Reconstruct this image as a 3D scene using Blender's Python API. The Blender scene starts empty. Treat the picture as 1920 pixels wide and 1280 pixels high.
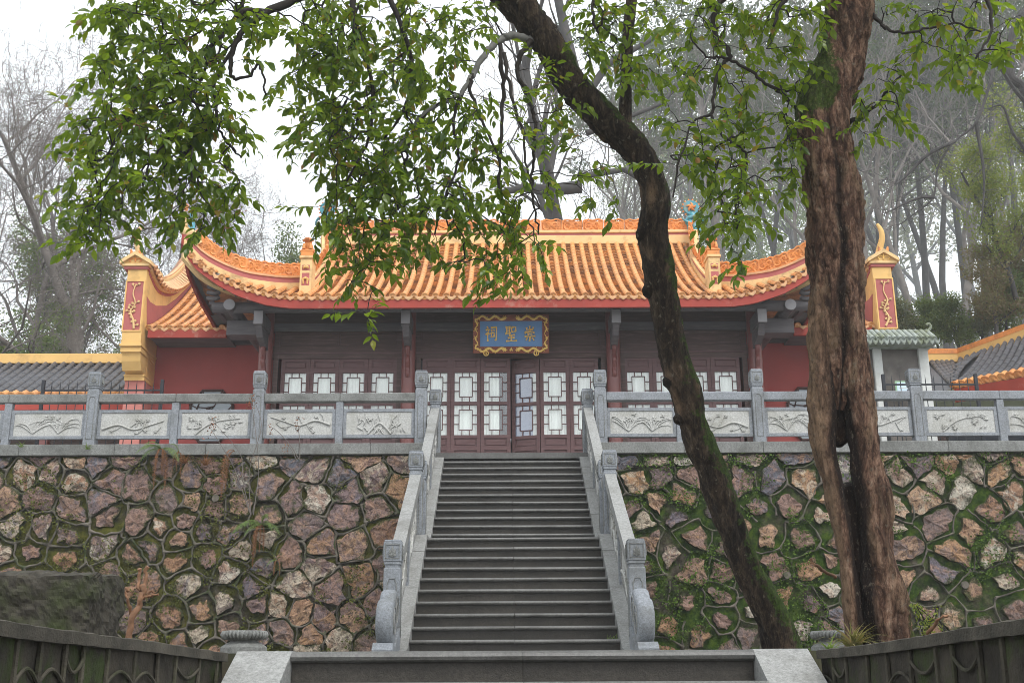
import bpy, math, random
import numpy as np
from mathutils import Vector, Matrix, noise as mnoise
R = math.radians
rnd = random.Random(7)
sc = bpy.context.scene
col = sc.collection

# ------------------------------------------------------------------ camera
F_PX = 2141.0
cam_d = bpy.data.cameras.new('camera'); cam = bpy.data.objects.new('camera', cam_d); col.objects.link(cam)
cam_d.sensor_width = 36; cam_d.lens = F_PX * 36 / 1920; cam_d.clip_start = 0.1; cam_d.clip_end = 1500
CAM = Vector((-0.076, 0, 0))
CM = Matrix.Rotation(-0.0045, 3, 'Z') @ Matrix.Rotation(math.pi / 2 + 0.2872, 3, 'X') @ Matrix.Rotation(-0.005, 3, 'Z')
cam.matrix_world = Matrix.Translation(CAM) @ CM.to_4x4()
sc.camera = cam

# ------------------------------------------------------------------ sky, sun, exposure
SUN_EL, SUN_ROT = R(52), R(150)
w = bpy.data.worlds.new('World'); sc.world = w; w.use_nodes = True
nt = w.node_tree; nt.nodes.clear()
sky = nt.nodes.new('ShaderNodeTexSky'); sky.sky_type = 'NISHITA'; sky.sun_disc = False
sky.sun_elevation = SUN_EL; sky.sun_rotation = SUN_ROT; sky.air_density = 1.0; sky.dust_density = 6.0; sky.ozone_density = 1.0
hs = nt.nodes.new('ShaderNodeHueSaturation'); hs.inputs['Saturation'].default_value = 0.12   # overcast: the cloud layer takes the blue out
mixw = nt.nodes.new('ShaderNodeMix'); mixw.data_type = 'RGBA'; mixw.inputs[0].default_value = 0.75
mixw.inputs[7].default_value = (12.6, 13.2, 13.8, 1)
bg = nt.nodes.new('ShaderNodeBackground'); bg.inputs[1].default_value = 0.10
wo = nt.nodes.new('ShaderNodeOutputWorld')
nt.links.new(sky.outputs[0], hs.inputs['Color']); nt.links.new(hs.outputs[0], mixw.inputs[6])
nt.links.new(mixw.outputs[2], bg.inputs[0]); nt.links.new(bg.outputs[0], wo.inputs[0])
sun_d = bpy.data.lights.new('sun', 'SUN'); sun = bpy.data.objects.new('sun', sun_d); col.objects.link(sun)
sun_d.energy = 1.4; sun_d.angle = R(25); sun_d.color = (1, 0.97, 0.93)
# light comes from behind and to the right of the camera, high
sun.rotation_euler = (Vector((math.sin(SUN_ROT) * math.cos(SUN_EL), math.cos(SUN_ROT) * math.cos(SUN_EL), math.sin(SUN_EL)))).to_track_quat('Z', 'Y').to_euler()
sc.view_settings.view_transform = 'Standard'; sc.view_settings.look = 'None'
sc.view_settings.gamma = 1; sc.view_settings.use_curve_mapping = False
sc.view_settings.exposure = 0.5
HAZE = 0.0014
sc.render.engine = 'CYCLES'
cy = sc.cycles
cy.filter_width = 0.9
cy.max_bounces = 6; cy.diffuse_bounces = 4; cy.glossy_bounces = 2; cy.transmission_bounces = 4; cy.transparent_max_bounces = 12
cy.volume_bounces = 1; cy.volume_max_steps = 64; cy.use_denoising = True

# ------------------------------------------------------------------ helpers
def ray(px, py):
    return CM @ Vector(((px - 960) / F_PX, -(py - 640) / F_PX, -1))
def at(px, py, Y):
    d = ray(px, py); return CAM + d * ((Y - CAM.y) / d.y)
def atX(px, py, X):
    d = ray(px, py); return CAM + d * ((X - CAM.x) / d.x)
def zy(py, Y, px=957): return at(px, py, Y).z
def xp(px, Y, py=700): return at(px, py, Y).x

def tag(o, label=None, cat=None, group=None, kind=None):
    if label: o['label'] = label
    if cat: o['category'] = cat
    if group: o['group'] = group
    if kind: o['kind'] = kind
    return o
def empty(name, loc, label=None, cat=None, group=None, kind=None, rz=0):
    o = bpy.data.objects.new(name, None); o.location = loc; o.rotation_euler.z = rz
    o.empty_display_size = 0.2; col.objects.link(o)
    return tag(o, label, cat, group, kind)

class MB:
    def __init__(s): s.v = []; s.f = []; s.n = 0; s.att = None
    def add(s, vs, fs):
        o = s.n; s.v.append(np.asarray(vs, dtype=np.float64).reshape(-1, 3)); s.n += len(s.v[-1])
        s.f += [tuple(i + o for i in q) for q in fs]; return s
    def box(s, x0, x1, y0, y1, z0, z1, M=None, b=0.0):
        if b > 0:
            vs = []
            # chamfered box: 24 verts
            X = (x0, x1); Yv = (y0, y1); Z = (z0, z1)
            idx = {}
            for i in (0, 1):
                for j in (0, 1):
                    for k in (0, 1):
                        sx, sy, sz = (1, -1)[i], (1, -1)[j], (1, -1)[k]
                        for a in range(3):
                            p = [X[i] + sx * b, Yv[j] + sy * b, Z[k] + sz * b]
                            p[a] = (X[i], Yv[j], Z[k])[a]
                            idx[(i, j, k, a)] = len(vs); vs.append(p)
            fs = []
            c = lambda i, j, k, a: idx[(i, j, k, a)]
            for t in (0, 1):
                fs.append((c(t,0,0,0), c(t,1,0,0), c(t,1,1,0), c(t,0,1,0)) if t else (c(t,0,0,0), c(t,0,1,0), c(t,1,1,0), c(t,1,0,0)))
                fs.append((c(0,t,0,1), c(0,t,1,1), c(1,t,1,1), c(1,t,0,1)) if t else (c(0,t,0,1), c(1,t,0,1), c(1,t,1,1), c(0,t,1,1)))
                fs.append((c(0,0,t,2), c(1,0,t,2), c(1,1,t,2), c(0,1,t,2)) if t else (c(0,0,t,2), c(0,1,t,2), c(1,1,t,2), c(1,0,t,2)))
            for i in (0, 1):
                for j in (0, 1):
                    q = (c(i,j,0,0), c(i,j,0,1), c(i,j,1,1), c(i,j,1,0)); fs.append(q if (i == j) else q[::-1])
                    q = (c(i,0,j,0), c(i,1,j,0), c(i,1,j,2), c(i,0,j,2)); fs.append(q if (i != j) else q[::-1])
                    q = (c(0,i,j,1), c(1,i,j,1), c(1,i,j,2), c(0,i,j,2)); fs.append(q if (i == j) else q[::-1])
            for i in (0, 1):
                for j in (0, 1):
                    for k in (0, 1):
                        q = (c(i,j,k,0), c(i,j,k,1), c(i,j,k,2)); fs.append(q if (i + j + k) % 2 else q[::-1])
        else:
            vs = [(x, y, z) for z in (z0, z1) for (x, y) in ((x0, y0), (x1, y0), (x1, y1), (x0, y1))]
            fs = [(0, 3, 2, 1), (4, 5, 6, 7), (0, 1, 5, 4), (1, 2, 6, 5), (2, 3, 7, 6), (3, 0, 4, 7)]
        if M is not None: vs = [tuple(M @ Vector(p)) for p in vs]
        return s.add(vs, fs)
    def prism(s, poly, a0, a1, axis='y', M=None):
        # poly: list of 2D points; extruded along axis. axis y: poly=(x,z); x: (y,z); z: (x,y)
        n = len(poly); vs = []
        for a in (a0, a1):
            for p, q in poly:
                vs.append((p, a, q) if axis == 'y' else (a, p, q) if axis == 'x' else (p, q, a))
        fs = [tuple(range(n)), tuple(range(2 * n - 1, n - 1, -1))] + [(i, i + n, (i + 1) % n + n, (i + 1) % n) for i in range(n)]
        if M is not None: vs = [tuple(M @ Vector(p)) for p in vs]
        return s.add(vs, fs)
    def tube(s, path, rad, n=8, caps=True, sx=1.0, up=None):
        P = np.asarray([tuple(p) for p in path], float); m = len(P)
        r = np.full(m, rad, float) if np.isscalar(rad) else np.asarray(rad, float)
        T = np.gradient(P, axis=0); T /= np.linalg.norm(T, axis=1)[:, None] + 1e-12
        u = np.array(up if up is not None else ((0, 0, 1) if abs(T[0][2]) < 0.9 else (1, 0, 0)), float)
        U = np.zeros_like(P)
        for i in range(m):
            u = u - T[i] * np.dot(u, T[i]); u /= np.linalg.norm(u) + 1e-12; U[i] = u
        V = np.cross(T, U)
        a = np.linspace(0, 2 * math.pi, n, endpoint=False)
        vs = (P[:, None, :] + (U[:, None, :] * np.cos(a)[None, :, None] + V[:, None, :] * np.sin(a)[None, :, None] * sx) * r[:, None, None]).reshape(-1, 3)
        fs = [(i * n + j, i * n + (j + 1) % n, (i + 1) * n + (j + 1) % n, (i + 1) * n + j) for i in range(m - 1) for j in range(n)]
        if caps and n > 2: fs += [tuple(range(n - 1, -1, -1)), tuple(range((m - 1) * n, m * n))]
        return s.add(vs, fs)
    def lathe(s, prof, c, n=24, M=None):
        # prof (r,z); axis z
        vs = []; m = len(prof)
        for r, z in prof:
            for k in range(n):
                a = 2 * math.pi * k / n; vs.append((c[0] + r * math.cos(a), c[1] + r * math.sin(a), c[2] + z))
        fs = [(i * n + j, i * n + (j + 1) % n, (i + 1) * n + (j + 1) % n, (i + 1) * n + j) for i in range(m - 1) for j in range(n)]
        fs += [tuple(range(n - 1, -1, -1)), tuple(range((m - 1) * n, m * n))]
        if M is not None: vs = [tuple(M @ Vector(p)) for p in vs]
        return s.add(vs, fs)
    def grid(s, fn, nu, nv, flip=False):
        vs = [fn(i / nu, j / nv) for i in range(nu + 1) for j in range(nv + 1)]
        q = lambda i, j: (i * (nv + 1) + j, i * (nv + 1) + j + 1, (i + 1) * (nv + 1) + j + 1, (i + 1) * (nv + 1) + j)
        fs = [q(i, j)[::-1] if flip else q(i, j) for i in range(nu) for j in range(nv)]
        return s.add(vs, fs)
    def mesh(s, name, mat, smooth=False, off=(0, 0, 0)):
        me = bpy.data.meshes.new(name)
        V = (np.concatenate(s.v) if s.v else np.zeros((0, 3))) - np.array(off)[None, :]
        me.from_pydata([tuple(p) for p in V.tolist()], [], s.f)
        if mat is not None: me.materials.append(mat)
        if smooth:
            me.polygons.foreach_set('use_smooth', [True] * len(me.polygons))
            if smooth != True: me.set_sharp_from_angle(angle=R(smooth))
        me.update(); return me
    def build(s, name, mat, parent=None, smooth=False, local=False, **t):
        off = (0, 0, 0)
        if parent is not None and not local:
            p = parent; off = Vector((0, 0, 0))
            while p is not None: off = off + p.location; p = p.parent
        me = s.mesh(name, mat, smooth, tuple(off))
        return link(name, me, parent, **t)
def link(name, me, parent=None, M=None, **t):
    o = bpy.data.objects.new(name, me); col.objects.link(o)
    if parent is not None: o.parent = parent
    if M is not None: o.matrix_local = M
    return tag(o, **t)
def fastmesh(name, V, Fc, mat, smooth=False, attrs=None):
    """V (n,3), Fc (m,k) numpy"""
    me = bpy.data.meshes.new(name); V = np.asarray(V, np.float32); Fc = np.asarray(Fc, np.int32); k = Fc.shape[1]
    me.vertices.add(len(V)); me.vertices.foreach_set('co', V.ravel())
    me.loops.add(Fc.size); me.loops.foreach_set('vertex_index', Fc.ravel())
    me.polygons.add(len(Fc)); me.polygons.foreach_set('loop_start', np.arange(0, Fc.size, k, dtype=np.int32))
    me.polygons.foreach_set('use_smooth', np.full(len(Fc), bool(smooth)))
    if attrs:
        for nme, arr in attrs.items():
            at_ = me.attributes.new(nme, 'FLOAT', 'POINT'); at_.data.foreach_set('value', np.asarray(arr, np.float32))
    me.materials.append(mat); me.update(calc_edges=True); me.validate(); return me
def copy_tree(o, parent=None, **t):
    c = o.copy(); col.objects.link(c); c.parent = parent
    for ch in [x for x in ALLKIDS(o)]: copy_tree(ch, c)
    tag(c, **t); return c
def ALLKIDS(o): return list(o.children)
def basis(p, yaxis, zaxis):
    """matrix: local +Y along yaxis, local +Z near zaxis"""
    y = Vector(yaxis).normalized(); x = y.cross(Vector(zaxis)).normalized(); z = x.cross(y)
    M = Matrix((x, y, z)).transposed().to_4x4(); M.translation = Vector(p); return M
def catmull(P, m=8):
    P = np.asarray(P, float); out = []
    Q = np.vstack([2 * P[0] - P[1], P, 2 * P[-1] - P[-2]])
    for i in range(1, len(Q) - 2):
        for t in np.linspace(0, 1, m, endpoint=False):
            a, b, c, d = Q[i - 1], Q[i], Q[i + 1], Q[i + 2]
            out.append(0.5 * (2 * b + (c - a) * t + (2 * a - 5 * b + 4 * c - d) * t * t + (3 * b - a - 3 * c + d) * t ** 3))
    out.append(P[-1]); return np.array(out)

# ------------------------------------------------------------------ materials
class NT:
    def __init__(s, name):
        s.m = bpy.data.materials.new(name); s.m.use_nodes = True; s.t = s.m.node_tree; s.t.nodes.clear()
        s.out = s.n('ShaderNodeOutputMaterial'); s.b = s.n('ShaderNodeBsdfPrincipled'); s.l(s.b.outputs[0], s.out.inputs[0])
    def n(s, ty, **kw):
        x = s.t.nodes.new(ty)
        for k, v in kw.items(): setattr(x, k, v)
        return x
    def l(s, a, b): s.t.links.new(a, b)
    def coords(s, kind='Object', scale=(1, 1, 1)):
        c = s.n('ShaderNodeTexCoord'); mp = s.n('ShaderNodeMapping'); mp.inputs['Scale'].default_value = scale
        if kind == 'World':
            g = s.n('ShaderNodeNewGeometry'); s.l(g.outputs['Position'], mp.inputs[0])
        else: s.l(c.outputs[kind], mp.inputs[0])
        return mp.outputs[0]
    def noise(s, vec, scale, detail=4, rough=0.55, dist=0):
        x = s.n('ShaderNodeTexNoise'); x.inputs['Scale'].default_value = scale; x.inputs['Detail'].default_value = detail
        x.inputs['Roughness'].default_value = rough; x.inputs['Distortion'].default_value = dist
        s.l(vec, x.inputs['Vector']); return x.outputs['Fac']
    def ramp(s, fac, stops, interp='LINEAR'):
        x = s.n('ShaderNodeValToRGB'); cr = x.color_ramp; cr.interpolation = interp
        while len(cr.elements) < len(stops): cr.elements.new(0.5)
        for e, (p, c) in zip(cr.elements, stops):
            e.position = p; e.color = (c[0], c[1], c[2], 1) if hasattr(c, '__len__') else (c, c, c, 1)
        s.l(fac, x.inputs[0]); return x.outputs[0]
    def mix(s, fac, a, b, bt='MIX'):
        x = s.n('ShaderNodeMix'); x.data_type = 'RGBA'; x.blend_type = bt
        for val, i in ((fac, 0), (a, 6), (b, 7)):
            if hasattr(val, 'links') or isinstance(val, bpy.types.NodeSocket): s.l(val, x.inputs[i])
            elif i == 0: x.inputs[0].default_value = val
            else: x.inputs[i].default_value = (val[0], val[1], val[2], 1)
        return x.outputs[2]
    def math(s, op, a, b=None, clamp=False):
        x = s.n('ShaderNodeMath'); x.operation = op; x.use_clamp = clamp
        for val, i in ((a, 0), (b, 1)):
            if val is None: continue
            if isinstance(val, bpy.types.NodeSocket): s.l(val, x.inputs[i])
            else: x.inputs[i].default_value = val
        return x.outputs[0]
    def bump(s, h, st=0.3, dist=0.02, prev=None):
        x = s.n('ShaderNodeBump'); x.inputs['Strength'].default_value = st; x.inputs['Distance'].default_value = dist
        s.l(h, x.inputs['Height'])
        if prev is not None: s.l(prev, x.inputs['Normal'])
        return x.outputs[0]
    def rand(s): return s.n('ShaderNodeObjectInfo').outputs['Random']
    def attr(s, name):
        x = s.n('ShaderNodeAttribute'); x.attribute_name = name; return x.outputs['Fac']
    def done(s, colr, rough=0.7, normal=None, spec=0.3):
        if isinstance(colr, bpy.types.NodeSocket): s.l(colr, s.b.inputs['Base Color'])
        else: s.b.inputs['Base Color'].default_value = (*colr, 1)
        if isinstance(rough, bpy.types.NodeSocket): s.l(rough, s.b.inputs['Roughness'])
        else: s.b.inputs['Roughness'].default_value = rough
        s.b.inputs['Specular IOR Level'].default_value = spec
        if normal is not None: s.l(normal, s.b.inputs['Normal'])
        return s.m
def sc3(c, k): return tuple(min(1, x * k) for x in c)
def simple(name, c, rough=0.7, var=0.25, scale=3, bs=40, bst=0.15, grime=None, gscale=1.2, coord='World', stretch=(1, 1, 1), spec=0.3, rv=0.0, g0=.5, g1=.75):
    t = NT(name); v = t.coords(coord, stretch)
    f = t.noise(v, scale, 6)
    c_ = t.ramp(f, [(0.3, sc3(c, 1 - var)), (0.7, sc3(c, 1 + var))])
    if rv:
        rr = t.rand(); c_ = t.mix(t.math('MULTIPLY', rr, rv), c_, sc3(c, 0.35))
    if grime:
        g = t.noise(v, gscale, 8, 0.65); c_ = t.mix(t.ramp(g, [(g0, 0), (g1, 0.85)]), c_, grime)
    nb = t.noise(v, bs, 5, 0.6)
    return t.done(c_, rough, t.bump(nb, bst, 0.01), spec)

M = {}
def granite(name, base, dark, stain=(.10, .10, .085), st0=.47, st1=.72, fine=95, amt=.7, rough=.62, spec=.35, rv=0.0):
    t = NT(name); v = t.coords('World')
    f = t.noise(v, fine, 4, 0.85); c_ = t.ramp(f, [(0.38, dark), (0.5, base), (0.62, sc3(base, 1.35))])
    c_ = t.mix(.55, c_, t.ramp(t.noise(v, 34, 5, .8), [(.38, sc3(base, .5)), (.62, sc3(base, 1.35))]))
    if rv: c_ = t.mix(t.math('MULTIPLY', t.rand(), rv), c_, sc3(base, .35))
    g = t.noise(v, 1.7, 8, 0.68, 0.4); c_ = t.mix(t.ramp(g, [(st0, 0), (st1, amt)]), c_, stain)
    vs = t.coords('World', (9, 9, .8)); g2 = t.noise(vs, 1.2, 5, 0.6); c_ = t.mix(t.ramp(g2, [(.56, 0), (.75, .5 * amt)]), c_, stain)
    return t.done(c_, rough, t.bump(t.noise(v, 60, 5, .75), .5, .008), spec)
M['granite'] = granite('pale_granite', (.245, .262, .285), (.10, .11, .125))
M['granite_panel'] = granite('carved_granite', (.46, .46, .44), (.28, .28, .265), stain=(.20, .19, .14), amt=.55)
M['granite_rail'] = granite('rail_granite', (.27, .272, .262), (.15, .15, .148), stain=(.10, .096, .08), amt=.65)
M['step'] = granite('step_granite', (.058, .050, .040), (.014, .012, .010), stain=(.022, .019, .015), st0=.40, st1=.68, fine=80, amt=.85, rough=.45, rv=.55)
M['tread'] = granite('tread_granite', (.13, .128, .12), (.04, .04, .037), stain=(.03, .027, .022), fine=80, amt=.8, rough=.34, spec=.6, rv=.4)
M['coping'] = granite('coping_stone', (.21, .215, .205), (.10, .10, .095), stain=(.05, .05, .042), st0=.45, st1=.75, fine=80, amt=.85)
M['ground'] = simple('soil', (.07, .058, .04), .95, .4, 6, 30, .6, (.035, .05, .015), 2)
M['terrace'] = granite('terrace_paving', (.36, .36, .34), (.24, .24, .23), amt=.4)
M['hill'] = simple('hill_ground', (.045, .05, .025), 1, .5, .6, 4, .6, (.10, .07, .04), .3)
# roof glaze
def glaze(name, c, dirt=(.22, .085, .035), rv=.25, rough=.33, amt=.75, g0=.5, g1=.74):
    t = NT(name); v = t.coords('World'); rr = t.rand()
    c_ = t.ramp(t.noise(v, 5, 5), [(.3, sc3(c, .82)), (.7, sc3(c, 1.12))])
    c_ = t.mix(t.math('MULTIPLY', rr, rv), c_, (c[0] * .8, c[1] * .55, c[2] * .45))
    g = t.noise(v, 2.3, 9, .7, .3); c_ = t.mix(t.ramp(g, [(g0, 0), (g1, amt)]), c_, dirt)
    g = t.noise(v, 22, 6, .7); c_ = t.mix(t.ramp(g, [(.55, 0), (.72, .55)]), c_, dirt)
    return t.done(c_, t.ramp(g, [(.4, rough), (.7, .7)]), t.bump(t.noise(v, 45, 4), .12, .01), .5)
M['glaze'] = glaze('orange_glazed_tile', (.69, .335, .11), rv=.5, dirt=(.26, .10, .04))
M['glaze_pan'] = glaze('orange_pan_tile', (.56, .245, .07), dirt=(.10, .042, .022), rv=.3, amt=.9, g0=.42, g1=.64)
M['glaze_drip'] = glaze('pale_drip_tile', (.72, .43, .21), rv=.5)
M['crest'] = glaze('orange_crest_tile', (.72, .27, .06), dirt=(.25, .09, .03), rv=.3, rough=.5)
M['grey_tile'] = simple('dark_grey_tile', (.075, .078, .09), .45, .3, 8, 50, .2, (.04, .035, .03), 4, rv=.3, spec=.5)
M['yellow'] = simple('ochre_yellow_plaster', (.72, .455, .165), .75, .08, 1.5, 60, .08, (.38, .22, .09), 2.2, g0=.52, g1=.78)
M['cream'] = simple('cream_yellow_plaster', (.74, .51, .24), .75, .1, 2, 60, .08, (.30, .18, .09), 3, g0=.50, g1=.74)
M['mauve'] = simple('dull_pink_plaster', (.42, .125, .115), .85, .12, 1.5, 60, .1, (.28, .10, .09), 1.2)
M['redwall'] = simple('faded_red_plaster', (.34, .075, .068), .9, .12, .8, 70, .1, (.26, .075, .07), .9, g0=.45, g1=.8)
M['pinkwall'] = simple('pale_red_plaster', (.50, .19, .16), .9, .1, 1, 60, .1)
M['fascia'] = simple('red_painted_fascia', (.33, .05, .035), .7, .15, 2, 50, .15, (.40, .20, .15), 3.2, g0=.58, g1=.72)
def wood(name, c, c2):
    t = NT(name); v = t.coords('World', (.9, 4, 9)); f = t.noise(v, 2.2, 8, .65, .6)
    c_ = t.ramp(f, [(.3, sc3(c, .75)), (.52, c), (.72, c2)])
    return t.done(c_, .55, t.bump(t.noise(v, 9, 5), .2, .005), .35)
M['wood'] = wood('brown_purple_wood', (.068, .037, .032), (.145, .084, .074))
M['wood_door'] = wood('door_wood', (.115, .058, .058), (.155, .088, .084))
M['beam'] = wood('grey_painted_beam', (.10, .09, .095), (.16, .14, .14))
M['beam_end'] = simple('pale_beam_end', (.28, .27, .28), .7, .08)
M['column'] = simple('red_brown_lacquer', (.155, .048, .042), .35, .12, 2, 40, .04, spec=.5)
M['soffit'] = simple('grey_soffit', (.16, .16, .155), .9, .2, 2)
M['curtain'] = simple('white_curtain', (.86, .92, .87), .9, .05, 2, coord='World')
M['darkroom'] = simple('dim_interior', (.03, .035, .045), .9)  # near-black: the shade of unlit interiors is put into the colour
M['blue_reflection'] = simple('painted_reflection', (.24, .29, .40), .15, .1, 1, spec=.6)  # bluish reflection painted as the base colour of the pane
t = NT('window_glass'); t.t.nodes.remove(t.b)
tr = t.n('ShaderNodeBsdfTransparent'); gl = t.n('ShaderNodeBsdfGlossy'); gl.inputs['Roughness'].default_value = .05
mx = t.n('ShaderNodeMixShader'); mx.inputs[0].default_value = .10; t.l(tr.outputs[0], mx.inputs[1]); t.l(gl.outputs[0], mx.inputs[2]); t.l(mx.outputs[0], t.out.inputs[0])
M['glass'] = t.m
M['blue'] = simple('blue_board_paint', (.13, .265, .50), .6, .08, 2, 80, .05)
t = NT('gold_leaf'); v = t.coords('World'); M['gold'] = t.done(t.ramp(t.noise(v, 30, 4), [(.3, (.80, .46, .08)), (.7, (.92, .68, .24))]), .42, t.bump(t.noise(v, 90, 3), .2, .004), .6); t.b.inputs['Metallic'].default_value = .25
M['plaque'] = simple('red_brown_plaque_frame', (.24, .075, .045), .6, .2, 10)
M['turq'] = simple('turquoise_glaze', (.06, .27, .33), .35, .3, 8, spec=.5, grime=(.3, .2, .08), gscale=5)
M['iron'] = simple('black_iron', (.022, .024, .03), .5, .2)
M['winpale'] = simple('pale_blue_pane', (.30, .35, .38), .3, .1)
M['notice'] = simple('pale_notice_sheet', (.55, .68, .78), .5, .03)
M['notice_green'] = simple('green_notice_frame', (.30, .45, .30), .5, .05)
M['slate'] = simple('dark_stone_tablet', (.115, .10, .088), .45, .35, 3, 60, .2, (.22, .2, .18), 2.2, g0=.6, g1=.8)
M['mossroof'] = simple('lichened_stone_roof', (.30, .33, .30), .85, .2, 5, 60, .3, (.15, .17, .09), 4, g0=.45, g1=.62)
M['whitestone'] = simple('white_stone_post', (.56, .57, .55), .7, .1, 3, 80, .2, (.35, .34, .28), 2)
M['rough'] = simple('rough_dark_stone', (.046, .041, .032), .9, .45, 24, 22, 1, (.03, .042, .010), 3, g0=.48, g1=.62)
M['oldwall'] = simple('damp_mossy_concrete', (.042, .036, .027), .9, .6, 7, 50, 1, (.035, .055, .010), 4, g0=.50, g1=.62)
M['oldcoping'] = simple('damp_grey_coping', (.068, .061, .048), .85, .5, 6, 70, .9, (.03, .028, .02), 4)
M['rib'] = simple('worn_cement_rib', (.062, .055, .041), .85, .5, 8, 60, .8, (.04,.05,.015), 5)
# wall stone
t = NT('rubble_stone'); v = t.coords('World'); rr = t.rand(); rim = t.attr('rim')
stone_cols = [(0, (.27, .17, .14)), (.12, (.18, .135, .128)), (.24, (.34, .19, .11)), (.34, (.31, .20, .15)), (.44, (.50, .43, .33)), (.58, (.20, .14, .14)),
              (.70, (.38, .22, .11)), (.76, (.15, .135, .165)), (.85, (.44, .28, .17)), (.92, (.56, .52, .43)), (.97, (.13, .14, .175))]
base = t.ramp(rr, stone_cols, 'CONSTANT'); rr2 = t.math('FRACT', t.math('MULTIPLY', rr, 7.31)); base2 = t.ramp(rr2, stone_cols, 'CONSTANT')
sh = t.n('ShaderNodeVectorMath'); sh.operation = 'MULTIPLY_ADD'; cmb = t.n('ShaderNodeCombineXYZ')
t.l(rr, cmb.inputs[0]); t.l(rr, cmb.inputs[2]); t.l(cmb.outputs[0], sh.inputs[0]); sh.inputs[1].default_value = (37, 11, 53); t.l(v, sh.inputs[2])
v2 = sh.outputs[0]
base = t.mix(t.ramp(t.noise(v2, 3.2, 7, .7, 1.5), [(.48, 0), (.56, .8)]), base, base2); n1 = t.noise(v2, 4.5, 8, .7, 1.2); n2 = t.noise(v2, 15, 6, .75, .8)
base = t.mix(t.ramp(n1, [(.48, 0), (.62, .6)]), base, (.42, .24, .15))
base = t.mix(t.ramp(n2, [(.38, .9), (.50, 0)]), base, (.060, .038, .036))
base = t.mix(t.ramp(n2, [(.60, 0), (.74, .5)]), base, (.60, .50, .40))
mo = t.noise(v, 6.5, 8, .7, .5); mo2 = t.noise(v, .55, 3)
mf = t.math('ADD', t.math('MULTIPLY', rim, .42), mo); mf = t.math('ADD', mf, t.math('MULTIPLY', mo2, .55))
mf = t.ramp(mf, [(.88, 0), (1.0, .92)])
mcol = t.ramp(t.noise(v, 25, 4), [(.35, (.018, .028, .006)), (.65, (.055, .075, .016))])
c_ = t.mix(mf, base, mcol)
n3 = t.noise(v2, 42, 5, .8); c_ = t.mix(t.ramp(n3, [(.36, .7), (.48, 0)]), c_, (.05, .035, .03)); c_ = t.mix(t.ramp(n3, [(.56, 0), (.7, .35)]), c_, (.55, .45, .36)); bm = t.bump(t.noise(v2, 9, 9, .75, .9), .9, .05); bm = t.bump(n3, .7, .015, bm); bm = t.bump(t.noise(v, 60, 4, .7), .4, .01, bm)
M['stone'] = t.done(c_, t.ramp(mf, [(0, .55), (1, 1)]), bm, .3)
# moss backing
t = NT('moss_and_dirt'); v = t.coords('World'); a = t.noise(v, 7, 6, .7)
sepx = t.n('ShaderNodeSeparateXYZ'); t.l(t.coords('World'), sepx.inputs[0])
sidef = t.math('MULTIPLY', t.math('ADD', sepx.outputs[0], 1.0), .5, True)
cl = t.ramp(a, [(.3, (.018, .020, .005)), (.45, (.070, .075, .014)), (.6, (.125, .120, .022)), (.85, (.15, .13, .07))])
cr_ = t.ramp(a, [(.3, (.014, .026, .005)), (.48, (.035, .07, .010)), (.62, (.078, .125, .014)), (.8, (.125, .17, .026))])
pt = t.ramp(t.noise(t.coords('World'), 1.3, 6, .65), [(.38, 0), (.50, 1)]); dirt = t.ramp(a, [(.3, (.025, .02, .014)), (.5, (.075, .063, .048)), (.7, (.15, .13, .10))])
M['moss'] = t.done(t.mix(pt, dirt, t.mix(sidef, cl, cr_)), 1, t.bump(t.noise(v, 60, 6, .8), 1, .03), .1)
sepd = 1
M['leaf_mid'] = None
M['mosstuft'] = simple('bright_moss', (.075, .135, .014), .9, .5, 6)
M['mossolive'] = simple('olive_moss', (.095, .105, .018), .95, .5, 6)
t = NT('mortar_rib'); v = t.coords('World')
c_ = t.ramp(t.noise(v, 6, 6, .7), [(.35, (.07, .062, .05)), (.62, (.165, .147, .12))]); c_ = t.mix(t.ramp(t.noise(v, 3.2, 6, .7), [(.50, 0), (.64, .9)]), c_, (.035, .055, .012))
M['mortar'] = t.done(c_, .9, t.bump(t.noise(v, 70, 4), .5, .01), .2)
# bark
def bark(name, c1, c2, c3, hollow=(.018, .011, .008), moss=(.052, .095, .010)):
    t = NT(name); v = t.coords('World', (1, 1, .28)); n1 = t.noise(v, 16, 9, .72, .6); n2 = t.noise(v, 5, 6, .6, .3)
    c_ = t.ramp(n1, [(.36, sc3(c1, .35)), (.46, c1), (.55, c2), (.68, c3)])
    c_ = t.mix(t.ramp(n2, [(.5, 0), (.7, .6)]), c_, sc3(c1, .7))
    c_ = t.mix(t.attr('crack'), c_, sc3(c1, .28)); c_ = t.mix(t.attr('wood'), c_, t.ramp(n1, [(.35, (.10, .062, .038)), (.6, (.26, .17, .105))]))
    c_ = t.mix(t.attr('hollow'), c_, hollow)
    c_ = t.mix(t.ramp(t.noise(t.coords('World', (1, 1, .7)), 19, 5, .6), [(.62, 0), (.68, .6)]), c_, (.24, .205, .155))
    mf = t.math('ADD', t.attr('moss'), t.math('MULTIPLY', t.math('SUBTRACT', t.noise(t.coords('World'), 11, 8, .8), .5), 2.6))
    mf = t.ramp(mf, [(.48, 0), (.68, .92)])
    mc = t.ramp(t.noise(t.coords('World'), 40, 4), [(.3, sc3(moss, .4)), (.7, sc3(moss, 1.3))]); c_ = t.mix(mf, c_, mc)
    nf = t.noise(t.coords('World', (1, 1, .4)), 48, 7, .8); c_ = t.mix(t.ramp(nf, [(.36, .75), (.5, 0)]), c_, sc3(c1, .3)); c_ = t.mix(t.ramp(nf, [(.56, 0), (.7, .5)]), c_, c3)
    bm = t.bump(n1, 1, .06); bm = t.bump(nf, .9, .02, bm)
    return t.done(c_, .85, bm, .2)
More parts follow.
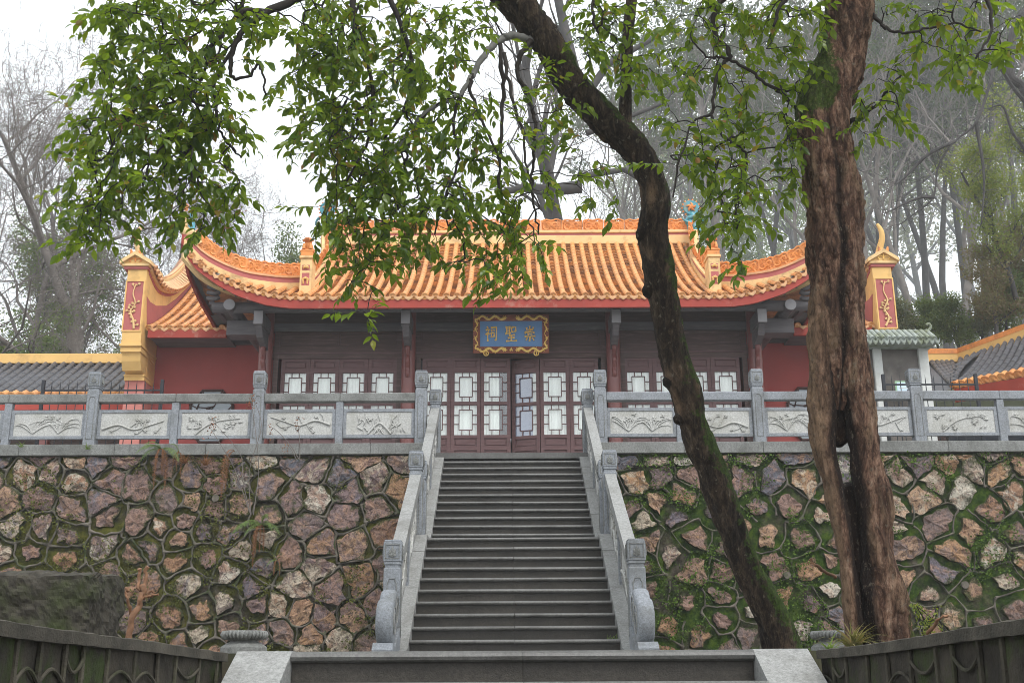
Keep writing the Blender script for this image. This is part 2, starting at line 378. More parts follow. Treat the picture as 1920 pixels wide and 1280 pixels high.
M['barkA'] = bark('dark_mossy_bark', (.030, .020, .013), (.072, .048, .031), (.17, .13, .09))
M['barkB'] = bark('flaking_brown_bark', (.092, .048, .032), (.245, .140, .092), (.44, .31, .22))
M['twig'] = simple('dark_twig_bark', (.022, .017, .014), .8, .3, 10)
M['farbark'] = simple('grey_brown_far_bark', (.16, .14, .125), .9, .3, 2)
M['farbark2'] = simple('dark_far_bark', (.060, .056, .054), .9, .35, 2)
M['cutwood'] = simple('pruned_orange_wood', (.20, .105, .058), .7, .35, 20, 60, .4)
def leafmat(name, a, b, c, tr=.45, scale=5, rough=.35):
    t = NT(name); v = t.coords('World'); n_ = t.n('ShaderNodeNewGeometry')
    rnd_ = n_.outputs['Random Per Island']
    c_ = t.ramp(rnd_, [(.0, a), (.35, b), (.78, c), (.93, sc3(c, 1.25)), (.965, (c[0] * 1.8, c[1] * 1.05, c[2])), (.985, (.30, .10, .04)) if name.startswith('glossy') else (.99, c)])
    c_ = t.mix(t.ramp(t.noise(v, scale, 3), [(.3, 0), (.7, .5)]), c_, a)
    t.l(c_, t.b.inputs['Base Color']); t.b.inputs['Roughness'].default_value = rough; t.b.inputs['Specular IOR Level'].default_value = .45
    tl = t.n('ShaderNodeBsdfTranslucent'); t.l(t.mix(.5, c_, (c[0] * 1.6, c[1] * 1.7, c[2] * .6)), tl.inputs[0])
    mx = t.n('ShaderNodeMixShader'); mx.inputs[0].default_value = tr
    t.l(t.b.outputs[0], mx.inputs[1]); t.l(tl.outputs[0], mx.inputs[2]); t.l(mx.outputs[0], t.out.inputs[0]); return t.m
M['leaf'] = leafmat('glossy_green_leaf', (.026, .066, .014), (.075, .145, .016), (.20, .27, .026), .55, 1.2, .26)
M['leaf_mid'] = leafmat('mid_green_foliage', (.06, .095, .035), (.10, .150, .045), (.17, .22, .065), .4, .3, .6)
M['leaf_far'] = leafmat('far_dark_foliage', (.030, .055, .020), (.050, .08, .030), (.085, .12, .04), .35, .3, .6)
M['leaf_pale'] = leafmat('far_grey_green_foliage', (.09, .11, .06), (.13, .15, .085), (.17, .18, .10), .4, .3, .6)  # greyed and lightened, so part of the mist fade sits in the leaf colour
M['leaf_yellow'] = leafmat('yellow_green_foliage', (.075, .12, .025), (.14, .19, .035), (.25, .28, .05), .45, .3, .5)
M['leaf_brown'] = leafmat('russet_brown_foliage', (.15, .10, .055), (.20, .13, .075), (.15, .17, .06), .3, .3, .6)
M['fern'] = leafmat('green_fern', (.07, .13, .03), (.12, .2, .05), (.2, .28, .08), .4, 3, .5)
M['deadfern'] = leafmat('rust_brown_fern', (.10, .042, .02), (.19, .075, .03), (.30, .14, .06), .3, 3, .8)
M['grass'] = leafmat('dry_grass', (.14, .13, .05), (.12, .16, .04), (.26, .22, .1), .3, 3, .8)
M['berry'] = simple('russet_flower_head', (.26, .10, .05), .8, .3)
# ================================================================== GROUND
ZL = 0.142                       # landing level
ZT = 3.85                        # temple terrace level
RISE, RUN, D1 = .1626, .2912, 13.47
tag(MB().box(-16, 16, 6.45, 20.0, -1.0, ZL).build('landing_ground', M['ground']), kind='structure')
tag(MB().box(-1.19, 1.19, 6.45, 13.4, ZL, ZL + .004).build('landing_pavement', M['terrace']), kind='structure')
tag(MB().box(-1.7, 1.7, -8, 2.9, -2.0, -1.6).build('lower_pavement', M['terrace']), kind='structure')
tag(MB().box(-30, -1.9, -30, 6.45, -2.2, ZL - .02).build('side_ground', M['ground']), kind='structure')
tag(MB().box(1.9, 30, -30, 6.45, -2.2, ZL - .02).build('side_ground', M['ground']), kind='structure')
tag(MB().box(-16, 16, 20.3, 40, 3.0, ZT).build('terrace_pavement', M['terrace']), kind='structure')
def hz(x, y):
    # wooded hill behind the temple
    t = max(0, min(1, (y - 32) / 14)); t = t * t * (3 - 2 * t)
    z = 3.5 + t * (7.0 + 1.0 * max(0, min(1, (x + 4) / 14)))
    t2 = max(0, (y - 46)); z += t2 * (.12 + .12 * max(0, min(1, (x + 10) / 20)))
    return z + .5 * mnoise.noise(Vector((x * .12, y * .12, 3))) * min(1, t * 3)
g = MB(); g.grid(lambda u, v: (-158 + 316 * u, 31.6 + 200 * v ** 1.6, hz(-158 + 316 * u, 31.6 + 200 * v ** 1.6) if v > 0 else 3.5), 90, 60, True)
tag(g.build('wooded_hill', M['hill'], smooth=True), kind='structure')
tag(MB().box(-158, 158, -5, 234, -2.6, -2.3).build('far_ground', M['hill']), kind='structure')

# ================================================================== STAIRS
st = empty('stone_staircase', (0, D1, ZL), 'long grey granite staircase climbing to the temple terrace between carved balustrades', 'staircase')
def step_y(n): return D1 + (n - 1) * RUN + (.6164 if n > 10 else 0)
TW = 1.2
def tread_mesh(w, d, name):
    # rounded nosing slab, origin at front centre top
    m = MB(); th = .05
    prof = [(-.012, 0), (-.024, -.003), (-.033, -.011), (-.037, -.022), (-.034, -.034), (-.022, -.045), (0, -th), (d, -th), (d, 0)]
    m.prism(prof, 0.003, w, 'x'); return m.mesh(name, M['tread'])
tm, tm_wide = tread_mesh(TW, RUN + .03, 'tread'), tread_mesh(TW + .03, .95, 'tread')
rm = MB().box(0.0015, TW, 0, .06, -RISE + .001, -.051).mesh('riser', M['step'])
for n in range(1, 23):
    y = step_y(n); z = .27 + n * RISE
    for s in (1, -1):
        rz = 0 if s == 1 else math.pi
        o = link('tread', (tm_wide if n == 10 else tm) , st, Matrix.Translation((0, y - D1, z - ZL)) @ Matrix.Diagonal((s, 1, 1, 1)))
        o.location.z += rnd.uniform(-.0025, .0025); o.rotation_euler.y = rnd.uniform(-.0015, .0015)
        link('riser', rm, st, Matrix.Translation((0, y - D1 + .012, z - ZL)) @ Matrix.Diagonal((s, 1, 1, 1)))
MB().box(-TW, TW, D1 - .3, D1 + .05, ZL, .272).build('bottom_step', M['step'], st)
# solid core
core = MB()
pts = [(D1 + .06, ZL)] + [p for n in range(1, 23) for p in ((step_y(n) + .07, .27 + (n - 1) * RISE - .01), (step_y(n) + .07, .27 + n * RISE - .055))] + [(20.9, .27 + 22 * RISE - .055), (20.9, ZL)]
core.prism(pts, -TW, TW, 'x'); core.build('stair_core', M['step'], st)
MB().box(-1.6, 1.6, 20.0, 20.6, ZT - .1, ZT + .003).build('top_landing', M['tread'], st)
# sloping cheek slabs beside the steps
def nose(y):
    if y <= step_y(10): return .27 + RISE * ((y - D1) / RUN + 1)
    if y <= step_y(11): return .27 + RISE * 10 + RISE * max(0, (y - step_y(11) + RUN) / RUN) 
    return .27 + RISE * (11 + (y - step_y(11)) / RUN)
CH = [(D1 - .55, ZL), (D1 - .55, .30), (D1 - .25, .33)]
ys = [step_y(1) - .2, step_y(10) + .02, step_y(11) - .25, step_y(22) - .02]
cheek_line = [(ys[0], .36)] + [(ys[1], nose(step_y(10)) + .05), (ys[2], nose(step_y(10)) + .05), (ys[3], .27 + 22 * RISE + .03), (20.35, .27 + 22 * RISE + .03)]
for s in (-1, 1):
    m = MB(); poly = CH + cheek_line[1:] + [(20.35, ZL)]
    m.prism(poly, s * 1.202, s * 1.5, 'x'); m.build('cheek_slab', M['granite_rail'], st)
    # fine joints between the slabs
    for k, (ya, za) in enumerate([(14.6, 0), (15.6, 0), (17.6, 0), (18.6, 0), (19.5, 0)]):
        zz = np.interp(ya, [p[0] for p in cheek_line], [p[1] for p in cheek_line])
        MB().box(s * 1.2, s * 1.503, ya, ya + .008, zz - .35, zz + .003).build('joint', M['step'], st)
wd = empty('step_weed', (1.17, step_y(2) - .02, .27 + RISE), 'tiny green weed in the right corner of a low step', 'weed')
MB().add([(math.cos(a) * .012, 0, 0) for a in (0, 1)] , []).add(sum([[(.0 - .05 * (k % 3), -.005 * k, 0), (.012 - .05 * (k % 3), -.005 * k, 0), (-.02 + .015 * k - .05 * (k % 3), -.02, .05 + .012 * (k % 4))] for k in range(9)], []), [(3 * k, 3 * k + 1, 3 * k + 2) for k in range(9)]).build('blades', M['fern'], wd, local=True)
# near flight that the camera stands on
nf = empty('lower_staircase', (0, 6.16, ZL), 'wet dark granite steps at the bottom edge, running down from the landing', 'staircase')
for k in range(12):
    y = 6.16 - k * .31; z = ZL - k * .155
    for s in (-1, 1):
        m = MB(); prof = [(y - .03, z - .012), (y - .037, z - .028), (y - .03, z - .045), (y - .012, z - .055), (y + .34, z - .055), (y + .34, z), (y - .012, z)]
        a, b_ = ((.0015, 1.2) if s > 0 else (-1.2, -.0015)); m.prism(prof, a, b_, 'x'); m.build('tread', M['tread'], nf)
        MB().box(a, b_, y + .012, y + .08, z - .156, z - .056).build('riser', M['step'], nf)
for s in (-1, 1):
    L = [(6.55, ZL), (6.25, ZL), (2.4, ZL - 3.85 * .5), (2.4, -2.2), (6.55, -2.2)]
    L = [(6.55, ZL + .004), (6.18, ZL + .004), (2.4, ZL - 3.78 * .5), (2.4, -2.25), (6.55, -2.25)]
    MB().prism(L, s * 1.202, s * 1.49, 'x').build('cheek_slab', M['granite_rail'], nf)

# ================================================================== RUBBLE RETAINING WALL
def clip_cell(poly, a, b):
    # keep the side nearer to a than b
    mx, my = (a[0] + b[0]) / 2, (a[1] + b[1]) / 2; nx, ny = b[0] - a[0], b[1] - a[1]; out = []
    for i in range(len(poly)):
        p, q = poly[i], poly[(i + 1) % len(poly)]
        dp = (p[0] - mx) * nx + (p[1] - my) * ny; dq = (q[0] - mx) * nx + (q[1] - my) * ny
        if dp <= 0: out.append(p)
        if dp * dq < 0:
            t = dp / (dp - dq); out.append((p[0] + (q[0] - p[0]) * t, p[1] + (q[1] - p[1]) * t))
    return out
WY = 19.95; WZ0, WZ1 = ZL, 3.80
def retaining_wall(s, label, seed):
    rr = random.Random(seed); x0, x1 = (1.5, 11.5) if s > 0 else (-11.5, -1.5)
    wl = empty('rubble_retaining_wall', ((x0 + x1) / 2, WY, ZL), label, 'stone wall')
    nx, ny = 250, 92
    def bf(u, v):
        x = x0 + (x1 - x0) * u; z = WZ0 + (WZ1 - WZ0) * v
        d = .045 * mnoise.noise(Vector((x * 3.1, z * 3.1, 2))) + .03 * mnoise.noise(Vector((x * 11, z * 11, 5))) + .012 * mnoise.noise(Vector((x * 27, z * 27, 8)))
        return (x, WY - d * .9, z)
    m = MB(); m.grid(bf, nx, ny, True); m.build('moss_bed', M['moss'], wl, smooth=True)
    MB().box(x0, x1, WY + .06, 20.6, WZ0 - .1, WZ1).build('wall_core', M['ground'], wl)
    seeds = []; cw, chh = (.60, .44) if s < 0 else (.60, .42)
    ncol = int((x1 - x0) / cw); nrow = int((WZ1 - WZ0) / chh)
    cw = (x1 - x0) / ncol; chh = (WZ1 - WZ0) / nrow
    tries = 0; rad = []
    while tries < 9000:
        tries += 1; p_ = (rr.uniform(x0 - .2, x1 + .2), rr.uniform(WZ0 - .1, WZ1 + .1)); r0 = rr.choice((.19, .22, .26, .31, .37)) if tries < 4000 else .18
        if all(((p_[0] - q[0]) / 1.28) ** 2 + (p_[1] - q[1]) ** 2 > ((r0 + q2) * .78) ** 2 for q, q2 in zip(seeds, rad)): seeds.append(p_); rad.append(r0)
    edges = {}; count = 0
    box = [(x0, WZ0), (x1, WZ0), (x1, WZ1), (x0, WZ1)]
    for a in seeds:
        poly = box
        for b in seeds:
            if b is a or abs(b[0] - a[0]) > 2.2 or abs(b[1] - a[1]) > 1.8: continue
            poly = clip_cell(poly, a, b)
            if len(poly) < 3: break
        if len(poly) < 3: continue
        for i in range(len(poly)):
            p, q = poly[i], poly[(i + 1) % len(poly)]
            k = tuple(sorted((tuple(round(c, 2) for c in p), tuple(round(c, 2) for c in q))))
            if k[0] != k[1]: edges[k] = 1
        cx = sum(p[0] for p in poly) / len(poly); cz = sum(p[1] for p in poly) / len(poly)
        ar = abs(sum(poly[i][0] * poly[(i + 1) % len(poly)][1] - poly[(i + 1) % len(poly)][0] * poly[i][1] for i in range(len(poly)))) / 2
        if ar < .02: continue
        if abs(cx) > 9.9: pass
        # how much of the cell the visible stone face fills
        pn = mnoise.noise(Vector((cx * .55 + seed, cz * .7, 2)))
        if s < 0: shrink = rr.uniform(.60, .84) - .12 * max(0, pn) if cx < -3.9 else rr.uniform(.92, 1.0)
        else: shrink = rr.uniform(.52, .80) - .25 * max(0, pn) + .14 * max(0, -pn)
        if cz > 3.0: shrink = max(shrink, rr.uniform(.80, .93))
        if cz < .35: shrink *= .95
        ox, oz = rr.uniform(-.03, .03), rr.uniform(-.05, .01)
        n = 20; ring = []; f1, f2, f3 = rr.uniform(0, 6.28), rr.uniform(0, 6.28), rr.uniform(0, 6.28)
        per = []; tot = 0
        for i in range(len(poly)):
            p, q = poly[i], poly[(i + 1) % len(poly)]; l = math.hypot(q[0] - p[0], q[1] - p[1]); per.append((tot, l, p, q)); tot += l
        for k in range(n):
            d = tot * k / n
            for (t0, l, p, q) in per:
                if d <= t0 + l + 1e-9:
                    t = (d - t0) / max(l, 1e-6); px_, pz_ = p[0] + (q[0] - p[0]) * t, p[1] + (q[1] - p[1]) * t; break
            f = shrink * (1 + .24 * mnoise.noise(Vector((px_ * 4.5 + seed, pz_ * 4.5, 1))) + .26 * mnoise.noise(Vector((px_ * 13, pz_ * 13, seed))))
            th_ = math.atan2(pz_ - cz, px_ - cx); f *= 1 + .10 * math.sin(2 * th_ + f1) + .07 * math.sin(3 * th_ + f2) + .04 * math.sin(5 * th_ + f3)
            f = min(f, .965)
            # pull corners in: roundness
            ring.append((cx + ox + (px_ - cx) * f, cz + oz + (pz_ - cz) * f))
        vs = []; rim = []
        dep = rr.uniform(.055, .095)
        prof = ((1.0, -.05, 1.0), (.99, dep * .72, .85), (.94, dep * .95, .35), (.55, dep * 1.0, .0))
        tilt = (rr.uniform(-.10, .10), rr.uniform(-.12, .12))
        for (k_, h, rm_) in prof:
            for (x, z) in ring:
                X = cx + ox + (x - cx - ox) * k_; Z = cz + oz + (z - cz - oz) * k_
                hn = h + (0 if h < 0 else .055 * mnoise.noise(Vector((X * 5 + seed, Z * 5, cx))) + .035 * mnoise.noise(Vector((X * 14, Z * 14, cz))) + tilt[0] * (X - cx) + tilt[1] * (Z - cz))
                vs.append((X, WY - hn, Z)); rim.append(rm_)
        vs.append((cx + ox, WY - dep * 1.08 - .03 * mnoise.noise(Vector((cx * 9, cz * 9, 1))), cz + oz)); rim.append(0)
        fs = [(r_ * n + k, r_ * n + (k + 1) % n, (r_ + 1) * n + (k + 1) % n, (r_ + 1) * n + k) for r_ in range(3) for k in range(n)]
        fs += [(3 * n + k, 3 * n + (k + 1) % n, 4 * n) for k in range(n)]
        m = MB(); m.add(vs, fs); o = m.build('stone', M['stone'], wl)
        ra = o.data.attributes.new('rim', 'FLOAT', 'POINT'); ra.data.foreach_set('value', rim)
        count += 1
    # raised mortar ribs along the joints
    mb = MB()
    for (p, q) in edges:
        l = math.hypot(q[0] - p[0], q[1] - p[1])
        if l < .03 or (abs(p[1] - q[1]) < .004 and (p[1] < WZ0 + .01 or p[1] > WZ1 - .01)): continue
        if (abs(p[0] - q[0]) < .004 and (abs(p[0] - x0) < .01 or abs(p[0] - x1) < .01)): continue
        pm_n = mnoise.noise(Vector((p[0] * .55 + seed, p[1] * .7, 2)))
        if s > 0 and rr.random() < .25 + .9 * max(0, pm_n): continue
        n = max(3, int(l / .09)); path = []; rads = []
        b1 = rr.uniform(-.05, .05)
        for k in range(n + 1):
            t = k / n; bow = math.sin(math.pi * t) * b1
            x = p[0] + (q[0] - p[0]) * t - (q[1] - p[1]) / l * bow; z = p[1] + (q[1] - p[1]) * t + (q[0] - p[0]) / l * bow
            j = .045 * math.sin(math.pi * t)
            path.append((x + j * mnoise.noise(Vector((x * 9, z * 9, 3))), WY - .040 - .02 * mnoise.noise(Vector((x * 4, z * 4, 9))), z + j * mnoise.noise(Vector((x * 9, z * 9, 7)))))
            w0 = .017 + .014 * (1 - math.sin(math.pi * t)) ** 2
            rads.append(w0 * (1 + .5 * mnoise.noise(Vector((x * 7, z * 7, 13)))) * (.8 if s > 0 else 1))
        mb.tube(path, rads, 6, False)
    mb.build('mortar_joints', M['mortar'], wl, smooth=True, kind='stuff')
    # moss cushions
    rs = np.random.RandomState(seed); V = []; Fq = []
    N = 12000 if s > 0 else 9000
    xs = rs.uniform(x0, x1, N); zs = rs.uniform(WZ0, WZ1, N); keep = []
    for x, z in zip(xs, zs):
        a = mnoise.noise(Vector((x * .9, z * .9, 21 + seed))) + .6 * mnoise.noise(Vector((x * 3.2, z * 3.2, 4)))
        lim = (.02 if x < 5.2 else .28) if s > 0 else (.12 if x < -4 else .34)
        keep.append(a + (.35 if (z > WZ1 - .25 and s > 0) else 0) > lim)
    xs, zs = xs[keep], zs[keep]; n = len(xs)
    base = np.stack([xs, np.full(n, WY - .075), zs], 1); base[:, 1] -= rs.uniform(0, .05, n)
    for k in range(3):
        base_k = base + rs.normal(0, .02, (n, 3)) * [1, .4, 1]
        a = rs.normal(0, 1, (n, 3)); a /= np.linalg.norm(a, axis=1)[:, None]; b = np.cross(a, rs.normal(0, 1, (n, 3))); b /= np.linalg.norm(b, axis=1)[:, None]
        sz = rs.uniform(.010, .024, n)[:, None]
        V.append(np.stack([base_k - a * sz, base_k + b * sz, base_k + a * sz, base_k - b * sz * .8], 1).reshape(-1, 3))
    V = np.concatenate(V); Fc = np.arange(len(V)).reshape(-1, 4)
    o = link('moss', fastmesh('moss', V - np.array(wl.location), Fc, M['mosstuft' if s > 0 else 'mossolive']), wl, kind='stuff')
    # weep holes
    for (px, py) in ([(1475, 1078), (1808, 1096)] if s > 0 else [(405, 934)]):
        p = at(px, py, WY - .08); m = MB(); Mx = Matrix.Translation(p) @ Matrix.Rotation(math.pi / 2, 4, 'X')
        m.lathe([(.045, -.0), (.062, 0), (.062, .05), (.045, .05)], (0, 0, 0), 16, Mx); m.build('weep_hole', M['mortar'], wl)
        m = MB(); m.lathe([(.001, -.01), (.046, -.01), (.046, .03), (.001, .03)], (0, 0, 0), 16, Mx); m.build('weep_hole_shade', M['darkroom'], wl)  # near-black disc stands in for the shade inside the hole
    # coping slabs
    cx_ = x0
    while cx_ < x1 - .05:
        ln = min(rr.uniform(1.2, 1.7), x1 - cx_)
        if x1 - cx_ - ln < .3: ln = x1 - cx_
        MB().box(cx_ + .002, cx_ + ln - .002, 19.82 - rr.uniform(0, .006), 20.3, 3.80, 4.00 - rr.uniform(0, .004), b=.008).build('coping_slab', M['coping'], wl)
        cx_ += ln
    return wl
retaining_wall(-1, 'mossy pink and grey rubble stone wall left of the stairs, with raised mortar joints', 11)
retaining_wall(1, 'bright green mossy rubble stone wall right of the stairs, behind the two tree trunks', 23)

# ================================================================== BALUSTRADES
def post_mesh(h, w=.22, head=.30, nm='post'):
    m = MB(); b = .008; hw = w / 2
    m.box(-hw * .93, hw * .93, -hw * .93, hw * .93, 0, h - head - .05, b=b)           # shaft
    m.box(-hw * .80, hw * .80, -hw * .80, hw * .80, h - head - .055, h - head - .01, b=.004)
    m.box(-hw * .92, hw * .92, -hw * .92, hw * .92, h - head - .012, h - head + .022, b=.006)
    m.box(-hw, hw, -hw, hw, h - head + .02, h - .02, b=.01)
    m.box(-hw * .93, hw * .93, -hw * .93, hw * .93, h - .022, h, b=.01)
    return m.mesh(nm, M['granite'])
def post_relief_mesh(h, w=.22, head=.30, nm='post_relief'):
    """frame lines and lotus carved on the head faces, long arched field on the shaft"""
    m = MB(); hw = w / 2
    zc = h - head / 2
    for r_ in range(4):
        Mx = Matrix.Rotation(r_ * math.pi / 2, 4, 'Z'); y = -hw - .003
        fx = hw * .78; fz = head / 2 - .055
        for (a, b_, c, d) in ((-fx, fx, zc + fz - .008, zc + fz), (-fx, fx, zc - fz, zc - fz + .008), (-fx, -fx + .008, zc - fz, zc + fz), (fx - .008, fx, zc - fz, zc + fz)):
            m.box(a, b_, y - .004, y + .01, c, d, M=Mx)
        for (ang, ln) in ((0, .085), (.65, .07), (-.65, .07), (1.3, .055), (-1.3, .055)):
            path = [(math.sin(ang) * ln * t * .85, y - .003, zc - .065 + math.cos(ang) * ln * t * 1.25 + .02 * t) for t in (0, .3, .6, .85, 1)]
            m.tube([Mx @ Vector(p) for p in path], [.006, .014, .017, .011, .002], 5, False)
        # shaft field
        y2 = -hw * .93 - .002; z0, z1 = .12, h - head - .22
        path = [(-hw * .5, y2, z0), (-hw * .5, y2, z1), (-hw * .32, y2, z1 + .03), (-hw * .32, y2, z1 + .05), (hw * .32, y2, z1 + .05), (hw * .32, y2, z1 + .03), (hw * .5, y2, z1), (hw * .5, y2, z0), (-hw * .5, y2, z0)]
        m.tube([Mx @ Vector(p) for p in path], .0055, 4, False)
    return m.mesh(nm, M['coping'])
PH = 1.36
pm_, pr_ = post_mesh(PH), post_relief_mesh(PH)
pm2, pr2 = post_mesh(1.20, .205, .27), post_relief_mesh(1.20, .205, .27)
def put_post(par, loc, big=True):
    a = link('post', pm_ if big else pm2, par, Matrix.Translation(Vector(loc) - par.location))
    link('post_relief', pr_ if big else pr2, a); return a
def carving(seed, W, H, kind):
    # strokes stand proud of the sunk field
    """raised plant relief on a panel W x H centred at 0, in XZ, towards -Y"""
    r_ = random.Random(seed); m = MB(); hw, hh = W / 2 - .06, H / 2 - .055
    def leaf(x, z, ang, ln, wd):
        path = []; rad = []
        for t in np.linspace(0, 1, 5):
            path.append((x + math.cos(ang) * ln * t, -.002, z + math.sin(ang) * ln * t)); rad.append(wd * math.sin(math.pi * min(.97, t * .9 + .08)))
        ok = all(abs(p[0]) < hw and abs(p[2]) < hh for p in path)
        if ok: m.tube(np.array(path) + [0, -.004, 0], np.array(rad) * 1.1, 5, False)
    def stroke(P, r0, r1):
        P = [(max(-hw, min(hw, a)), -.002, max(-hh, min(hh, b))) for a, b in P]
        P = catmull(P, 4); m.tube(P + [0, -.004, 0], np.linspace(r0 * 1.1, r1 * 1.1, len(P)), 6, False)
    if kind == 0:     # orchid: arching blades
        for cx in ([-hw * .45, hw * .35] if r_.random() < .6 else [-hw * .2]):
            for k in range(13):
                a = r_.uniform(.35, math.pi - .35); ln = r_.uniform(.35, .6) * (1.2 if abs(math.cos(a)) > .6 else .7)
                P = [(cx, -hh + .03), (cx + math.cos(a) * ln * .35, -hh + .03 + math.sin(a) * ln * .45), (cx + math.cos(a) * ln * .75, -hh + .03 + math.sin(a) * ln * .55), (cx + math.cos(a) * ln * 1.05, -hh + .03 + math.sin(a) * ln * .42)]
                stroke(P, .010, .003)
        for k in range(7):
            x, z = r_.uniform(-hw, hw) * .8, r_.uniform(0, hh) * .8
            for q in range(4): leaf(x, z, q * 1.57 + r_.random(), .05, .012)
    elif kind == 1:   # plum branch
        y0 = r_.uniform(-hh, 0) * .7; P = [(-hw, y0 - .02), (-hw * .5, y0 + .06), (0, y0 - .03), (hw * .5, y0 + .05), (hw * .95, y0 + .13)]
        if r_.random() < .5: P = [(-a, b) for a, b in P]
        stroke(P, .020, .007)
        for k in range(9):
            i = r_.uniform(-.8, .9) * hw; z = y0 + .02; a = r_.choice((1, -1)) * r_.uniform(.5, 1.2) + (0 if r_.random() < .5 else math.pi)
            ln = r_.uniform(.12, .26); stroke([(i, z), (i + math.cos(a) * ln * .5, z + math.sin(a) * ln * .6), (i + math.cos(a) * ln, z + math.sin(a) * ln * .8)], .009, .004)
            x, zz = i + math.cos(a) * ln, z + math.sin(a) * ln * .8
            for q in range(5): leaf(x, zz, q * 1.256 + .3, .038, .013)
    elif kind == 2:   # bamboo and rock
        for cx in (-hw * .5, 0, hw * .55):
            stroke([(cx, -hh), (cx + .03, 0), (cx + r_.uniform(-.08, .08), hh)], .007, .005)
            for k in range(11):
                z = r_.uniform(-hh * .6, hh * .95); a = -1.57 + r_.uniform(-1.1, 1.1); leaf(cx + r_.uniform(-.12, .12), z, a, r_.uniform(.09, .15), .012)
        stroke([(-hw * .35, -hh), (-.06, -hh * .2), (.02, 0), (.10, -hh * .3), (hw * .4, -hh)], .018, .018)
        stroke([(-hw * .15, -hh), (0, -hh * .45), (hw * .15, -hh)], .014, .014)
    else:             # chrysanthemum spray
        stroke([(-hw * .6, -hh), (-hw * .3, -.05), (hw * .1, .05), (hw * .8, .10)], .014, .006)
        for k in range(8):
            x, z = r_.uniform(-hw * .85, hw * .85), r_.uniform(-hh * .75, hh * .8)
            for q in range(8): leaf(x, z, q * .785 + r_.random() * .2, r_.uniform(.05, .075), .011)
        for k in range(14): leaf(r_.uniform(-hw, hw) * .9, r_.uniform(-hh, hh) * .8, r_.uniform(0, 6.28), .09, .016)
    return m
def panel(par, x0, x1, y, z0, z1, seed, kind, shear=0.0, ylen=None, horiz='x'):
    """carved stone slab; raised frame, sunk field, relief"""
    W = x1 - x0; H = z1 - z0; m = MB(); t = .035
    fr = .055
    m.box(-W / 2, W / 2, -t, t, -H / 2, -H / 2 + fr); m.box(-W / 2, W / 2, -t, t, H / 2 - fr, H / 2)
    m.box(-W / 2, -W / 2 + fr, -t, t, -H / 2 + fr, H / 2 - fr); m.box(W / 2 - fr, W / 2, -t, t, -H / 2 + fr, H / 2 - fr)
    o_me = m.mesh('panel', M['granite'] if horiz == 'x' else M['granite_rail'])
    f_me = MB().box(-W / 2 + fr, W / 2 - fr, -t + .014, t - .014, -H / 2 + fr, H / 2 - fr).mesh('panel_field', M['granite_panel'])
    rl = carving(seed, W - .06, H - .04, kind); r_me = rl.mesh('carved_relief', M['granite_panel'], True)
    # put the pieces on the face
    if horiz == 'x': Mx = Matrix.Translation(Vector(((x0 + x1) / 2, y, (z0 + z1) / 2)) - par.location)
    else:            Mx = horiz
    a = link('carved_panel', o_me, par, Mx); link('panel_field', f_me, a)
    link('carved_relief', r_me, a, Matrix.Translation((0, -t + .010, 0)))
    return a
BY = 20.05
postsL = [xp(p, BY, 700) for p in (-130, 182, 489, 791)]
postsR = [xp(p, BY, 700) for p in (1124, 1416, 1711, 2020)]
ZC = 4.0
rail_t, rail_b = zy(737, BY, 957), zy(753, BY, 957)
pan_t, pan_b = zy(766, BY, 957), zy(820, BY, 957)
for side, xs, lab in ((-1, postsL, 'grey granite balustrade with carved panels along the terrace edge, left of the stairs'), (1, postsR, 'grey granite balustrade with carved panels along the terrace edge, right of the stairs')):
    b = empty('stone_balustrade', ((xs[0] + xs[-1]) / 2, BY, ZC), lab, 'balustrade')
    for i, x in enumerate(xs): put_post(b, (x, BY, ZC))
    for i in range(len(xs) - 1):
        xa, xb = xs[i] + .10, xs[i + 1] - .10; xm = (xa + xb) / 2
        MB().box(xa, xm - .001, BY - .075, BY + .075, rail_b, rail_t, b=.012).build('top_rail', M['coping'] if side < 0 else M['granite'], b)
        MB().box(xm + .001, xb, BY - .075, BY + .075, rail_b, rail_t, b=.012).build('top_rail', M['coping'] if side < 0 else M['granite'], b)
        MB().box(xm - .065, xm + .065, BY - .06, BY + .06, ZC, rail_b - .001, b=.006).build('short_post', M['granite'], b)
        kinds = {(-1, 0): (3, 0), (-1, 1): (1, 3), (-1, 2): (1, 2), (1, 0): (0, 1), (1, 1): (0, 1), (1, 2): (3, 0)}[(side, i)]
        panel(b, xa + .012, xm - .07, BY, pan_b, pan_t, 10 * i + 3 + side, kinds[0]); panel(b, xm + .07, xb - .012, BY, pan_b, pan_t, 10 * i + 8 + side, kinds[1])
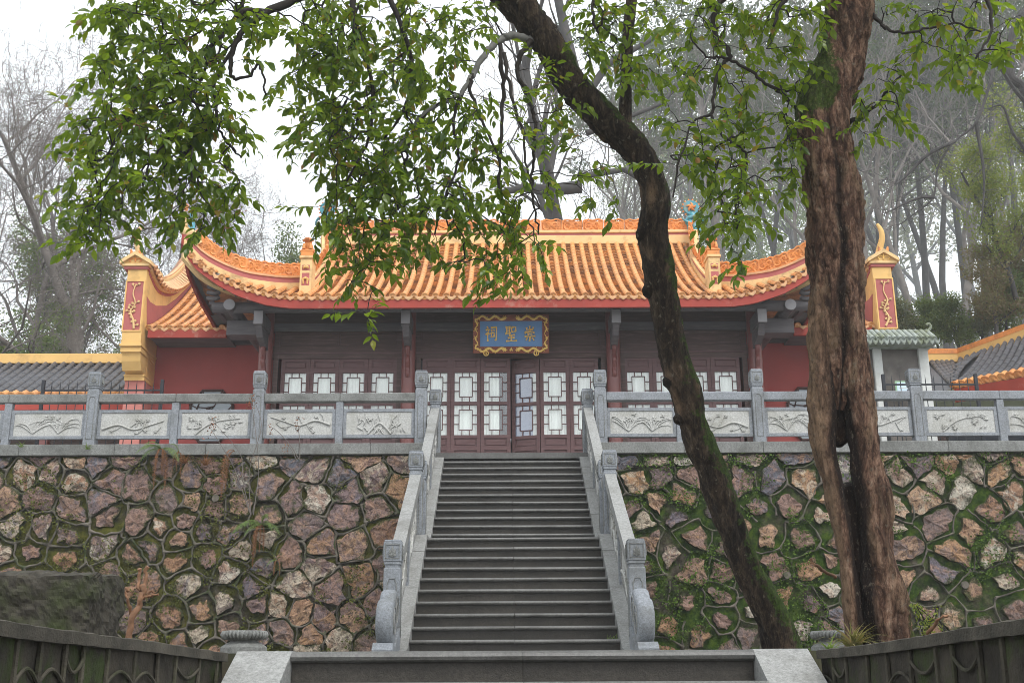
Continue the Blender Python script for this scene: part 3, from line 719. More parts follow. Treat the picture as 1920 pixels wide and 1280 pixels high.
# sloping balustrades of the stairs
SX = 1.385
for s, lab in ((-1, 'sloping carved granite balustrade on the left side of the staircase'), (1, 'sloping carved granite balustrade on the right side of the staircase')):
    b = empty('stair_balustrade', (s * SX, 13.2, ZL), lab, 'balustrade')
    P = [(13.2, .33), (16.22, nose(step_y(10)) + .05), (16.98, nose(step_y(10)) + .05), (20.32, .27 + 22 * RISE + .03)]
    hts = [1.30, 1.28, 1.28, 1.20]
    for (y, z) in P: put_post(b, (s * SX, y, z), False)
    for (a, c) in ((0, 1), (2, 3)):
        (ya, za), (yb, zb) = P[a], P[c]; ya += .1; yb -= .1
        sl = (zb - za) / (P[c][0] - P[a][0])
        ex = lambda y: za + sl * (y - P[a][0])
        hw_ = .075
        def slab(y0, y1, lo, hi, hw, nm, mat):
            m = MB(); m.prism([(y0, ex(y0) + lo), (y1, ex(y1) + lo), (y1, ex(y1) + hi), (y0, ex(y0) + hi)], s * SX - hw, s * SX + hw, 'x')
            return m.build(nm, mat, b)
        ym = (ya + yb) / 2
        slab(ya, ym - .002, .74, .90, .078, 'top_rail', M['granite_rail']); slab(ym + .002, yb, .74, .90, .078, 'top_rail', M['granite_rail'])
        slab(ym - .06, ym + .06, 0, .739, .055, 'short_post', M['granite'])
        for k, (y0, y1) in enumerate(((ya + .005, ym - .063), (ym + .063, yb - .005))):
            L = y1 - y0; yc = (y0 + y1) / 2
            # local X runs along +Y of the slope, face towards the steps
            fx = Vector((0, 1, 0)) if s > 0 else Vector((0, 1, 0))
            nrm = Vector((-s, 0, 0))     # towards steps
            # local axes: X -> sheared along slope, Y -> -nrm, Z -> up
            Mx = Matrix(((0, -nrm.x, 0, s * SX), (1 if s > 0 else -1, 0, 0, yc), ((sl if s > 0 else -sl), 0, 1, ex(yc) + .37), (0, 0, 0, 1)))
            Mx.translation -= b.location
            W = L; H = .52; t = .035; fr = .05
            def sheared(me):
                me.transform(Mx); return me
            m = MB(); m.box(-W/2, W/2, -t, t, -H/2, -H/2+fr); m.box(-W/2, W/2, -t, t, H/2-fr, H/2); m.box(-W/2, -W/2+fr, -t, t, -H/2+fr, H/2-fr); m.box(W/2-fr, W/2, -t, t, -H/2+fr, H/2-fr)
            pa = link('carved_panel', sheared(m.mesh('carved_panel', M['granite_rail'])), b)
            link('panel_field', sheared(MB().box(-W/2+fr, W/2-fr, -t+.014, t-.014, -H/2+fr, H/2-fr).mesh('panel_field', M['granite_panel'])), pa)
            rme = carving(70 + k + 5 * a + (9 if s > 0 else 0), W - .06, H - .04, (1, 2, 0, 3)[(k + a) % 4]).mesh('carved_relief', M['granite_panel'], True)
            rme.transform(Matrix.Translation((0, -t + .01, 0))); link('carved_relief', sheared(rme), pa)
    # flat rail between the two middle posts
    MB().box(s * SX - .07, s * SX + .07, 16.32, 16.88, P[1][1] + .76, P[1][1] + .9, b=.01).build('top_rail', M['granite_rail'], b)
    MB().box(s * SX - .035, s * SX + .035, 16.32, 16.88, P[1][1] + .1, P[1][1] + .62).build('carved_panel', M['granite_rail'], b)
    # drum-shaped end stones
    for (yc, zc, r_, hw_) in ((12.60, .59, .25, .092), (12.88, .72, .235, .088)):
        prof = [(r_ * .50, -hw_ * .86), (r_ * .60, -hw_ * .98), (r_ * .80, -hw_), (r_ * .90, -hw_ * .92), (r_ * .97, -hw_ * .70), (r_, -hw_ * .35), (r_ * 1.005, 0), (r_, hw_ * .35), (r_ * .97, hw_ * .70), (r_ * .90, hw_ * .92), (r_ * .80, hw_), (r_ * .60, hw_ * .98), (r_ * .50, hw_ * .86)]
        m = MB(); m.lathe(prof, (0, 0, 0), 40, Matrix.Translation((s * SX, yc, zc)) @ Matrix.Rotation(math.pi / 2, 4, 'Y')); o = m.build('drum_stone', M['granite'], b, smooth=50)
        for q in (-1, 1):
            m = MB(); path = [(s * SX + q * (hw_ + .001), yc + r_ * .72 * math.cos(a) * (1 - a / 16), zc + r_ * .72 * math.sin(a) * (1 - a / 16)) for a in np.linspace(0, 11, 50)]
            m.tube(path, .007, 5, False); m.build('scroll_line', M['granite_rail'], o)
    MB().prism([(12.26, ZL), (12.26, .30), (12.36, .37), (12.55, .33), (12.72, .40), (13.10, .55), (13.12, ZL)], s * SX - .108, s * SX + .108, 'x').build('scroll_base', M['granite'], b)

# ================================================================== LOW FLANK WALLS beside the near flight
def flank(pts, s, label):
    P = [at(*p) for p in pts]
    w_ = empty('low_flank_wall', P[-1].copy(), label, 'wall')
    C = catmull([tuple(p) for p in P], 8)
    # coping
    m = MB(); rows = []
    for c in C:
        o = .012 * mnoise.noise(Vector((c[0] * 9, c[1] * 9, 0)))
        xi = c[0] + (-s) * (-.0); inn = c[0] - s * 0.0
        rows += [(inn, c[1], c[2] - .046 + o * .3), (inn, c[1], c[2] - .004 + o * .4), (inn + s * .012, c[1], c[2] + o * .4), (inn + s * .16, c[1], c[2] + o * .4), (inn + s * .17, c[1], c[2] - .046), ]
    n = len(C); k = 5
    m.add(rows, [tuple((i * k + j, (i + 1) * k + j, (i + 1) * k + (j + 1) % k, i * k + (j + 1) % k)) for i in range(n - 1) for j in range(k)] + [tuple(range(k)), tuple(range((n - 1) * k + k - 1, (n - 1) * k - 1, -1))])
    m.build('coping', M['oldcoping'], w_)
    m = MB(); nz = 26; vs = []
    for c in C:
        for q in range(nz + 1):
            z = c[2] - .045 - q / nz * 1.9 if q > 8 else c[2] - .045 - q * .028
            if q > 8: z = c[2] - .045 - .224 - (q - 8) / (nz - 8) * 1.7
            d = .008 * mnoise.noise(Vector((c[0] * 14, c[1] * 14, z * 14))) + .012 * mnoise.noise(Vector((c[1] * 4, z * 4, 2)))
            vs.append((c[0] + s * (.03 + d), c[1], z))
    m.add(vs, [(i * (nz + 1) + j, (i + 1) * (nz + 1) + j, (i + 1) * (nz + 1) + j + 1, i * (nz + 1) + j + 1) for i in range(n - 1) for j in range(nz)])
    m.build('wall_face', M['oldwall'], w_, smooth=True)
    m = MB()
    for i in range(n - 1):
        a, b_ = C[i], C[i + 1]
        m.add([(a[0] + s * .045, a[1], a[2] - .05), (b_[0] + s * .045, b_[1], b_[2] - .05), (b_[0] + s * .5, b_[1], b_[2] - .05), (a[0] + s * .5, a[1], a[2] - .05)], [(0, 1, 2, 3)])
    # relief ribs and arcs of cement
    L = np.concatenate([[0], np.cumsum(np.linalg.norm(np.diff(C, axis=0), axis=1))])
    def P_at(l): return np.array([np.interp(l, L, C[:, q]) for q in range(3)])
    l = .12; r_ = random.Random(5 if s > 0 else 9); k = 0
    while l < L[-1] - .05:
        p = P_at(l); wd = .011
        a = P_at(l + .02)
        lean = r_.uniform(-.03, .03)
        m = MB(); path = [(P_at(l + lean * t)[0] + s * .022, P_at(l + lean * t)[1], p[2] - .045 - t * .5) for t in np.linspace(0, 1, 7)]
        m.tube(path, [.009 + .003 * r_.random() for _ in path], 6, False); m.build('cement_rib', M['rib'], w_)
        step = r_.uniform(.2, .34)
        if k % 3 == 0 or r_.random() < .15:
            up = r_.random() < .5; m = MB(); pp = []
            for t in np.linspace(0, 1, 9):
                q = P_at(min(L[-1], l + step * t)); pp.append((q[0] + s * .020, q[1], q[2] - .13 + (.05 if up else -.05) * math.sin(math.pi * t) - (.05 if up else -.04)))
            m.tube(pp, .007, 6, False); m.build('cement_arc', M['rib'], w_)
        l += step; k += 1
    return w_
flank([(-90, 1147, 2.9), (0, 1160, 3.3), (115, 1178, 3.95), (235, 1194, 4.7), (332, 1208, 5.4), (428, 1223, 6.12)], -1, 'dark mossy low wall with cement ribs at the bottom left of the steps')
flank([(2010, 1143, 3.0), (1920, 1157, 3.4), (1813, 1174, 3.95), (1713, 1192, 4.6), (1613, 1208, 5.4), (1530, 1217, 6.12)], 1, 'dark mossy low wall with cement ribs at the bottom right, in front of the split trunk')
# ================================================================== TEMPLE HALL
FY = 24.0                                  # facade plane
hall = empty('temple_hall', (0, FY, ZT), 'temple hall with sweeping orange glazed tile roof and brown lattice doors', 'temple')
EY = 22.4; RY = 26.8
fbp = [(579, 577), (538, 576.7), (498, 571), (444, 554), (406, 533), (368, 506), (347, 478), (339, 458)]
fbx = [-at(a, b, EY).x for a, b in fbp]; fbz = [at(a, b, EY).z for a, b in fbp]
XC = fbx[-1]
FH = .245
def zfb(x): return float(np.interp(abs(x), [0] + fbx, [fbz[0]] + fbz))      # fascia bottom
def ze(x):
    x = abs(x); # smooth
    return (zfb(x - .12) + zfb(x) + zfb(min(XC, x + .12))) / 3 + FH * (1 - .35 * max(0, (x - 5.2) / (XC - 5.2)))
ZR = zy(448, RY - .15)
Z0 = ze(0)
def gs(s): return .66 * s + .34 * s * s
def zroof(x, y):
    s = (y - EY) / (RY - EY); return ze(x) * (1 - s) + Z0 * s + (ZR - Z0) * gs(s) if True else 0
def zside(y): return float(np.interp(y, [22.4, 23, 24, 25.6, 27.2, 29, 31.2], [fbz[-1], 8.30, 8.06, 7.86, 7.78, 7.9, 8.7]))
XD = 4.36                                  # descending ridge line
def yh(x):                                 # hip line: distance of hip from eave
    t = (abs(x) - XD) / (XC - XD); return 23.75 - 1.30 * max(0, min(1, t)) ** .9
# ---- generic barrel-tile machinery
def barrel(name, mat, r=.061, L=.235, n=7, disc=False):
    m = MB(); vs = []
    for (y, rr_) in ((0, r), (.02, r * 1.06), (.035, r * .98), (L, r * .94)):
        for k in range(n + 1):
            a = math.pi * k / n; vs.append((rr_ * math.cos(a), y, rr_ * math.sin(a)))
    k1 = n + 1
    fs = [(i * k1 + j, i * k1 + j + 1, (i + 1) * k1 + j + 1, (i + 1) * k1 + j) for i in range(3) for j in range(n)] + [tuple(range(n, -1, -1))]
    m.add(vs, fs)
    if disc:
        vs = []; N = 14; R_ = r * 1.3
        m.lathe([(R_, 0), (R_, .022), (R_ * .82, .03), (R_ * .74, .018), (R_ * .35, .018), (R_ * .2, .028), (.001, .03)], (0, 0, 0), N, Matrix.Translation((0, .01, 0)) @ Matrix.Rotation(math.pi / 2, 4, 'X'))
    return m.mesh(name, mat, 50)
def pan_unit(w, L=.15):
    vs = []; n = 4
    for (y, dz) in ((0, -.022), (0, .020), (L, -.012)):
        for k in range(n + 1):
            t = k / n * 2 - 1; vs.append((t * w / 2, y, dz + .035 * t * t - .03))
    k1 = n + 1
    return np.array(vs), [(i * k1 + j, i * k1 + j + 1, (i + 1) * k1 + j + 1, (i + 1) * k1 + j) for i in range(2) for j in range(n)]
def drip_mesh(name, mat, w, k_=.95):
    m = MB(); pts = [(-w / 2, .045), (-w * .47, -.01), (-w * .38, -.05), (-w * .2, -.075), (0, -.10), (w * .2, -.075), (w * .38, -.05), (w * .47, -.01), (w / 2, .045), (w * .25, .0), (0, -.015), (-w * .25, .0)]
    pts = [(p, q * k_) for p, q in pts]; m.prism(pts, -.012, .006); pts2 = [(p * .72, q * .72 - .008) for p, q in pts]; m.prism(pts2, -.018, -.010)
    return m.mesh(name, mat)
def path_walk(path, L):
    """resample polyline (low to high) at spacing L; yields point, direction"""
    P = np.array(path); d = np.concatenate([[0], np.cumsum(np.linalg.norm(np.diff(P, axis=0), axis=1))]); out = []
    t = 0
    while t < d[-1] - L * .35:
        a = np.array([np.interp(t, d, P[:, k]) for k in range(3)]); b = np.array([np.interp(min(t + L, d[-1]), d, P[:, k]) for k in range(3)])
        out.append((a, b - a)); t += L
    return out
def tile_rows(par, rows, me_tile, me_eave, me_drip, sp, pan_mat, stuff_mat, n_ind=3, L=.225, panL=.12, names=('barrel_tile', 'eave_tile', 'drip_tile')):
    stuff = MB(); pans = MB(); pv, pf = pan_unit(sp * .8)
    tv = np.array([v.co[:] for v in me_tile.vertices]); tf = [tuple(p.vertices) for p in me_tile.polygons]
    po = np.array(par.location)
    for (path, side, up, drip) in rows:
        W = path_walk(path, L)
        for i, (p, d) in enumerate(W):
            Mx = basis(p, d, up); Mx.translation = Vector(p - po)
            if i == 0: link(names[1], me_eave, par, Mx)
            elif i < n_ind: link(names[0], me_tile, par, Mx)
            else: stuff.add(tv @ np.array(Mx.to_3x3()).T + p, tf)
        if side is not None:
            off = np.array(side) * sp / 2
            for (p, d) in path_walk(path, panL):
                Mx = basis(p, d, up)
                a = np.array(Mx.to_3x3()); 
                j = rnd.uniform(-.006, .006)
                pans.add((pv + [0, 0, rnd.uniform(-.004, .004)]) @ a.T + p + off + [j, 0, 0], pf)
            if drip and W:
                p, d = W[0]; q = p + off; Mx = Matrix.Translation(Vector(q - po)) @ Matrix.Rotation(drip[0], 4, 'Z') @ Matrix.Rotation(drip[1], 4, 'Y')
                link(names[2], me_drip, par, Mx)
    if stuff.n: stuff.build('upper_tiles', stuff_mat, par, smooth=50, kind='stuff')
    if pans.n: pans.build('pan_tiles', pan_mat, par, kind='stuff')
SP = .222
bt, et, dt = barrel('barrel_tile', M['glaze']), barrel('eave_tile', M['glaze'], disc=True), drip_mesh('drip_tile', M['glaze_drip'], SP * .86)
rows = []
nrow = int((XC - .12) / SP)
for i in range(-nrow, nrow + 1):
    x = i * SP
    ytop = RY - .12 if abs(x) < XD - .06 else yh(x) + .02
    if abs(abs(x) - XD) < .05: pass
    ys_ = np.linspace(EY + .0, ytop, 12 if ytop > 24 else 5)
    path = [(x, y, zroof(x, y)) for y in ys_]
    xn = x + SP / 2; sl = (ze(xn + .05) - ze(xn - .05)) / .1
    rows.append((path, (1, 0, sl), (0, 0, 1), (0, -math.atan(sl))))
roof = empty('roof', (0, RY, Z0)); roof.parent = hall; roof.location = Vector((0, RY, Z0)) - hall.location
class P0:   # parts of the roof belong to the hall directly; helper frame
    pass
tile_rows(hall, rows, bt, et, dt, SP, M['glaze_pan'], M['glaze'])
bpy.data.objects.remove(roof)
# roof underlay front, back and sides
m = MB()
def rf(u, v):
    x = -XC + 2 * XC * u; y = EY + .03 + (RY - EY) * v
    lim = RY if abs(x) < XD else yh(x)
    y = EY + .03 + (lim - EY - .03) * v; return (x, y, zroof(x, y) - .055)
m.grid(rf, 90, 16, True)
def rb(u, v):
    x, y, z = rf(u, v); return (x, 2 * RY - y, z)
m.grid(rb, 60, 12)
for s in (-1, 1):
    def rs_(u, v):
        y = EY + .05 + (2 * (RY - EY) - .1) * u
        yy = min(y, 2 * RY - y)
        t = max(0, min(1, (23.75 - yy) / 1.30)); xi = XD + (XC - XD) * t ** 1.1
        zi = zroof(xi, yy) if yy < 23.75 else zroof(XD, 23.75) + (yy - 23.75) * .12
        ze_ = zside(y) + .2
        return (s * (xi + (XC - xi) * v), y, (zi - .03) * (1 - v) + ze_ * v + -.15 * math.sin(math.pi * v))
    m.grid(rs_, 40, 6, s > 0)
    m.prism([(23.75, zroof(XD, 23.75) - .1), (RY, ZR), (2 * RY - 23.75, zroof(XD, 23.75) - .1)], s * XD - .05, s * XD + .05, 'x')
m.build('roof_slope', M['glaze_pan'], hall, smooth=True)
# fascia (red) front, sides
for a, b_ in [(-XC, -4.4), (-4.4, -1.5), (-1.5, 1.4), (1.4, 4.3), (4.3, XC)]:
    xs_ = np.linspace(a, b_, 16); m = MB(); vs = []
    for x in xs_:
        zb, zt = zfb(x), ze(x) - .045
        vs += [(x, EY + .02, zb), (x, EY + .02, zt), (x, EY + .09, zt), (x, EY + .09, zb)]
    n = len(xs_); m.add(vs, [(i * 4 + j, i * 4 + (j + 1) % 4, (i + 1) * 4 + (j + 1) % 4, (i + 1) * 4 + j) for i in range(n - 1) for j in range(4)] + [(0, 3, 2, 1), (4 * n - 4, 4 * n - 3, 4 * n - 2, 4 * n - 1)])
    m.build('fascia_board', M['fascia'], hall)
for s in (-1, 1):
    ys_ = np.linspace(EY + .02, 31.0, 30); m = MB(); vs = []
    for y in ys_:
        z = zside(y); h = .30 if y < 22.6 else .24
        vs += [(s * XC, y, z - .02), (s * XC, y, z + h), (s * (XC - .06), y, z + h), (s * (XC - .06), y, z - .02)]
    n = len(ys_); m.add(vs, [(i * 4 + j, i * 4 + (j + 1) % 4, (i + 1) * 4 + (j + 1) % 4, (i + 1) * 4 + j) for i in range(n - 1) for j in range(4)] + [(0, 1, 2, 3), (4 * n - 4, 4 * n - 3, 4 * n - 2, 4 * n - 1)])
    m.build('fascia_board', M['fascia'], hall)
# soffit
m = MB()
def sf(u, v):
    x = (-XC + .06 + 2 * (XC - .06) * u); y = EY + .09 + 2.6 * v
    zf = zfb(x) + .10
    s_ = max(0, (abs(x) - 5.1) / (XC - 5.1)); zs_ = zside(y) + .05
    zc_ = zf + .55 * (y - EY) * .62
    return (x, y, zc_ * (1 - s_ ** 2) + zs_ * s_ ** 2 if y > EY + .3 else zf)
m.grid(sf, 80, 10)
for s in (-1, 1):
    m.grid(lambda u, v: (s * (5.0 + (XC - .06 - 5.0) * v), 24.9 + 6 * u, (zside(24.9 + 6 * u) + .05) + (1 - v) * .5), 16, 4, s > 0)
m.build('soffit', M['soffit'], hall, smooth=True)
rme = MB().box(-.045, .045, 0, 1.75, -.03, .03).mesh('rafter', M['beam'])
for i in range(-26, 27):
    x = i * .26
    if abs(x) > XC - .15: continue
    z0 = sf((x + XC - .06) / (2 * (XC - .06)), .08)[2] - .045; z1 = sf((x + XC - .06) / (2 * (XC - .06)), .7)[2] - .045
    if abs(x) > 5.2:
        link('rafter', rme, hall, Matrix.Translation(Vector((x, EY + .25, z0)) - hall.location) @ Matrix.Rotation(math.atan2(z1 - z0, 1.6), 4, 'X'))
    else:
        link('rafter', rme, hall, Matrix.Translation(Vector((x, EY + .25, z0)) - hall.location) @ Matrix.Rotation(math.atan2(z1 - z0, 1.6), 4, 'X'))

# ---- ridge pieces
def crest_mesh(W, H, seed, name='crest_tile'):
    """openwork scroll tile, faces -Y, base z=0"""
    m = MB(); t = .03; r_ = random.Random(seed)
    m.box(-W / 2 + .004, W / 2 - .004, -.004, .012, .03, H * .86); m.box(-W / 2 + .003, W / 2 - .003, -t, t, 0, .035); m.box(-W / 2 + .003, -W / 2 + .022, -t, t, .035, H * .9); m.box(W / 2 - .022, W / 2 - .003, -t, t, .035, H * .9)
    # scalloped top
    path = [(-W / 2 + .01, 0, H * .86), (-W * .25, 0, H * .97), (0, 0, H * .90), (W * .25, 0, H * 1.0), (W / 2 - .01, 0, H * .88)]
    m.tube(catmull(path, 3), .026, 6, True)
    def spiral(cx, cz, r0, turns, ph, dirn):
        P = []
        for a in np.linspace(0, turns * 2 * math.pi, int(14 * turns)):
            r = r0 * (1 - a / (turns * 2 * math.pi) * .8); P.append((cx + r * math.cos(dirn * a + ph), 0, cz + r * math.sin(dirn * a + ph)))
        m.tube(P, .027, 5, True, sx=1.2)
    spiral(-W * .22, H * .42, H * .34, 1.15, 1.2, 1); spiral(W * .20, H * .58, H * .26, 1.1, -1.5, -1)
    spiral(W * .34, H * .24, H * .17, 1, 2, 1); spiral(-W * .38, H * .78, H * .12, 1, 0, 1)
    for k in range(12):
        a = r_.uniform(0, 6.28); x, z = r_.uniform(-W * .36, W * .36), r_.uniform(H * .18, H * .8)
        m.tube([(x, 0, z), (x + .05 * math.cos(a), -.01, z + .05 * math.sin(a)), (x + .1 * math.cos(a + .5), 0, z + .1 * math.sin(a + .5))], [.022, .018, .006], 5)
    return m.mesh(name, M['crest'], 45)
CW, CHt = .52, .36
cm = [crest_mesh(CW, CHt, k) for k in range(3)]
XR = 4.72
zb0, zb1, zb2, zb3 = zy(449, RY - .2), zy(441, RY - .2), zy(436, RY - .2), zy(431, RY - .2)
MB().box(-XR, XR, RY - .20, RY + .20, zb0 - .12, zb1, b=.015).build('ridge_band', M['cream'], hall)
MB().box(-XR, XR, RY - .15, RY + .15, zb1, zb2).build('ridge_band', M['mauve'], hall)
MB().box(-XR, XR, RY - .19, RY + .19, zb2, zb3, b=.012).build('ridge_band', M['cream'], hall)
nC = int(2 * (XR - .25) / CW)
for i in range(nC):
    x = -(XR - .25) + (i + .5) * (2 * (XR - .25) / nC)
    link('crest_tile', cm[i % 3], hall, Matrix.Translation(Vector((x, RY, zb3)) - hall.location))
def band_along(path, w, lo, hi, nm, mat, par=hall, side=(1, 0, 0)):
    """box band following path; side = horizontal width direction"""
    m = MB(); s_ = Vector(side); vs = []
    for p in path:
        p = Vector(p); vs += [p - s_ * w + Vector((0, 0, lo)), p + s_ * w + Vector((0, 0, lo)), p + s_ * w + Vector((0, 0, hi)), p - s_ * w + Vector((0, 0, hi))]
    n = len(path); m.add([tuple(v) for v in vs], [(i * 4 + j, (i + 1) * 4 + j, (i + 1) * 4 + (j + 1) % 4, i * 4 + (j + 1) % 4) for i in range(n - 1) for j in range(4)] + [(0, 1, 2, 3), (4 * n - 1, 4 * n - 2, 4 * n - 3, 4 * n - 4)])
    return m.build(nm, mat, par)
lion_m = None
def lion(par, loc, mat):
    m = MB(); x, y, z = 0, 0, 0
    m.box(-.11, .11, -.11, .11, 0, .05, b=.01); m.box(-.085, .085, -.085, .085, .05, .09, b=.01)
    m.tube([(0, .05, .09), (0, .03, .17), (0, -.01, .25), (0, -.03, .31)], [.085, .085, .07, .045], 10)
    m.tube([(-.05, -.05, .24), (-.055, -.085, .16), (-.055, -.08, .09)], [.028, .024, .03], 7); m.tube([(.05, -.05, .24), (.055, -.085, .16), (.055, -.08, .09)], [.028, .024, .03], 7)
    m.tube([(-.08, .04, .10), (-.09, -.02, .10)], [.035, .02], 6); m.tube([(.08, .04, .10), (.09, -.02, .10)], [.035, .02], 6)
    body = m.build('stone_lion', mat, par, local=True, smooth=60); body.scale = (1.3, 1.3, .84)
    body.location = Vector(loc) - par.location
    h = MB(); h.tube([(0, .03, .33), (0, -.03, .345), (0, -.085, .335), (0, -.12, .32)], [.06, .075, .06, .035], 10)
    for a in range(9):
        an = math.pi * (a / 8); h.tube([(math.cos(an) * .06, -.02, .34 + math.sin(an) * .06), (math.cos(an) * .09, -.02, .34 + math.sin(an) * .085)], [.022, .018], 6)
    h.tube([(-.02, -.12, .36), (-.02, -.14, .36)], .012, 5); h.tube([(.02, -.12, .36), (.02, -.14, .36)], .012, 5)
    h.build('head', mat, body, local=True, smooth=60)
    return body
hipc = [crest_mesh(.36, .30, 20 + k) for k in range(3)]
for s in (-1, 1):
    # descending ridge from main ridge to post
    ys_ = np.linspace(RY - .1, 23.3, 14)
    xx = lambda y: s * (XD + .28 * max(0, (y - 25.2) / 1.6) ** 1.3)
    path = [(xx(y), y, zroof(XD, y)) for y in ys_]
    band_along(path, .10, -.05, .16, 'ridge_band', M['cream']); band_along(path, .075, .16, .25, 'ridge_band', M['mauve']); band_along(path, .10, .25, .30, 'ridge_band', M['cream'])
    D = path_walk([(p[0], p[1], p[2] + .30) for p in path], .37)
    for k, (p, d) in enumerate(D[:-1]):
        # slab in the vertical plane of the ridge
        dv = Vector(d).normalized(); z_ = Vector((0, 0, 1)); x_ = dv; y_ = z_.cross(x_).normalized()
        Mx = Matrix((x_, y_, z_)).transposed().to_4x4(); Mx.translation = Vector(p) + dv * .18 - hall.location
        link('crest_tile', hipc[k % 3], hall, Mx)
    # post with lion
    px_ = 567 if s < 0 else 1344
    yb = 23.05; xpst = s * XD; zb = zroof(XD, yb) - .1; zt = zy(482, yb)
    m = MB(); m.box(xpst - .125, xpst + .125, yb - .12, yb + .35, zb, zt - .06, b=.01); m.box(xpst - .15, xpst + .15, yb - .15, yb + .3, zt - .06, zt, b=.01)
    po = m.build('ridge_post', M['cream'], hall)
    for (a, b_) in ((zb + .22, zb + .50), (zb + .56, zb + .68)):
        if b_ > zt - .07: b_ = zt - .08
        MB().box(xpst - .08, xpst + .08, yb - .123, yb - .10, a, b_).build('inset_panel', M['mauve'], po)
        MB().tube([(xpst - .04, yb - .13, a + .03), (xpst - .05, yb - .135, (a + b_) / 2), (xpst, yb - .14, (a + b_) / 2 + .02), (xpst + .05, yb - .135, (a + b_) / 2), (xpst + .04, yb - .13, a + .03)], [.012, .03, .035, .03, .012], 6).build('relief', M['yellow'], po)
    MB().box(xpst - .13, xpst + .13, yb - .12, yb + .25, zt, zt + .10, b=.01).build('post_cap', M['crest'], hall)
    lion(hall, (xpst, yb + .02, zt + .10), M['crest'])
    # hip ridge out to the corner
    hp = [(xx_, yh(xx_), zroof(xx_, yh(xx_)) ) for xx_ in np.linspace(XD + .1, XC - .03, 16)]
    dx, dy = hp[-1][0] - hp[0][0], hp[-1][1] - hp[0][1]; L_ = math.hypot(dx, dy)
    sd = (-dy / L_ * s, dx / L_, 0)
    hpath = [(s * p[0], p[1], p[2]) for p in hp]
    band_along(hpath, .09, -.34, .09, 'ridge_band', M['cream'], side=sd); band_along(hpath, .06, .09, .21, 'ridge_band', M['mauve'], side=sd); band_along(hpath, .085, .21, .255, 'ridge_band', M['glaze_drip'], side=sd)
    D = path_walk([(p[0], p[1], p[2] + .255) for p in hpath], .35)
    for k, (p, d) in enumerate(D):
        if k >= len(D) - 1: break
        dv = Vector(d).normalized(); yv = Vector((0, 0, 1)).cross(dv).normalized(); zv = dv.cross(yv) if dv.cross(yv).z > 0 else -dv.cross(yv)
        Mx = Matrix((dv, zv.cross(dv), zv)).transposed().to_4x4(); Mx.translation = Vector(p) + dv * .175 - hall.location
        link('crest_tile', hipc[k % 3], hall, Mx)
    # corner dragon head with rider figure
    c0 = Vector(hpath[-1]); out = (Vector(hpath[-1]) - Vector(hpath[-3])).normalized()
    m = MB(); pth = [c0 - out * .45 + Vector((0, 0, .33)), c0 - out * .2 + Vector((0, 0, .36)), c0 + out * .02 + Vector((0, 0, .28)), c0 + out * .14 + Vector((0, 0, .36))]
    m.tube(pth, [.10, .13, .10, .03], 9)
    for k in range(7): m.tube([c0 - out * (.36 - .06 * k) + Vector((0, -.05, .40)), c0 - out * (.40 - .06 * k) + Vector((0, -.12, .44))], [.035, .012], 5)
    m.tube([c0 - out * .05 + Vector((0, 0, .42)), c0 + out * .03 + Vector((0, 0, .60)), c0 + out * .0 + Vector((0, 0, .75))], [.035, .03, .012], 6)
    dh = m.build('dragon_head', M['cream'], hall, smooth=60)
    m = MB(); q = c0 - out * .20; m.tube([q + Vector((0, 0, .42)), q + Vector((0, 0, .55)), q + Vector((0, 0, .68)), q + out * .05 + Vector((0, 0, .80))], [.09, .08, .05, .015], 8)
    m.build('turquoise_figure', M['turq'], hall, smooth=60)
    m = MB(); q = c0 + out * .0; m.tube([q + Vector((0, 0, .74)), q + Vector((0, 0, .84))], [.04, .055], 8); m.tube([q + Vector((0, 0, .84)), q - out * .09 + Vector((0, -.02, .90))], [.06, .02], 8)
    m.build('orange_figure', M['crest'], hall, smooth=60)
    # ridge-end ornament: curled turquoise fish body with a spoked disc
    xe = s * (XR - .12)
    m = MB(); z0 = zb3
    m.tube(catmull([(xe + s * .1, RY, z0 - .02), (xe + s * .02, RY - .02, z0 + .16), (xe - s * .07, RY, z0 + .30), (xe + s * .04, RY, z0 + .42), (xe, RY, z0 + .52)], 4), np.interp(np.linspace(0, 1, 17), [0, .3, .7, 1], [.15, .13, .10, .07]), 9)
    m.tube(catmull([(xe - s * .12, RY - .1, z0 + .34), (xe + s * .12, RY - .12, z0 + .40), (xe + s * .25, RY - .06, z0 + .34), (xe + s * .30, RY, z0 + .22)], 3), np.linspace(.05, .02, 10), 7)
    m.tube(catmull([(xe, RY - .1, z0 + .2), (xe - s * .16, RY - .1, z0 + .26), (xe - s * .25, RY - .06, z0 + .36)], 3), np.linspace(.05, .015, 7), 7)
    body = m.build('ridge_dragon', M['turq'], hall, smooth=60)
    m = MB(); m.lathe([(.001, -.05), (.19, -.05), (.215, 0), (.19, .05), (.001, .05)], (0, 0, 0), 24, Matrix.Translation((xe, RY, z0 + .66)) @ Matrix.Rotation(math.pi / 2, 4, 'X')); m.build('disc', M['turq'], body)
    m = MB()
    for a in np.linspace(0, 2 * math.pi, 6)[:-1]:
        m.tube([(xe, RY - .07, z0 + .66), (xe + .07 * math.cos(a), RY - .08, z0 + .66 + .07 * math.sin(a)), (xe + .13 * math.cos(a + .4), RY - .06, z0 + .66 + .13 * math.sin(a + .4))], [.04, .035, .01], 6)
    for a in np.linspace(0, 2 * math.pi, 15)[:-1]: m.tube([(xe + .2 * math.cos(a), RY, z0 + .66 + .2 * math.sin(a)), (xe + .25 * math.cos(a), RY, z0 + .66 + .25 * math.sin(a))], [.03, .012], 5)
    for k in range(5): m.tube([(xe - s * .1 + k * .05 * s, RY - .13, z0 + .12 + .06 * k), (xe + k * .05 * s, RY - .17, z0 + .16 + .06 * k)], [.035, .012], 5)
    m.build('flame_scroll', M['crest'], body, smooth=60, kind='stuff')

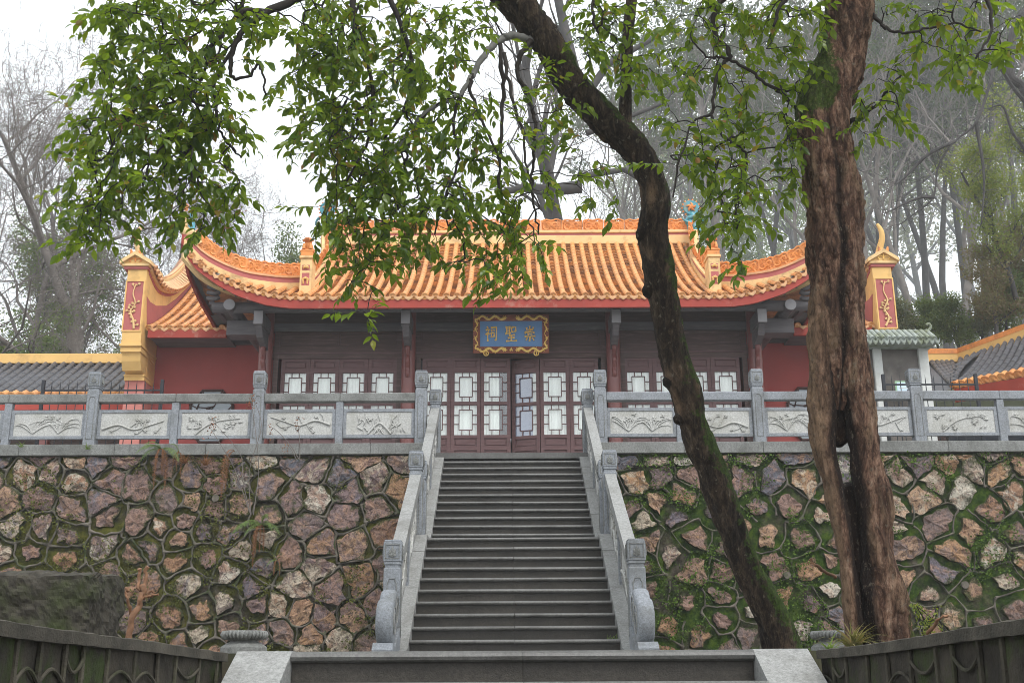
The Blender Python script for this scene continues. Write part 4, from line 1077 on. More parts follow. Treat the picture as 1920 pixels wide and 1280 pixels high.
# ---- columns, beams
cpx = [500, 767, 1149, 1414]; cxs = [xp(p, FY, 680) for p in cpx]
zl1 = zy(672, FY)      # door head
zl2 = zy(647, FY); zl3 = zy(628, FY); zl4 = zy(622, FY)
for x in cxs:
    m = MB(); m.lathe([(.15, 0), (.15, 3.6), (.148, 3.9)], (x, FY - .15, ZT + .12), 24); m.build('column', M['column'], hall, smooth=40)
    m = MB(); m.lathe([(.21, 0), (.235, .05), (.21, .10), (.17, .13)], (x, FY - .15, ZT), 24); m.build('column_base', M['granite'], hall, smooth=40)
    # projecting beam head
    bx = x + (-.10 if x < 0 and x < -4 else .10 if x > 4 else 0)
    zt_, zb_ = zy(581, 22.95), zy(606, 22.95)
    MB().box(x - .10, x + .10, 22.95, 24.3, zb_, zt_, b=.006).build('beam_head', M['beam'], hall)
    MB().box(x - .095, x + .095, 22.925, 22.949, zb_ + .005, zt_ - .005).build('beam_end', M['beam_end'], hall)
    m = MB(); m.prism([(23.0, zb_ - .002), (23.15, zb_ - .22), (23.8, zb_ - .38), (23.86, zb_ - .002)], x - .07, x + .07, 'x'); m.build('bracket', M['beam'], hall)
    # carved scroll brace on the column front
    m = MB(); zz = zb_ - .30
    pth = [(x, 23.60, zz + .06), (x, 23.56, zz - .08), (x, 23.66, zz - .2), (x, 23.60, zz - .32), (x, 23.70, zz - .46), (x, 23.68, zz - .60), (x, 23.78, zz - .68)]
    m.tube(catmull(pth, 4), .055, 8, True, sx=.8); m.build('scroll_brace', M['column'], hall, smooth=60)
xL, xR_ = cxs[0], cxs[-1]
# big eave beams
zt_, zb_ = zy(575, 23.0), zy(600, 23.0)
m = MB(); m.tube([(xL - 1.0, 23.05, zt_ + .02), (xR_ + 1.0, 23.05, zt_ + .02)], .12, 14); m.build('eave_purlin', M['beam'], hall, smooth=60)
for s, px_ in ((-1, 430), (1, 1482)):
    p = at(px_, 571, 22.85)
    m = MB(); m.tube([(p.x, 22.85, p.z), (p.x, 26.5, p.z)], .125, 18); m.build('side_purlin', M['beam'], hall, smooth=50)
    m = MB(); m.lathe([(.001, 0), (.12, 0), (.12, .02), (.001, .02)], (0, 0, 0), 20, Matrix.Translation((p.x, 22.845, p.z)) @ Matrix.Rotation(math.pi / 2, 4, 'X')); m.build('purlin_end', M['beam_end'], hall)
    # corner hip rafter and carved bracket
    a = Vector((s * 5.35, 24.0, 7.9)); b_ = Vector((s * (XC - .2), EY + .2, fbz[-1] - .02))
    m = MB(); m.tube([a, a.lerp(b_, .5) - Vector((0, 0, .10)), b_], [.13, .12, .08], 4); m.build('hip_rafter', M['beam'], hall)
    q = at(430 - 28 if s < 0 else 1510, 555, 22.95)
    m = MB()
    for k in range(3): m.tube(catmull([q + Vector((s * .15, 0, .22 - .13 * k)), q + Vector((-s * .02, -.03, .15 - .11 * k)), q + Vector((-s * .1, 0, .2 - .11 * k))], 3), .05, 6)
    m.build('carved_bracket', M['beam'], hall, smooth=60)
    x0_, x1_ = sorted((s * 5.30, s * (5.30 + .80)))
    z_ = zy(617, 23.6)
    MB().box(x0_, x1_, 23.45, 23.85, z_ - .15, z_ + .18, b=.006).build('corner_beam', M['beam'], hall)
    for k in range(3):
        x_ = s * (5.55 + .42 * k)
        MB().box(x_ - .05, x_ + .05, 23.2, 24.5, zside(24) - .42 + .03 * k, zside(24) - .34 + .03 * k).build('exposed_rafter', M['beam_end'] if k == 1 else M['beam'], hall)
    # red side wall of the hall, going back
    MB().box(min(s * 5.25, s * 5.1), max(s * 5.25, s * 5.1), FY + .05, 30.5, ZT, 8.2).build('side_wall', M['redwall'], hall)
MB().box(-5.1, 5.1, 30.3, 30.5, ZT, 8.6).build('back_wall', M['redwall'], hall)
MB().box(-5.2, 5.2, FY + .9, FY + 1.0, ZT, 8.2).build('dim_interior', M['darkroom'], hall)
MB().box(xL, xR_, FY + .02, FY + .30, zl4, 8.05).build('lintel_beam', M['wood'], hall)
MB().box(xL, xR_, FY - .06, FY + .0, zl4 + .02, zl4 + .20, b=.01).build('lintel_beam', M['beam'], hall)
MB().box(xL, xR_, FY - .02, FY + .06, zl1 + .004, zl2 - .004).build('lintel_board', M['wood'], hall)
MB().box(xL, xR_, FY - .035, FY + .02, zl1 + .12, zl1 + .15).build('lintel_moulding', M['wood_door'], hall)
MB().box(xL, xR_, FY + .0, FY + .2, ZT, ZT + .10).build('threshold', M['wood'], hall)
# frieze panels
def framed(par, x0, x1, z0, z1, y, mat_f, mat_p, fr=.04, nm='frieze_panel', inner=True):
    m = MB(); m.box(x0, x1, y - .02, y + .03, z0, z0 + fr); m.box(x0, x1, y - .02, y + .03, z1 - fr, z1); m.box(x0, x0 + fr, y - .02, y + .03, z0 + fr, z1 - fr); m.box(x1 - fr, x1, y - .02, y + .03, z0 + fr, z1 - fr)
    o = m.build(nm, mat_f, par); MB().box(x0 + fr, x1 - fr, y + .012, y + .03, z0 + fr, z1 - fr).build('panel_board', mat_p, o)
    if inner:
        g_ = fr + .035
        if x1 - x0 > 2.4 * g_ and z1 - z0 > 2.4 * g_:
            MB().box(x0 + g_, x1 - g_, y + .0, y + .012, z0 + g_, z1 - g_, b=.005).build('raised_field', mat_p, o)
    return o
bays = [(cxs[0] + .16, cxs[1] - .16), (cxs[1] + .16, cxs[2] - .16), (cxs[2] + .16, cxs[3] - .16)]
for i, (a, b_) in enumerate(bays):
    MB().box(a - .01, a + .10, FY - .03, FY + .06, ZT, zl4).build('door_jamb', M['wood'], hall); MB().box(b_ - .10, b_ + .01, FY - .03, FY + .06, ZT, zl4).build('door_jamb', M['wood'], hall)
    n = 3 if i == 1 else 2; w_ = (b_ - a - .2) / n
    for k in range(n): framed(hall, a + .1 + k * w_ + .002, a + .1 + (k + 1) * w_ - .002, zl2, zl4, FY, M['wood'], M['wood'], .035, inner=False)
# door leaves
H_ = zl1 - ZT - .10
def zrel(py): return zy(py, FY) - (ZT + .10)
def leaf_door(x0, x1, ang=0.0, hinge='l', reflect=0, lab=None):
    W = x1 - x0 - .006; fr = .075
    z = [0, zrel(841.5), zrel(838), zrel(819), zrel(815), zrel(758.5), zrel(752.5), zrel(697.5), zrel(693), H_]
    o = MB()
    y0, y1 = -.03, .03
    o.box(0, fr, y0, y1, 0, H_); o.box(W - fr, W, y0, y1, 0, H_)
    for (a, b_) in ((H_ - .05, H_), (z[7] + .0, z[8] + .035), (z[5] - .035, z[6] + .035) if False else (z[5] , z[6]), (z[3] - .02, z[4]), (z[1] - .02, z[2] + .02), (0, .10)):
        o.box(fr, W - fr, y0 + .002, y1 - .002, min(a, b_), max(a, b_))
    d = o.build('door_leaf', M['wood_door'], hall, local=True)
    hx = x0 if hinge == 'l' else x1
    d.location = Vector((x0 + .003, FY + .02, ZT + .10)) - hall.location
    if ang:
        if hinge == 'l': d.rotation_euler.z = ang
        else:
            d.location = Vector((x1 - .003, FY + .02, ZT + .10)) - hall.location - Vector((W * math.cos(ang), W * math.sin(ang), 0)); d.rotation_euler.z = ang
    if lab: d['label'] = lab
    # boards
    for (a, b_) in ((z[8] + .035, H_ - .05), (z[2] + .02, z[3] - .02), (.10, z[1] - .02)):
        MB().box(fr, W - fr, .0, .015, a, b_).build('door_board', M['wood_door'], d, local=True)
        if b_ - a > .12: MB().box(fr + .03, W - fr - .03, -.012, .0, a + .03, b_ - .03, b=.006).build('raised_field', M['wood_door'], d, local=True)
    for (a, b_) in ((z[6], z[7]), (z[4], z[5])):
        h = b_ - a; gx0, gx1 = fr, W - fr; gw = gx1 - gx0
        cx0, cx1 = gx0 + gw * .215, gx1 - gw * .205; cz0, cz1 = a + h * .17, b_ - h * .16; t_ = .009
        lm = MB()
        def bar(xa, za, xb, zb_2): lm.box(min(xa, xb) - (t_ if xa == xb else 0), max(xa, xb) + (t_ if xa == xb else 0), -.014, .004, min(za, zb_2) - (t_ if za == zb_2 else 0), max(za, zb_2) + (t_ if za == zb_2 else 0))
        bar(cx0, cz0, cx1, cz0); bar(cx0, cz1, cx1, cz1); bar(cx0 + .0001, cz0, cx0 + .0001, cz1); bar(cx1, cz0, cx1, cz1) if False else None
        lm.box(cx0 - t_, cx0 + t_, -.0142, .0042, cz0, cz1); lm.box(cx1 - t_, cx1 + t_, -.0142, .0042, cz0, cz1)
        for fx_ in (.34, .67):
            xx_ = gx0 + gw * fx_
            lm.box(xx_ - t_, xx_ + t_, -.0138, .0038, cz1, b_); lm.box(xx_ - t_, xx_ + t_, -.0138, .0038, a, cz0)
        for fz in (.36, .66):
            zz = a + h * fz
            lm.box(gx0, cx0, -.0138, .0038, zz - t_, zz + t_); lm.box(cx1, gx1, -.0138, .0038, zz - t_, zz + t_)
        lm.build('lattice', M['wood_door'], d, local=True)
        gm = MB().box(gx0, gx1, .010, .014, a, b_); gm.build('pane', M['glass'], d, local=True)
        cm_ = MB(); cw = 1.0
        if reflect == 1: cx_e = gx0 + gw * .66
        elif reflect == 2: cx_e = gx1
        else: cx_e = gx1
        ph = rnd.uniform(0, 6)
        cm_.grid(lambda u, v: (gx0 + (cx_e - gx0) * u, .05 + .011 * math.sin(u * 30 + ph + .4 * math.sin(v * 2)) + .006 * math.sin(u * 71 + ph), a - .01 + (h + .02) * v), 44, 2, True)
        if reflect == 2:
            MB().box(gx0, gx0 + gw * .80, .020, .024, a, b_).build('reflection_pane', M['blue_reflection'], d, local=True)
        cm_.build('curtain', M['curtain'], d, local=True, smooth=True)
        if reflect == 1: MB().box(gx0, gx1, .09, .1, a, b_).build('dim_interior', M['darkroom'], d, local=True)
    return d
ce = [xp(p, FY, 760) for p in (790.5, 845, 901, 957.5, 1013, 1068.5, 1123.5)]
for i in range(6):
    if i == 3: leaf_door(ce[3], ce[4], -.30, 'r', 2, 'door leaf standing slightly ajar, a bluish reflection coloured into its panes')
    elif i == 2: leaf_door(ce[2], ce[3], 0, 'l', 1, 'door leaf with its curtain half drawn')
    else: leaf_door(ce[i], ce[i + 1])
for (a, b_) in ((523.5, 743), (1171, 1391.5)):
    e = [xp(a + (b_ - a) * k / 4, FY, 760) for k in range(5)]
    for i in range(4): leaf_door(e[i], e[i + 1])
m = MB(); m.tube([(ce[3] - .0, FY - .05, zy(823, FY)), (ce[3], FY - .07, zy(826, FY)), (ce[3], FY - .05, zy(829, FY))], .012, 6); m.build('padlock', M['beam_end'], hall)

# ---- name plaque
PY = 23.55
pl0, pl1 = at(887, 661, PY), at(1029, 592, PY)
pz = (pl0.z + pl1.z) / 2; pxc = (pl0.x + pl1.x) / 2; PW, PHh = pl1.x - pl0.x, (pl1.z - pl0.z) * 1.02
plq = empty('name_plaque', (pxc, PY, pl0.z), 'blue name plaque with three gold characters in a gilded dragon frame above the doors', 'sign')
TILT = Matrix.Translation((0, 0, PHh / 2)) @ Matrix.Rotation(R(14), 4, 'X')
def pb(m, name, mat, par=None, smooth=False):
    me = m.mesh(name, mat, smooth); me.transform(TILT if par is None else TILT); return link(name, me, par or plq)
hw, hh = PW / 2, PHh / 2; fr = .145
m = MB(); m.box(-hw, hw, -.03, .05, hh - fr, hh, b=.008); m.box(-hw, hw, -.03, .05, -hh, -hh + fr, b=.008); m.box(-hw, -hw + fr, -.028, .05, -hh + fr, hh - fr); m.box(hw - fr, hw, -.028, .05, -hh + fr, hh - fr)
pb(m, 'plaque_frame', M['plaque'])
pb(MB().box(-hw + fr, hw - fr, -.005, .04, -hh + fr, hh - fr), 'blue_board', M['blue'])
m = MB()
for s in (-1, 1):
    for (z0, sg) in ((-hh + fr * .5, 1), (hh - fr * .5, -1)):
        # long curling dragon body along frame
        pts = []
        for t in np.linspace(0, 1, 24):
            if t < .62: u = t / .62; x = s * (.10 + .04 + (hw - fr * .5 - .14) * u); z = z0 + sg * .035 * math.sin(u * 14)
            else: u = (t - .62) / .38; x = s * (hw - fr * .5 + .025 * math.sin(u * 11)); z = z0 + sg * u * (hh - fr * .55)
            pts.append((x, -.05, z))
        m.tube(catmull(pts, 2), np.interp(np.linspace(0, 1, 47), [0, .08, .5, 1], [.045, .03, .026, .008]), 6)
        hd = pts[0]
        for k in range(6):
            a = k * 1.05; m.tube([(hd[0], -.055, hd[2]), (hd[0] + .06 * math.cos(a), -.06, hd[2] + .05 * math.sin(a))], [.022, .005], 5)
        for k in (5, 9, 13, 17, 21):
            p = pts[k]
            for q in range(4):
                a = q * 1.57 + k; m.tube([(p[0], -.05, p[2]), (p[0] + .055 * math.cos(a), -.05, p[2] + .05 * math.sin(a))], [.013, .004], 4)
    # ring ornaments under the lower edge
    cx = s * hw * .66; P = [(cx + .05 * math.cos(a), -.05, -hh + .0 + .05 * math.sin(a)) for a in np.linspace(0, 2 * math.pi, 15)]
    m.tube(P, .013, 6, False); m.tube([(cx, -.055, -hh - .03), (cx, -.055, -hh + .03)], .012, 5)
m.tube([(-.03, -.05, -hh + .05), (0, -.05, -hh + .10), (.03, -.05, -hh + .05)], [.02, .03, .02], 5)
pb(m, 'gold_dragons', M['gold'], None, 60)
# characters, brush strokes as tapering ridges; unit square -1..1
CHARS = {
 'si': [[(-.72, .92), (-.55, .70)], [(-.95, .48), (-.35, .55), (-.62, .15), (-.98, -.12)], [(-.64, .18), (-.62, -.95)], [(-.52, .15), (-.32, -.05)],
        [(-.12, .78), (.80, .86), (.78, .2), (.74, -.85), (.55, -.70)], [(-.12, .42), (.50, .47)], [(-.05, .12), (-.02, -.42)], [(-.05, .12), (.46, .16), (.40, -.38)], [(-.02, -.36), (.40, -.33)]],
 'sheng': [[(-.92, .85), (-.10, .90)], [(-.74, .85), (-.72, .02)], [(-.26, .88), (-.26, -.12)], [(-.72, .60), (-.28, .62)], [(-.72, .34), (-.28, .36)], [(-.95, .0), (-.05, .12)],
        [(.08, .82), (.10, .22)], [(.08, .82), (.78, .88), (.72, .28)], [(.10, .26), (.72, .30)],
        [(.62, -.12), (-.35, -.22)], [(-.55, -.52), (.55, -.46)], [(.02, -.18), (.02, -.90)], [(-.85, -.92), (.95, -.86)]],
 'chong': [[(0, .98), (0, .55)], [(-.52, .80), (-.50, .50), (.52, .56)], [(.54, .84), (.52, .54)], [(0, .42), (.06, .26)], [(-.72, .22), (-.82, .0)], [(-.74, .20), (.74, .26), (.60, .04)],
        [(-.38, -.08), (.40, -.04)], [(-.85, -.36), (.90, -.30)], [(.02, -.32), (.02, -.96), (-.14, -.82)], [(-.38, -.52), (-.62, -.82)], [(.38, -.50), (.68, -.84)]],
}
for k, nm in enumerate(('si', 'sheng', 'chong')):
    m = MB(); cx = (-.58 + .56 * k) * hw * .98 ; sz = (hh - fr) * .62
    cx = (-.59, 0.0, .565)[k] * (hw - fr) * 1.06
    for stv in CHARS[nm]:
        P = [(cx + a * sz * .78, -.014, b_ * sz) for a, b_ in stv]
        P2 = []
        for i in range(len(P) - 1):
            for t in np.linspace(0, 1, 6, endpoint=False): P2.append(tuple(np.array(P[i]) * (1 - t) + np.array(P[i + 1]) * t))
        P2.append(P[-1]); n = len(P2)
        rad = [.0155 + .007 * math.cos(2 * math.pi * i / (n - 1)) + .002 * (1 - i / n) for i in range(n)]
        m.tube(P2, rad, 6)
    pb(m, 'gold_character', M['gold'], None, 60)

# ================================================================== WINGS
for s in (-1, 1):
    wg = empty('side_wing', (s * 7.0, 25.9, ZT), 'red walled side wing with ochre gable pier, ' + ('left of the hall' if s < 0 else 'mostly hidden by the split trunk'), 'building', 'wings of the temple hall')
    wg['group'] = 'wings of the temple hall'
    S = (lambda x: x) if s < 0 else (lambda x: -x)
    mir = lambda pts: pts
    PYf = 25.2
    xo, xi = at(235, 560, PYf).x, at(271, 560, PYf).x         # negative
    xo_, xi_ = sorted((S(xo), S(xi)))
    ztp, zpb, zm2, zcb, zcb2 = zy(503, PYf), zy(641, PYf), zy(654, PYf), zy(706, 25.8), zy(713, 25.8)
    # pier (overhanging gable-wall head)
    MB().box(xo_, xi_, PYf, 26.4, zpb, ztp).build('gable_pier', M['yellow'], wg)
    m = MB(); m.box(xo_ - .03, xi_ + .03, PYf - .03, 26.38, zpb - .07, zpb - .002, b=.01); m.box(xo_ - .015, xi_ + .015, PYf + .02, 26.36, zm2 - .03, zpb - .072, b=.01); m.build('corbel_moulding', M['yellow'], wg)
    cur = [(PYf + .08, zm2 - .03), (PYf + .12, zm2 - .22), (PYf + .24, zm2 - .42), (PYf + .42, zcb + .10), (PYf + .48, zcb + .05), (26.35, zcb + .05), (26.35, zm2 - .03)]
    MB().prism(cur, xo_ + .005, xi_ - .005, 'x').build('corbel', M['yellow'], wg)
    m = MB(); m.box(xo_ - .02, xi_ + .02, PYf + .42, 26.3, zcb, zcb + .05, b=.008); m.box(xo_ - .01, xi_ + .01, PYf + .45, 26.3, zcb2, zcb - .001); m.build('corbel_moulding', M['yellow'], wg)
    MB().box(xo_, xi_, PYf + .5, 26.4, ZT, zcb2 - .001).build('wall_base', M['pinkwall'], wg)
    # front carved panel
    a = at(240, 528, PYf); b_ = at(261, 619, PYf); pc = (S(a.x) + S(b_.x)) / 2
    pw = abs(b_.x - a.x) / 2 + .01; z0, z1 = b_.z, a.z
    fp = MB().box(pc - pw, pc + pw, PYf - .004, PYf + .02, z0, z1); fo = fp.build('plum_panel', M['mauve'], wg)
    m = MB(); f_ = .03
    m.box(pc - pw - f_, pc - pw, PYf - .02, PYf + .01, z0 - f_, z1 + f_); m.box(pc + pw, pc + pw + f_, PYf - .02, PYf + .01, z0 - f_, z1 + f_); m.box(pc - pw, pc + pw, PYf - .02, PYf + .01, z1, z1 + f_); m.box(pc - pw, pc + pw, PYf - .02, PYf + .01, z0 - f_, z0)
    m.build('panel_frame', M['yellow'], fo)
    m = MB(); h = z1 - z0
    tp = [(pc + s * -.06, PYf - .02, z0 + .03), (pc + .03, PYf - .02, z0 + .2 * h), (pc - .05, PYf - .02, z0 + .38 * h), (pc + .04, PYf - .02, z0 + .55 * h), (pc - .03, PYf - .02, z0 + .75 * h), (pc + .02, PYf - .02, z0 + .95 * h)]
    C = catmull(tp, 5); m.tube(C, np.linspace(.028, .012, len(C)), 6)
    r_ = random.Random(4)
    for k in range(15):
        i = r_.randrange(2, len(C)); p = C[i]; sx = r_.choice((-1, 1)); q = (max(pc - pw + .03, min(pc + pw - .03, p[0] + sx * r_.uniform(.04, .10))), PYf - .025, min(z1 - .04, p[2] + r_.uniform(.0, .09)))
        m.tube([p, q], [.012, .008], 5)
        for j in range(5): m.tube([q, (q[0] + .03 * math.cos(j * 1.26), q[1], q[2] + .03 * math.sin(j * 1.26))], [.014, .012], 5)
    m.build('plum_relief', M['cream'], fo, smooth=60)
    # pediment
    pa, pb_, pk = at(226, 500, PYf - .1), at(281, 503, PYf - .1), at(254, 478, PYf - .1)
    xa, xb = sorted((S(pa.x), S(pb_.x))); xk = S(pk.x); zb_ = ztp
    m = MB(); m.box(xa + .06, xb - .06, PYf - .04, 26.0, zb_, zb_ + .07, b=.008); m.build('cornice', M['mauve'], wg)
    m = MB(); m.box(xa + .02, xb - .02, PYf - .08, 26.0, zb_ + .07, zb_ + .13, b=.008); m.build('cornice', M['cream'], wg)
    m = MB(); m.prism([(xa + .03, zb_ + .13), (xb - .03, zb_ + .13), (xk, pk.z)], PYf - .06, 26.0); pdm = m.build('pediment', M['yellow'], wg)
    m = MB(); m.prism([(xa - .02, zb_ + .10), (xa - .02, zb_ + .19), (xk, pk.z + .09), (xb + .02, zb_ + .19), (xb + .02, zb_ + .10), (xk, pk.z)], PYf - .14, 26.05); m.build('gable_board', M['cream'], wg)
    m = MB()
    for q in (-1, 1):
        m.tube(catmull([(xk, PYf - .075, zb_ + .22), (xk + q * .08, PYf - .08, zb_ + .25), (xk + q * .14, PYf - .08, zb_ + .20), (xk + q * .10, PYf - .08, zb_ + .17)], 4), .012, 5)
    m.tube([(xk, PYf - .08, zb_ + .17), (xk, PYf - .08, zb_ + .3)], [.018, .01], 5); m.build('scroll_relief', M['crest'] if s < 0 else M['gold'], pdm)
    # horn finial with a little dragon foot
    hz_ = pk.z + .06
    hp_ = [(xk - S(.02) * 0, PYf + .2, hz_), (xk + .02 * s, PYf + .16, hz_ + .16), (xk + .07 * s, PYf + .10, hz_ + .36), (xk + .06 * s, PYf + .08, hz_ + .56), (xk - .01 * s, PYf + .10, hz_ + .74)]
    C = catmull(hp_, 5); m = MB(); m.tube(C, np.interp(np.linspace(0, 1, len(C)), [0, .2, .75, 1], [.10, .085, .06, .035]), 10)
    for k in range(8):
        p = C[3 + k]; m.tube([p, (p[0] - s * .09, p[1] - .03, p[2] - .04)], [.04, .012], 5)
    m.build('horn_finial', M['cream'] if s < 0 else M['yellow'], wg, smooth=60)
    for k in range(2):
        MB().tube([(xk + (-.09 + .18 * k), PYf - .1, hz_ - .02), (xk + (-.09 + .18 * k) * 1.2, PYf - .12, hz_ + .08)], [.045, .015], 6).build('corner_scroll', M['crest'], wg)
    # gable wall running back, with curved tiled coping on top
    XI = xi
    cpts = [(279, 512), (292, 541), (305, 552), (322, 553), (342, 540), (362, 515), (392, 470), (420, 430)]
    cp = [atX(px_, py_, XI) for px_, py_ in cpts]
    C = catmull([(p.x, p.y, p.z) for p in cp], 5); C = [c for c in C if c[1] < 30.5]
    Cw = [(S(XI), c[1], c[2]) for c in C]
    poly = [(PYf + .6, ZT)] + [(PYf + .6, C[0][2])] + [(c[1], c[2]) for c in C if c[1] > PYf + .6] + [(C[-1][1], ZT)]
    MB().prism(poly, xo_ + .01, xi_ - .001, 'x').build('gable_wall', M['yellow'], wg)
    mid = (xo_ + xi_) / 2
    cpath = [(mid, c[1], c[2]) for c in Cw]
    band_along(cpath, .24, -.02, .05, 'coping_moulding', M['mauve'], wg); band_along(cpath, .30, .05, .13, 'coping_moulding', M['cream'], wg)
    hi_ = [(p[0], p[1], p[2] + .38) for p in cpath]
    m = MB(); vs = []
    for p in cpath: vs += [(p[0] - .36, p[1], p[2] + .13), (p[0] - .08, p[1], p[2] + .36), (p[0] + .08, p[1], p[2] + .36), (p[0] + .36, p[1], p[2] + .13)]
    n = len(cpath); m.add(vs, [(i * 4 + j, (i + 1) * 4 + j, (i + 1) * 4 + (j + 1) % 4, i * 4 + (j + 1) % 4) for i in range(n - 1) for j in range(4)]); m.build('coping_slope', M['glaze_pan'], wg)
    band_along(hi_, .07, -.04, .06, 'coping_ridge', M['cream'], wg); band_along(hi_, .045, .06, .11, 'coping_ridge', M['glaze_drip'], wg)
    bt2 = barrel('coping_tile', M['glaze_drip'], .05, .34, 6, True)
    for (p, d) in path_walk(cpath, .17):
        q = Vector(p) + Vector((-s * .38, 0, .13)); dirv = Vector((s * .30, 0, .24))
        Mx = basis(q, dirv, (0, 0, 1)); Mx.translation = q - wg.location; link('coping_tile', bt2, wg, Mx)
    # mauve field on the inner face of the gable wall
    fpts = [(275, 556), (281, 566), (292, 573), (312, 573), (330, 560), (348, 542), (364, 526), (373, 535), (350, 565), (325, 588), (295, 606), (275, 608)]
    pl_ = [atX(a, b2, XI) for a, b2 in fpts]
    m = MB(); x_a, x_b = sorted((S(XI), S(XI) - s * .012)); m.prism([(p.y, p.z) for p in pl_], x_a, x_b, 'x'); m.build('plaster_field', M['mauve'], wg)
    # lower roof
    WE = 25.4; zE = zy(612, WE); zT_ = at(373, 537, 28.8).z
    def zw(y): q = (y - WE) / 3.4; return zE + (zT_ - zE) * (.72 * q + .28 * q * q)
    xin, xout = abs(XI) - .08, 6.62
    rows = []; nn = int((xin - xout) / .235)
    for k in range(nn + 1):
        x = S(-(xin - .02 - k * (xin - xout - .1) / nn)); path = [(x, y, zw(y)) for y in np.linspace(WE, 28.7, 9)]
        rows.append((path, (1 if s < 0 else 1, 0, 0), (0, 0, 1), (0, 0)))
    tile_rows(wg, rows, bt, et, dt, .235, M['glaze_pan'], M['glaze'], n_ind=8)
    x_a, x_b = sorted((S(-xin - .05), S(-6.55)))
    m = MB(); m.grid(lambda u, v: (x_a + (x_b - x_a) * u, WE + .02 + 3.4 * v, zw(WE + .02 + 3.4 * v) - .06), 2, 8, True); m.build('roof_slope', M['glaze_pan'], wg)
    x_a, x_b = sorted((S(-xin - .0), S(-6.60)))
    MB().box(x_a, x_b, WE + .0, WE + .08, zy(630, WE), zE - .05).build('fascia_board', M['fascia'], wg)
    MB().box(x_a, x_b, WE + .08, 26.5, zy(630, WE) + .04, zy(630, WE) + .09).build('soffit', M['beam'], wg)
    # red wall
    x_a, x_b = sorted((S(XI) , S(-5.26)))
    MB().box(x_a, x_b, 26.4, 26.6, ZT, zE + .3).build('red_wall', M['redwall'], wg)
    MB().box(x_a, x_b, 26.30, 26.395, zy(645, 26.4), zy(633, 26.4)).build('eave_shadow_band', M['beam'], wg)  # dark grey strip in place of the shadow band under the wing eave
    # octagonal crazed-ice window
    wx = (at(397, 760, 26.38).x); wx = S(wx); wz1 = zy(730, 26.38); wz0 = wz1 - 1.25; ww = .50; cz = (wz0 + wz1) / 2; ch = (wz1 - wz0) / 2; ct = .27
    oct_ = [(-ww, -ch + ct * 1.3), (-ww + ct, -ch), (ww - ct, -ch), (ww, -ch + ct * 1.3), (ww, ch - ct * 1.3), (ww - ct, ch), (-ww + ct, ch), (-ww, ch - ct * 1.3)]
    wn = MB(); wn.prism([(wx + a, cz + b2) for a, b2 in oct_], 26.375, 26.398); wo_ = wn.build('lattice_window', M['winpale'], wg)
    m = MB(); m.tube([(wx + a, 26.36, cz + b2) for a, b2 in oct_ + oct_[:1]], .035, 4, False); m.build('window_frame', M['wood'], wo_)
    r_ = random.Random(8); m = MB()
    pts_ = [(wx + r_.uniform(-ww, ww) * .85, cz + r_.uniform(-ch, ch) * .85) for _ in range(26)]
    for i, p in enumerate(pts_):
        for j in sorted(range(len(pts_)), key=lambda j: (pts_[j][0] - p[0]) ** 2 + (pts_[j][1] - p[1]) ** 2)[1:4]:
            q = pts_[j]; m.tube([(p[0], 26.362, p[1]), (q[0], 26.362, q[1])], .012, 4)
    for (a, b2) in oct_:
        q = min(pts_, key=lambda p: (p[0] - wx - a) ** 2 + (p[1] - cz - b2) ** 2); m.tube([(wx + a, 26.362, cz + b2), (q[0], 26.362, q[1])], .012, 4)
    m.build('crazed_lattice', M['wood'], wo_)

# ================================================================== CORRIDOR ROOFS
gb, ge = barrel('grey_tile', M['grey_tile'], .075, .33, 6), barrel('eave_tile', M['glaze'], .082, .30, 7, True)
gd = drip_mesh('drip_tile', M['glaze'], .2)
cl = empty('covered_corridor', (-11, 28, ZT), 'low corridor with dark grey tiled roof and ochre ridge at the left edge', 'building')
zE, zT_ = zy(741, 27, 200), zy(679, 29.5, 200)
rows = []
for k in range(34):
    x = -9.0 - k * .24; rows.append(([(x, y, zE + (zT_ - zE) * (.8 * q + .2 * q * q)) for q in np.linspace(0, 1, 6) for y in [27 + 2.5 * q]], (-1, 0, 0), (0, 0, 1), (0, 0)))
tile_rows(cl, rows, gb, ge, gd, .24, M['grey_tile'], M['grey_tile'], n_ind=9, L=.32, panL=.16, names=('grey_tile', 'eave_tile', 'drip_tile'))
MB().box(-18, -8.7, 29.35, 29.65, zT_ - .06, zy(663, 29.4, 200), b=.01).build('ridge_band', M['yellow'], cl)
m = MB(); m.grid(lambda u, v: (-18 + 9.3 * u, 27 + 2.5 * v, zE - .05 + (zT_ - zE) * v), 2, 4, True); m.build('roof_slope', M['grey_tile'], cl)
MB().box(-18, -8.7, 27.02, 27.1, zE - .35, zE - .08).build('fascia_board', M['fascia'], cl)
MB().box(-18, -8.65, 28.4, 28.6, ZT, zE + .2).build('corridor_wall', M['wood'], cl)
for k in range(5): MB().box(-9.4 - k * 2 - .1, -9.4 - k * 2 + .1, 27.4, 27.6, ZT, zE).build('corridor_post', M['column'], cl)
crr = empty('covered_corridor', (11.5, 27, ZT), 'corner of a corridor with dark grey tiles and a roof rising at the right edge', 'building')
rows = []
def seg3(a, b_, n=6, sag=.10):
    return [tuple(np.array(a) * (1 - t) + np.array(b_) * t - np.array([0, 0, sag * math.sin(math.pi * t)])) for t in np.linspace(0, 1, n)]
ra, rb_, rc = at(1735, 676, 29.4), at(1793, 676, 29.2), at(1945, 622, 26.8)
ea, eb, ec = at(1735, 742, 27.0), at(1789, 722, 26.9), at(1975, 690, 24.4)
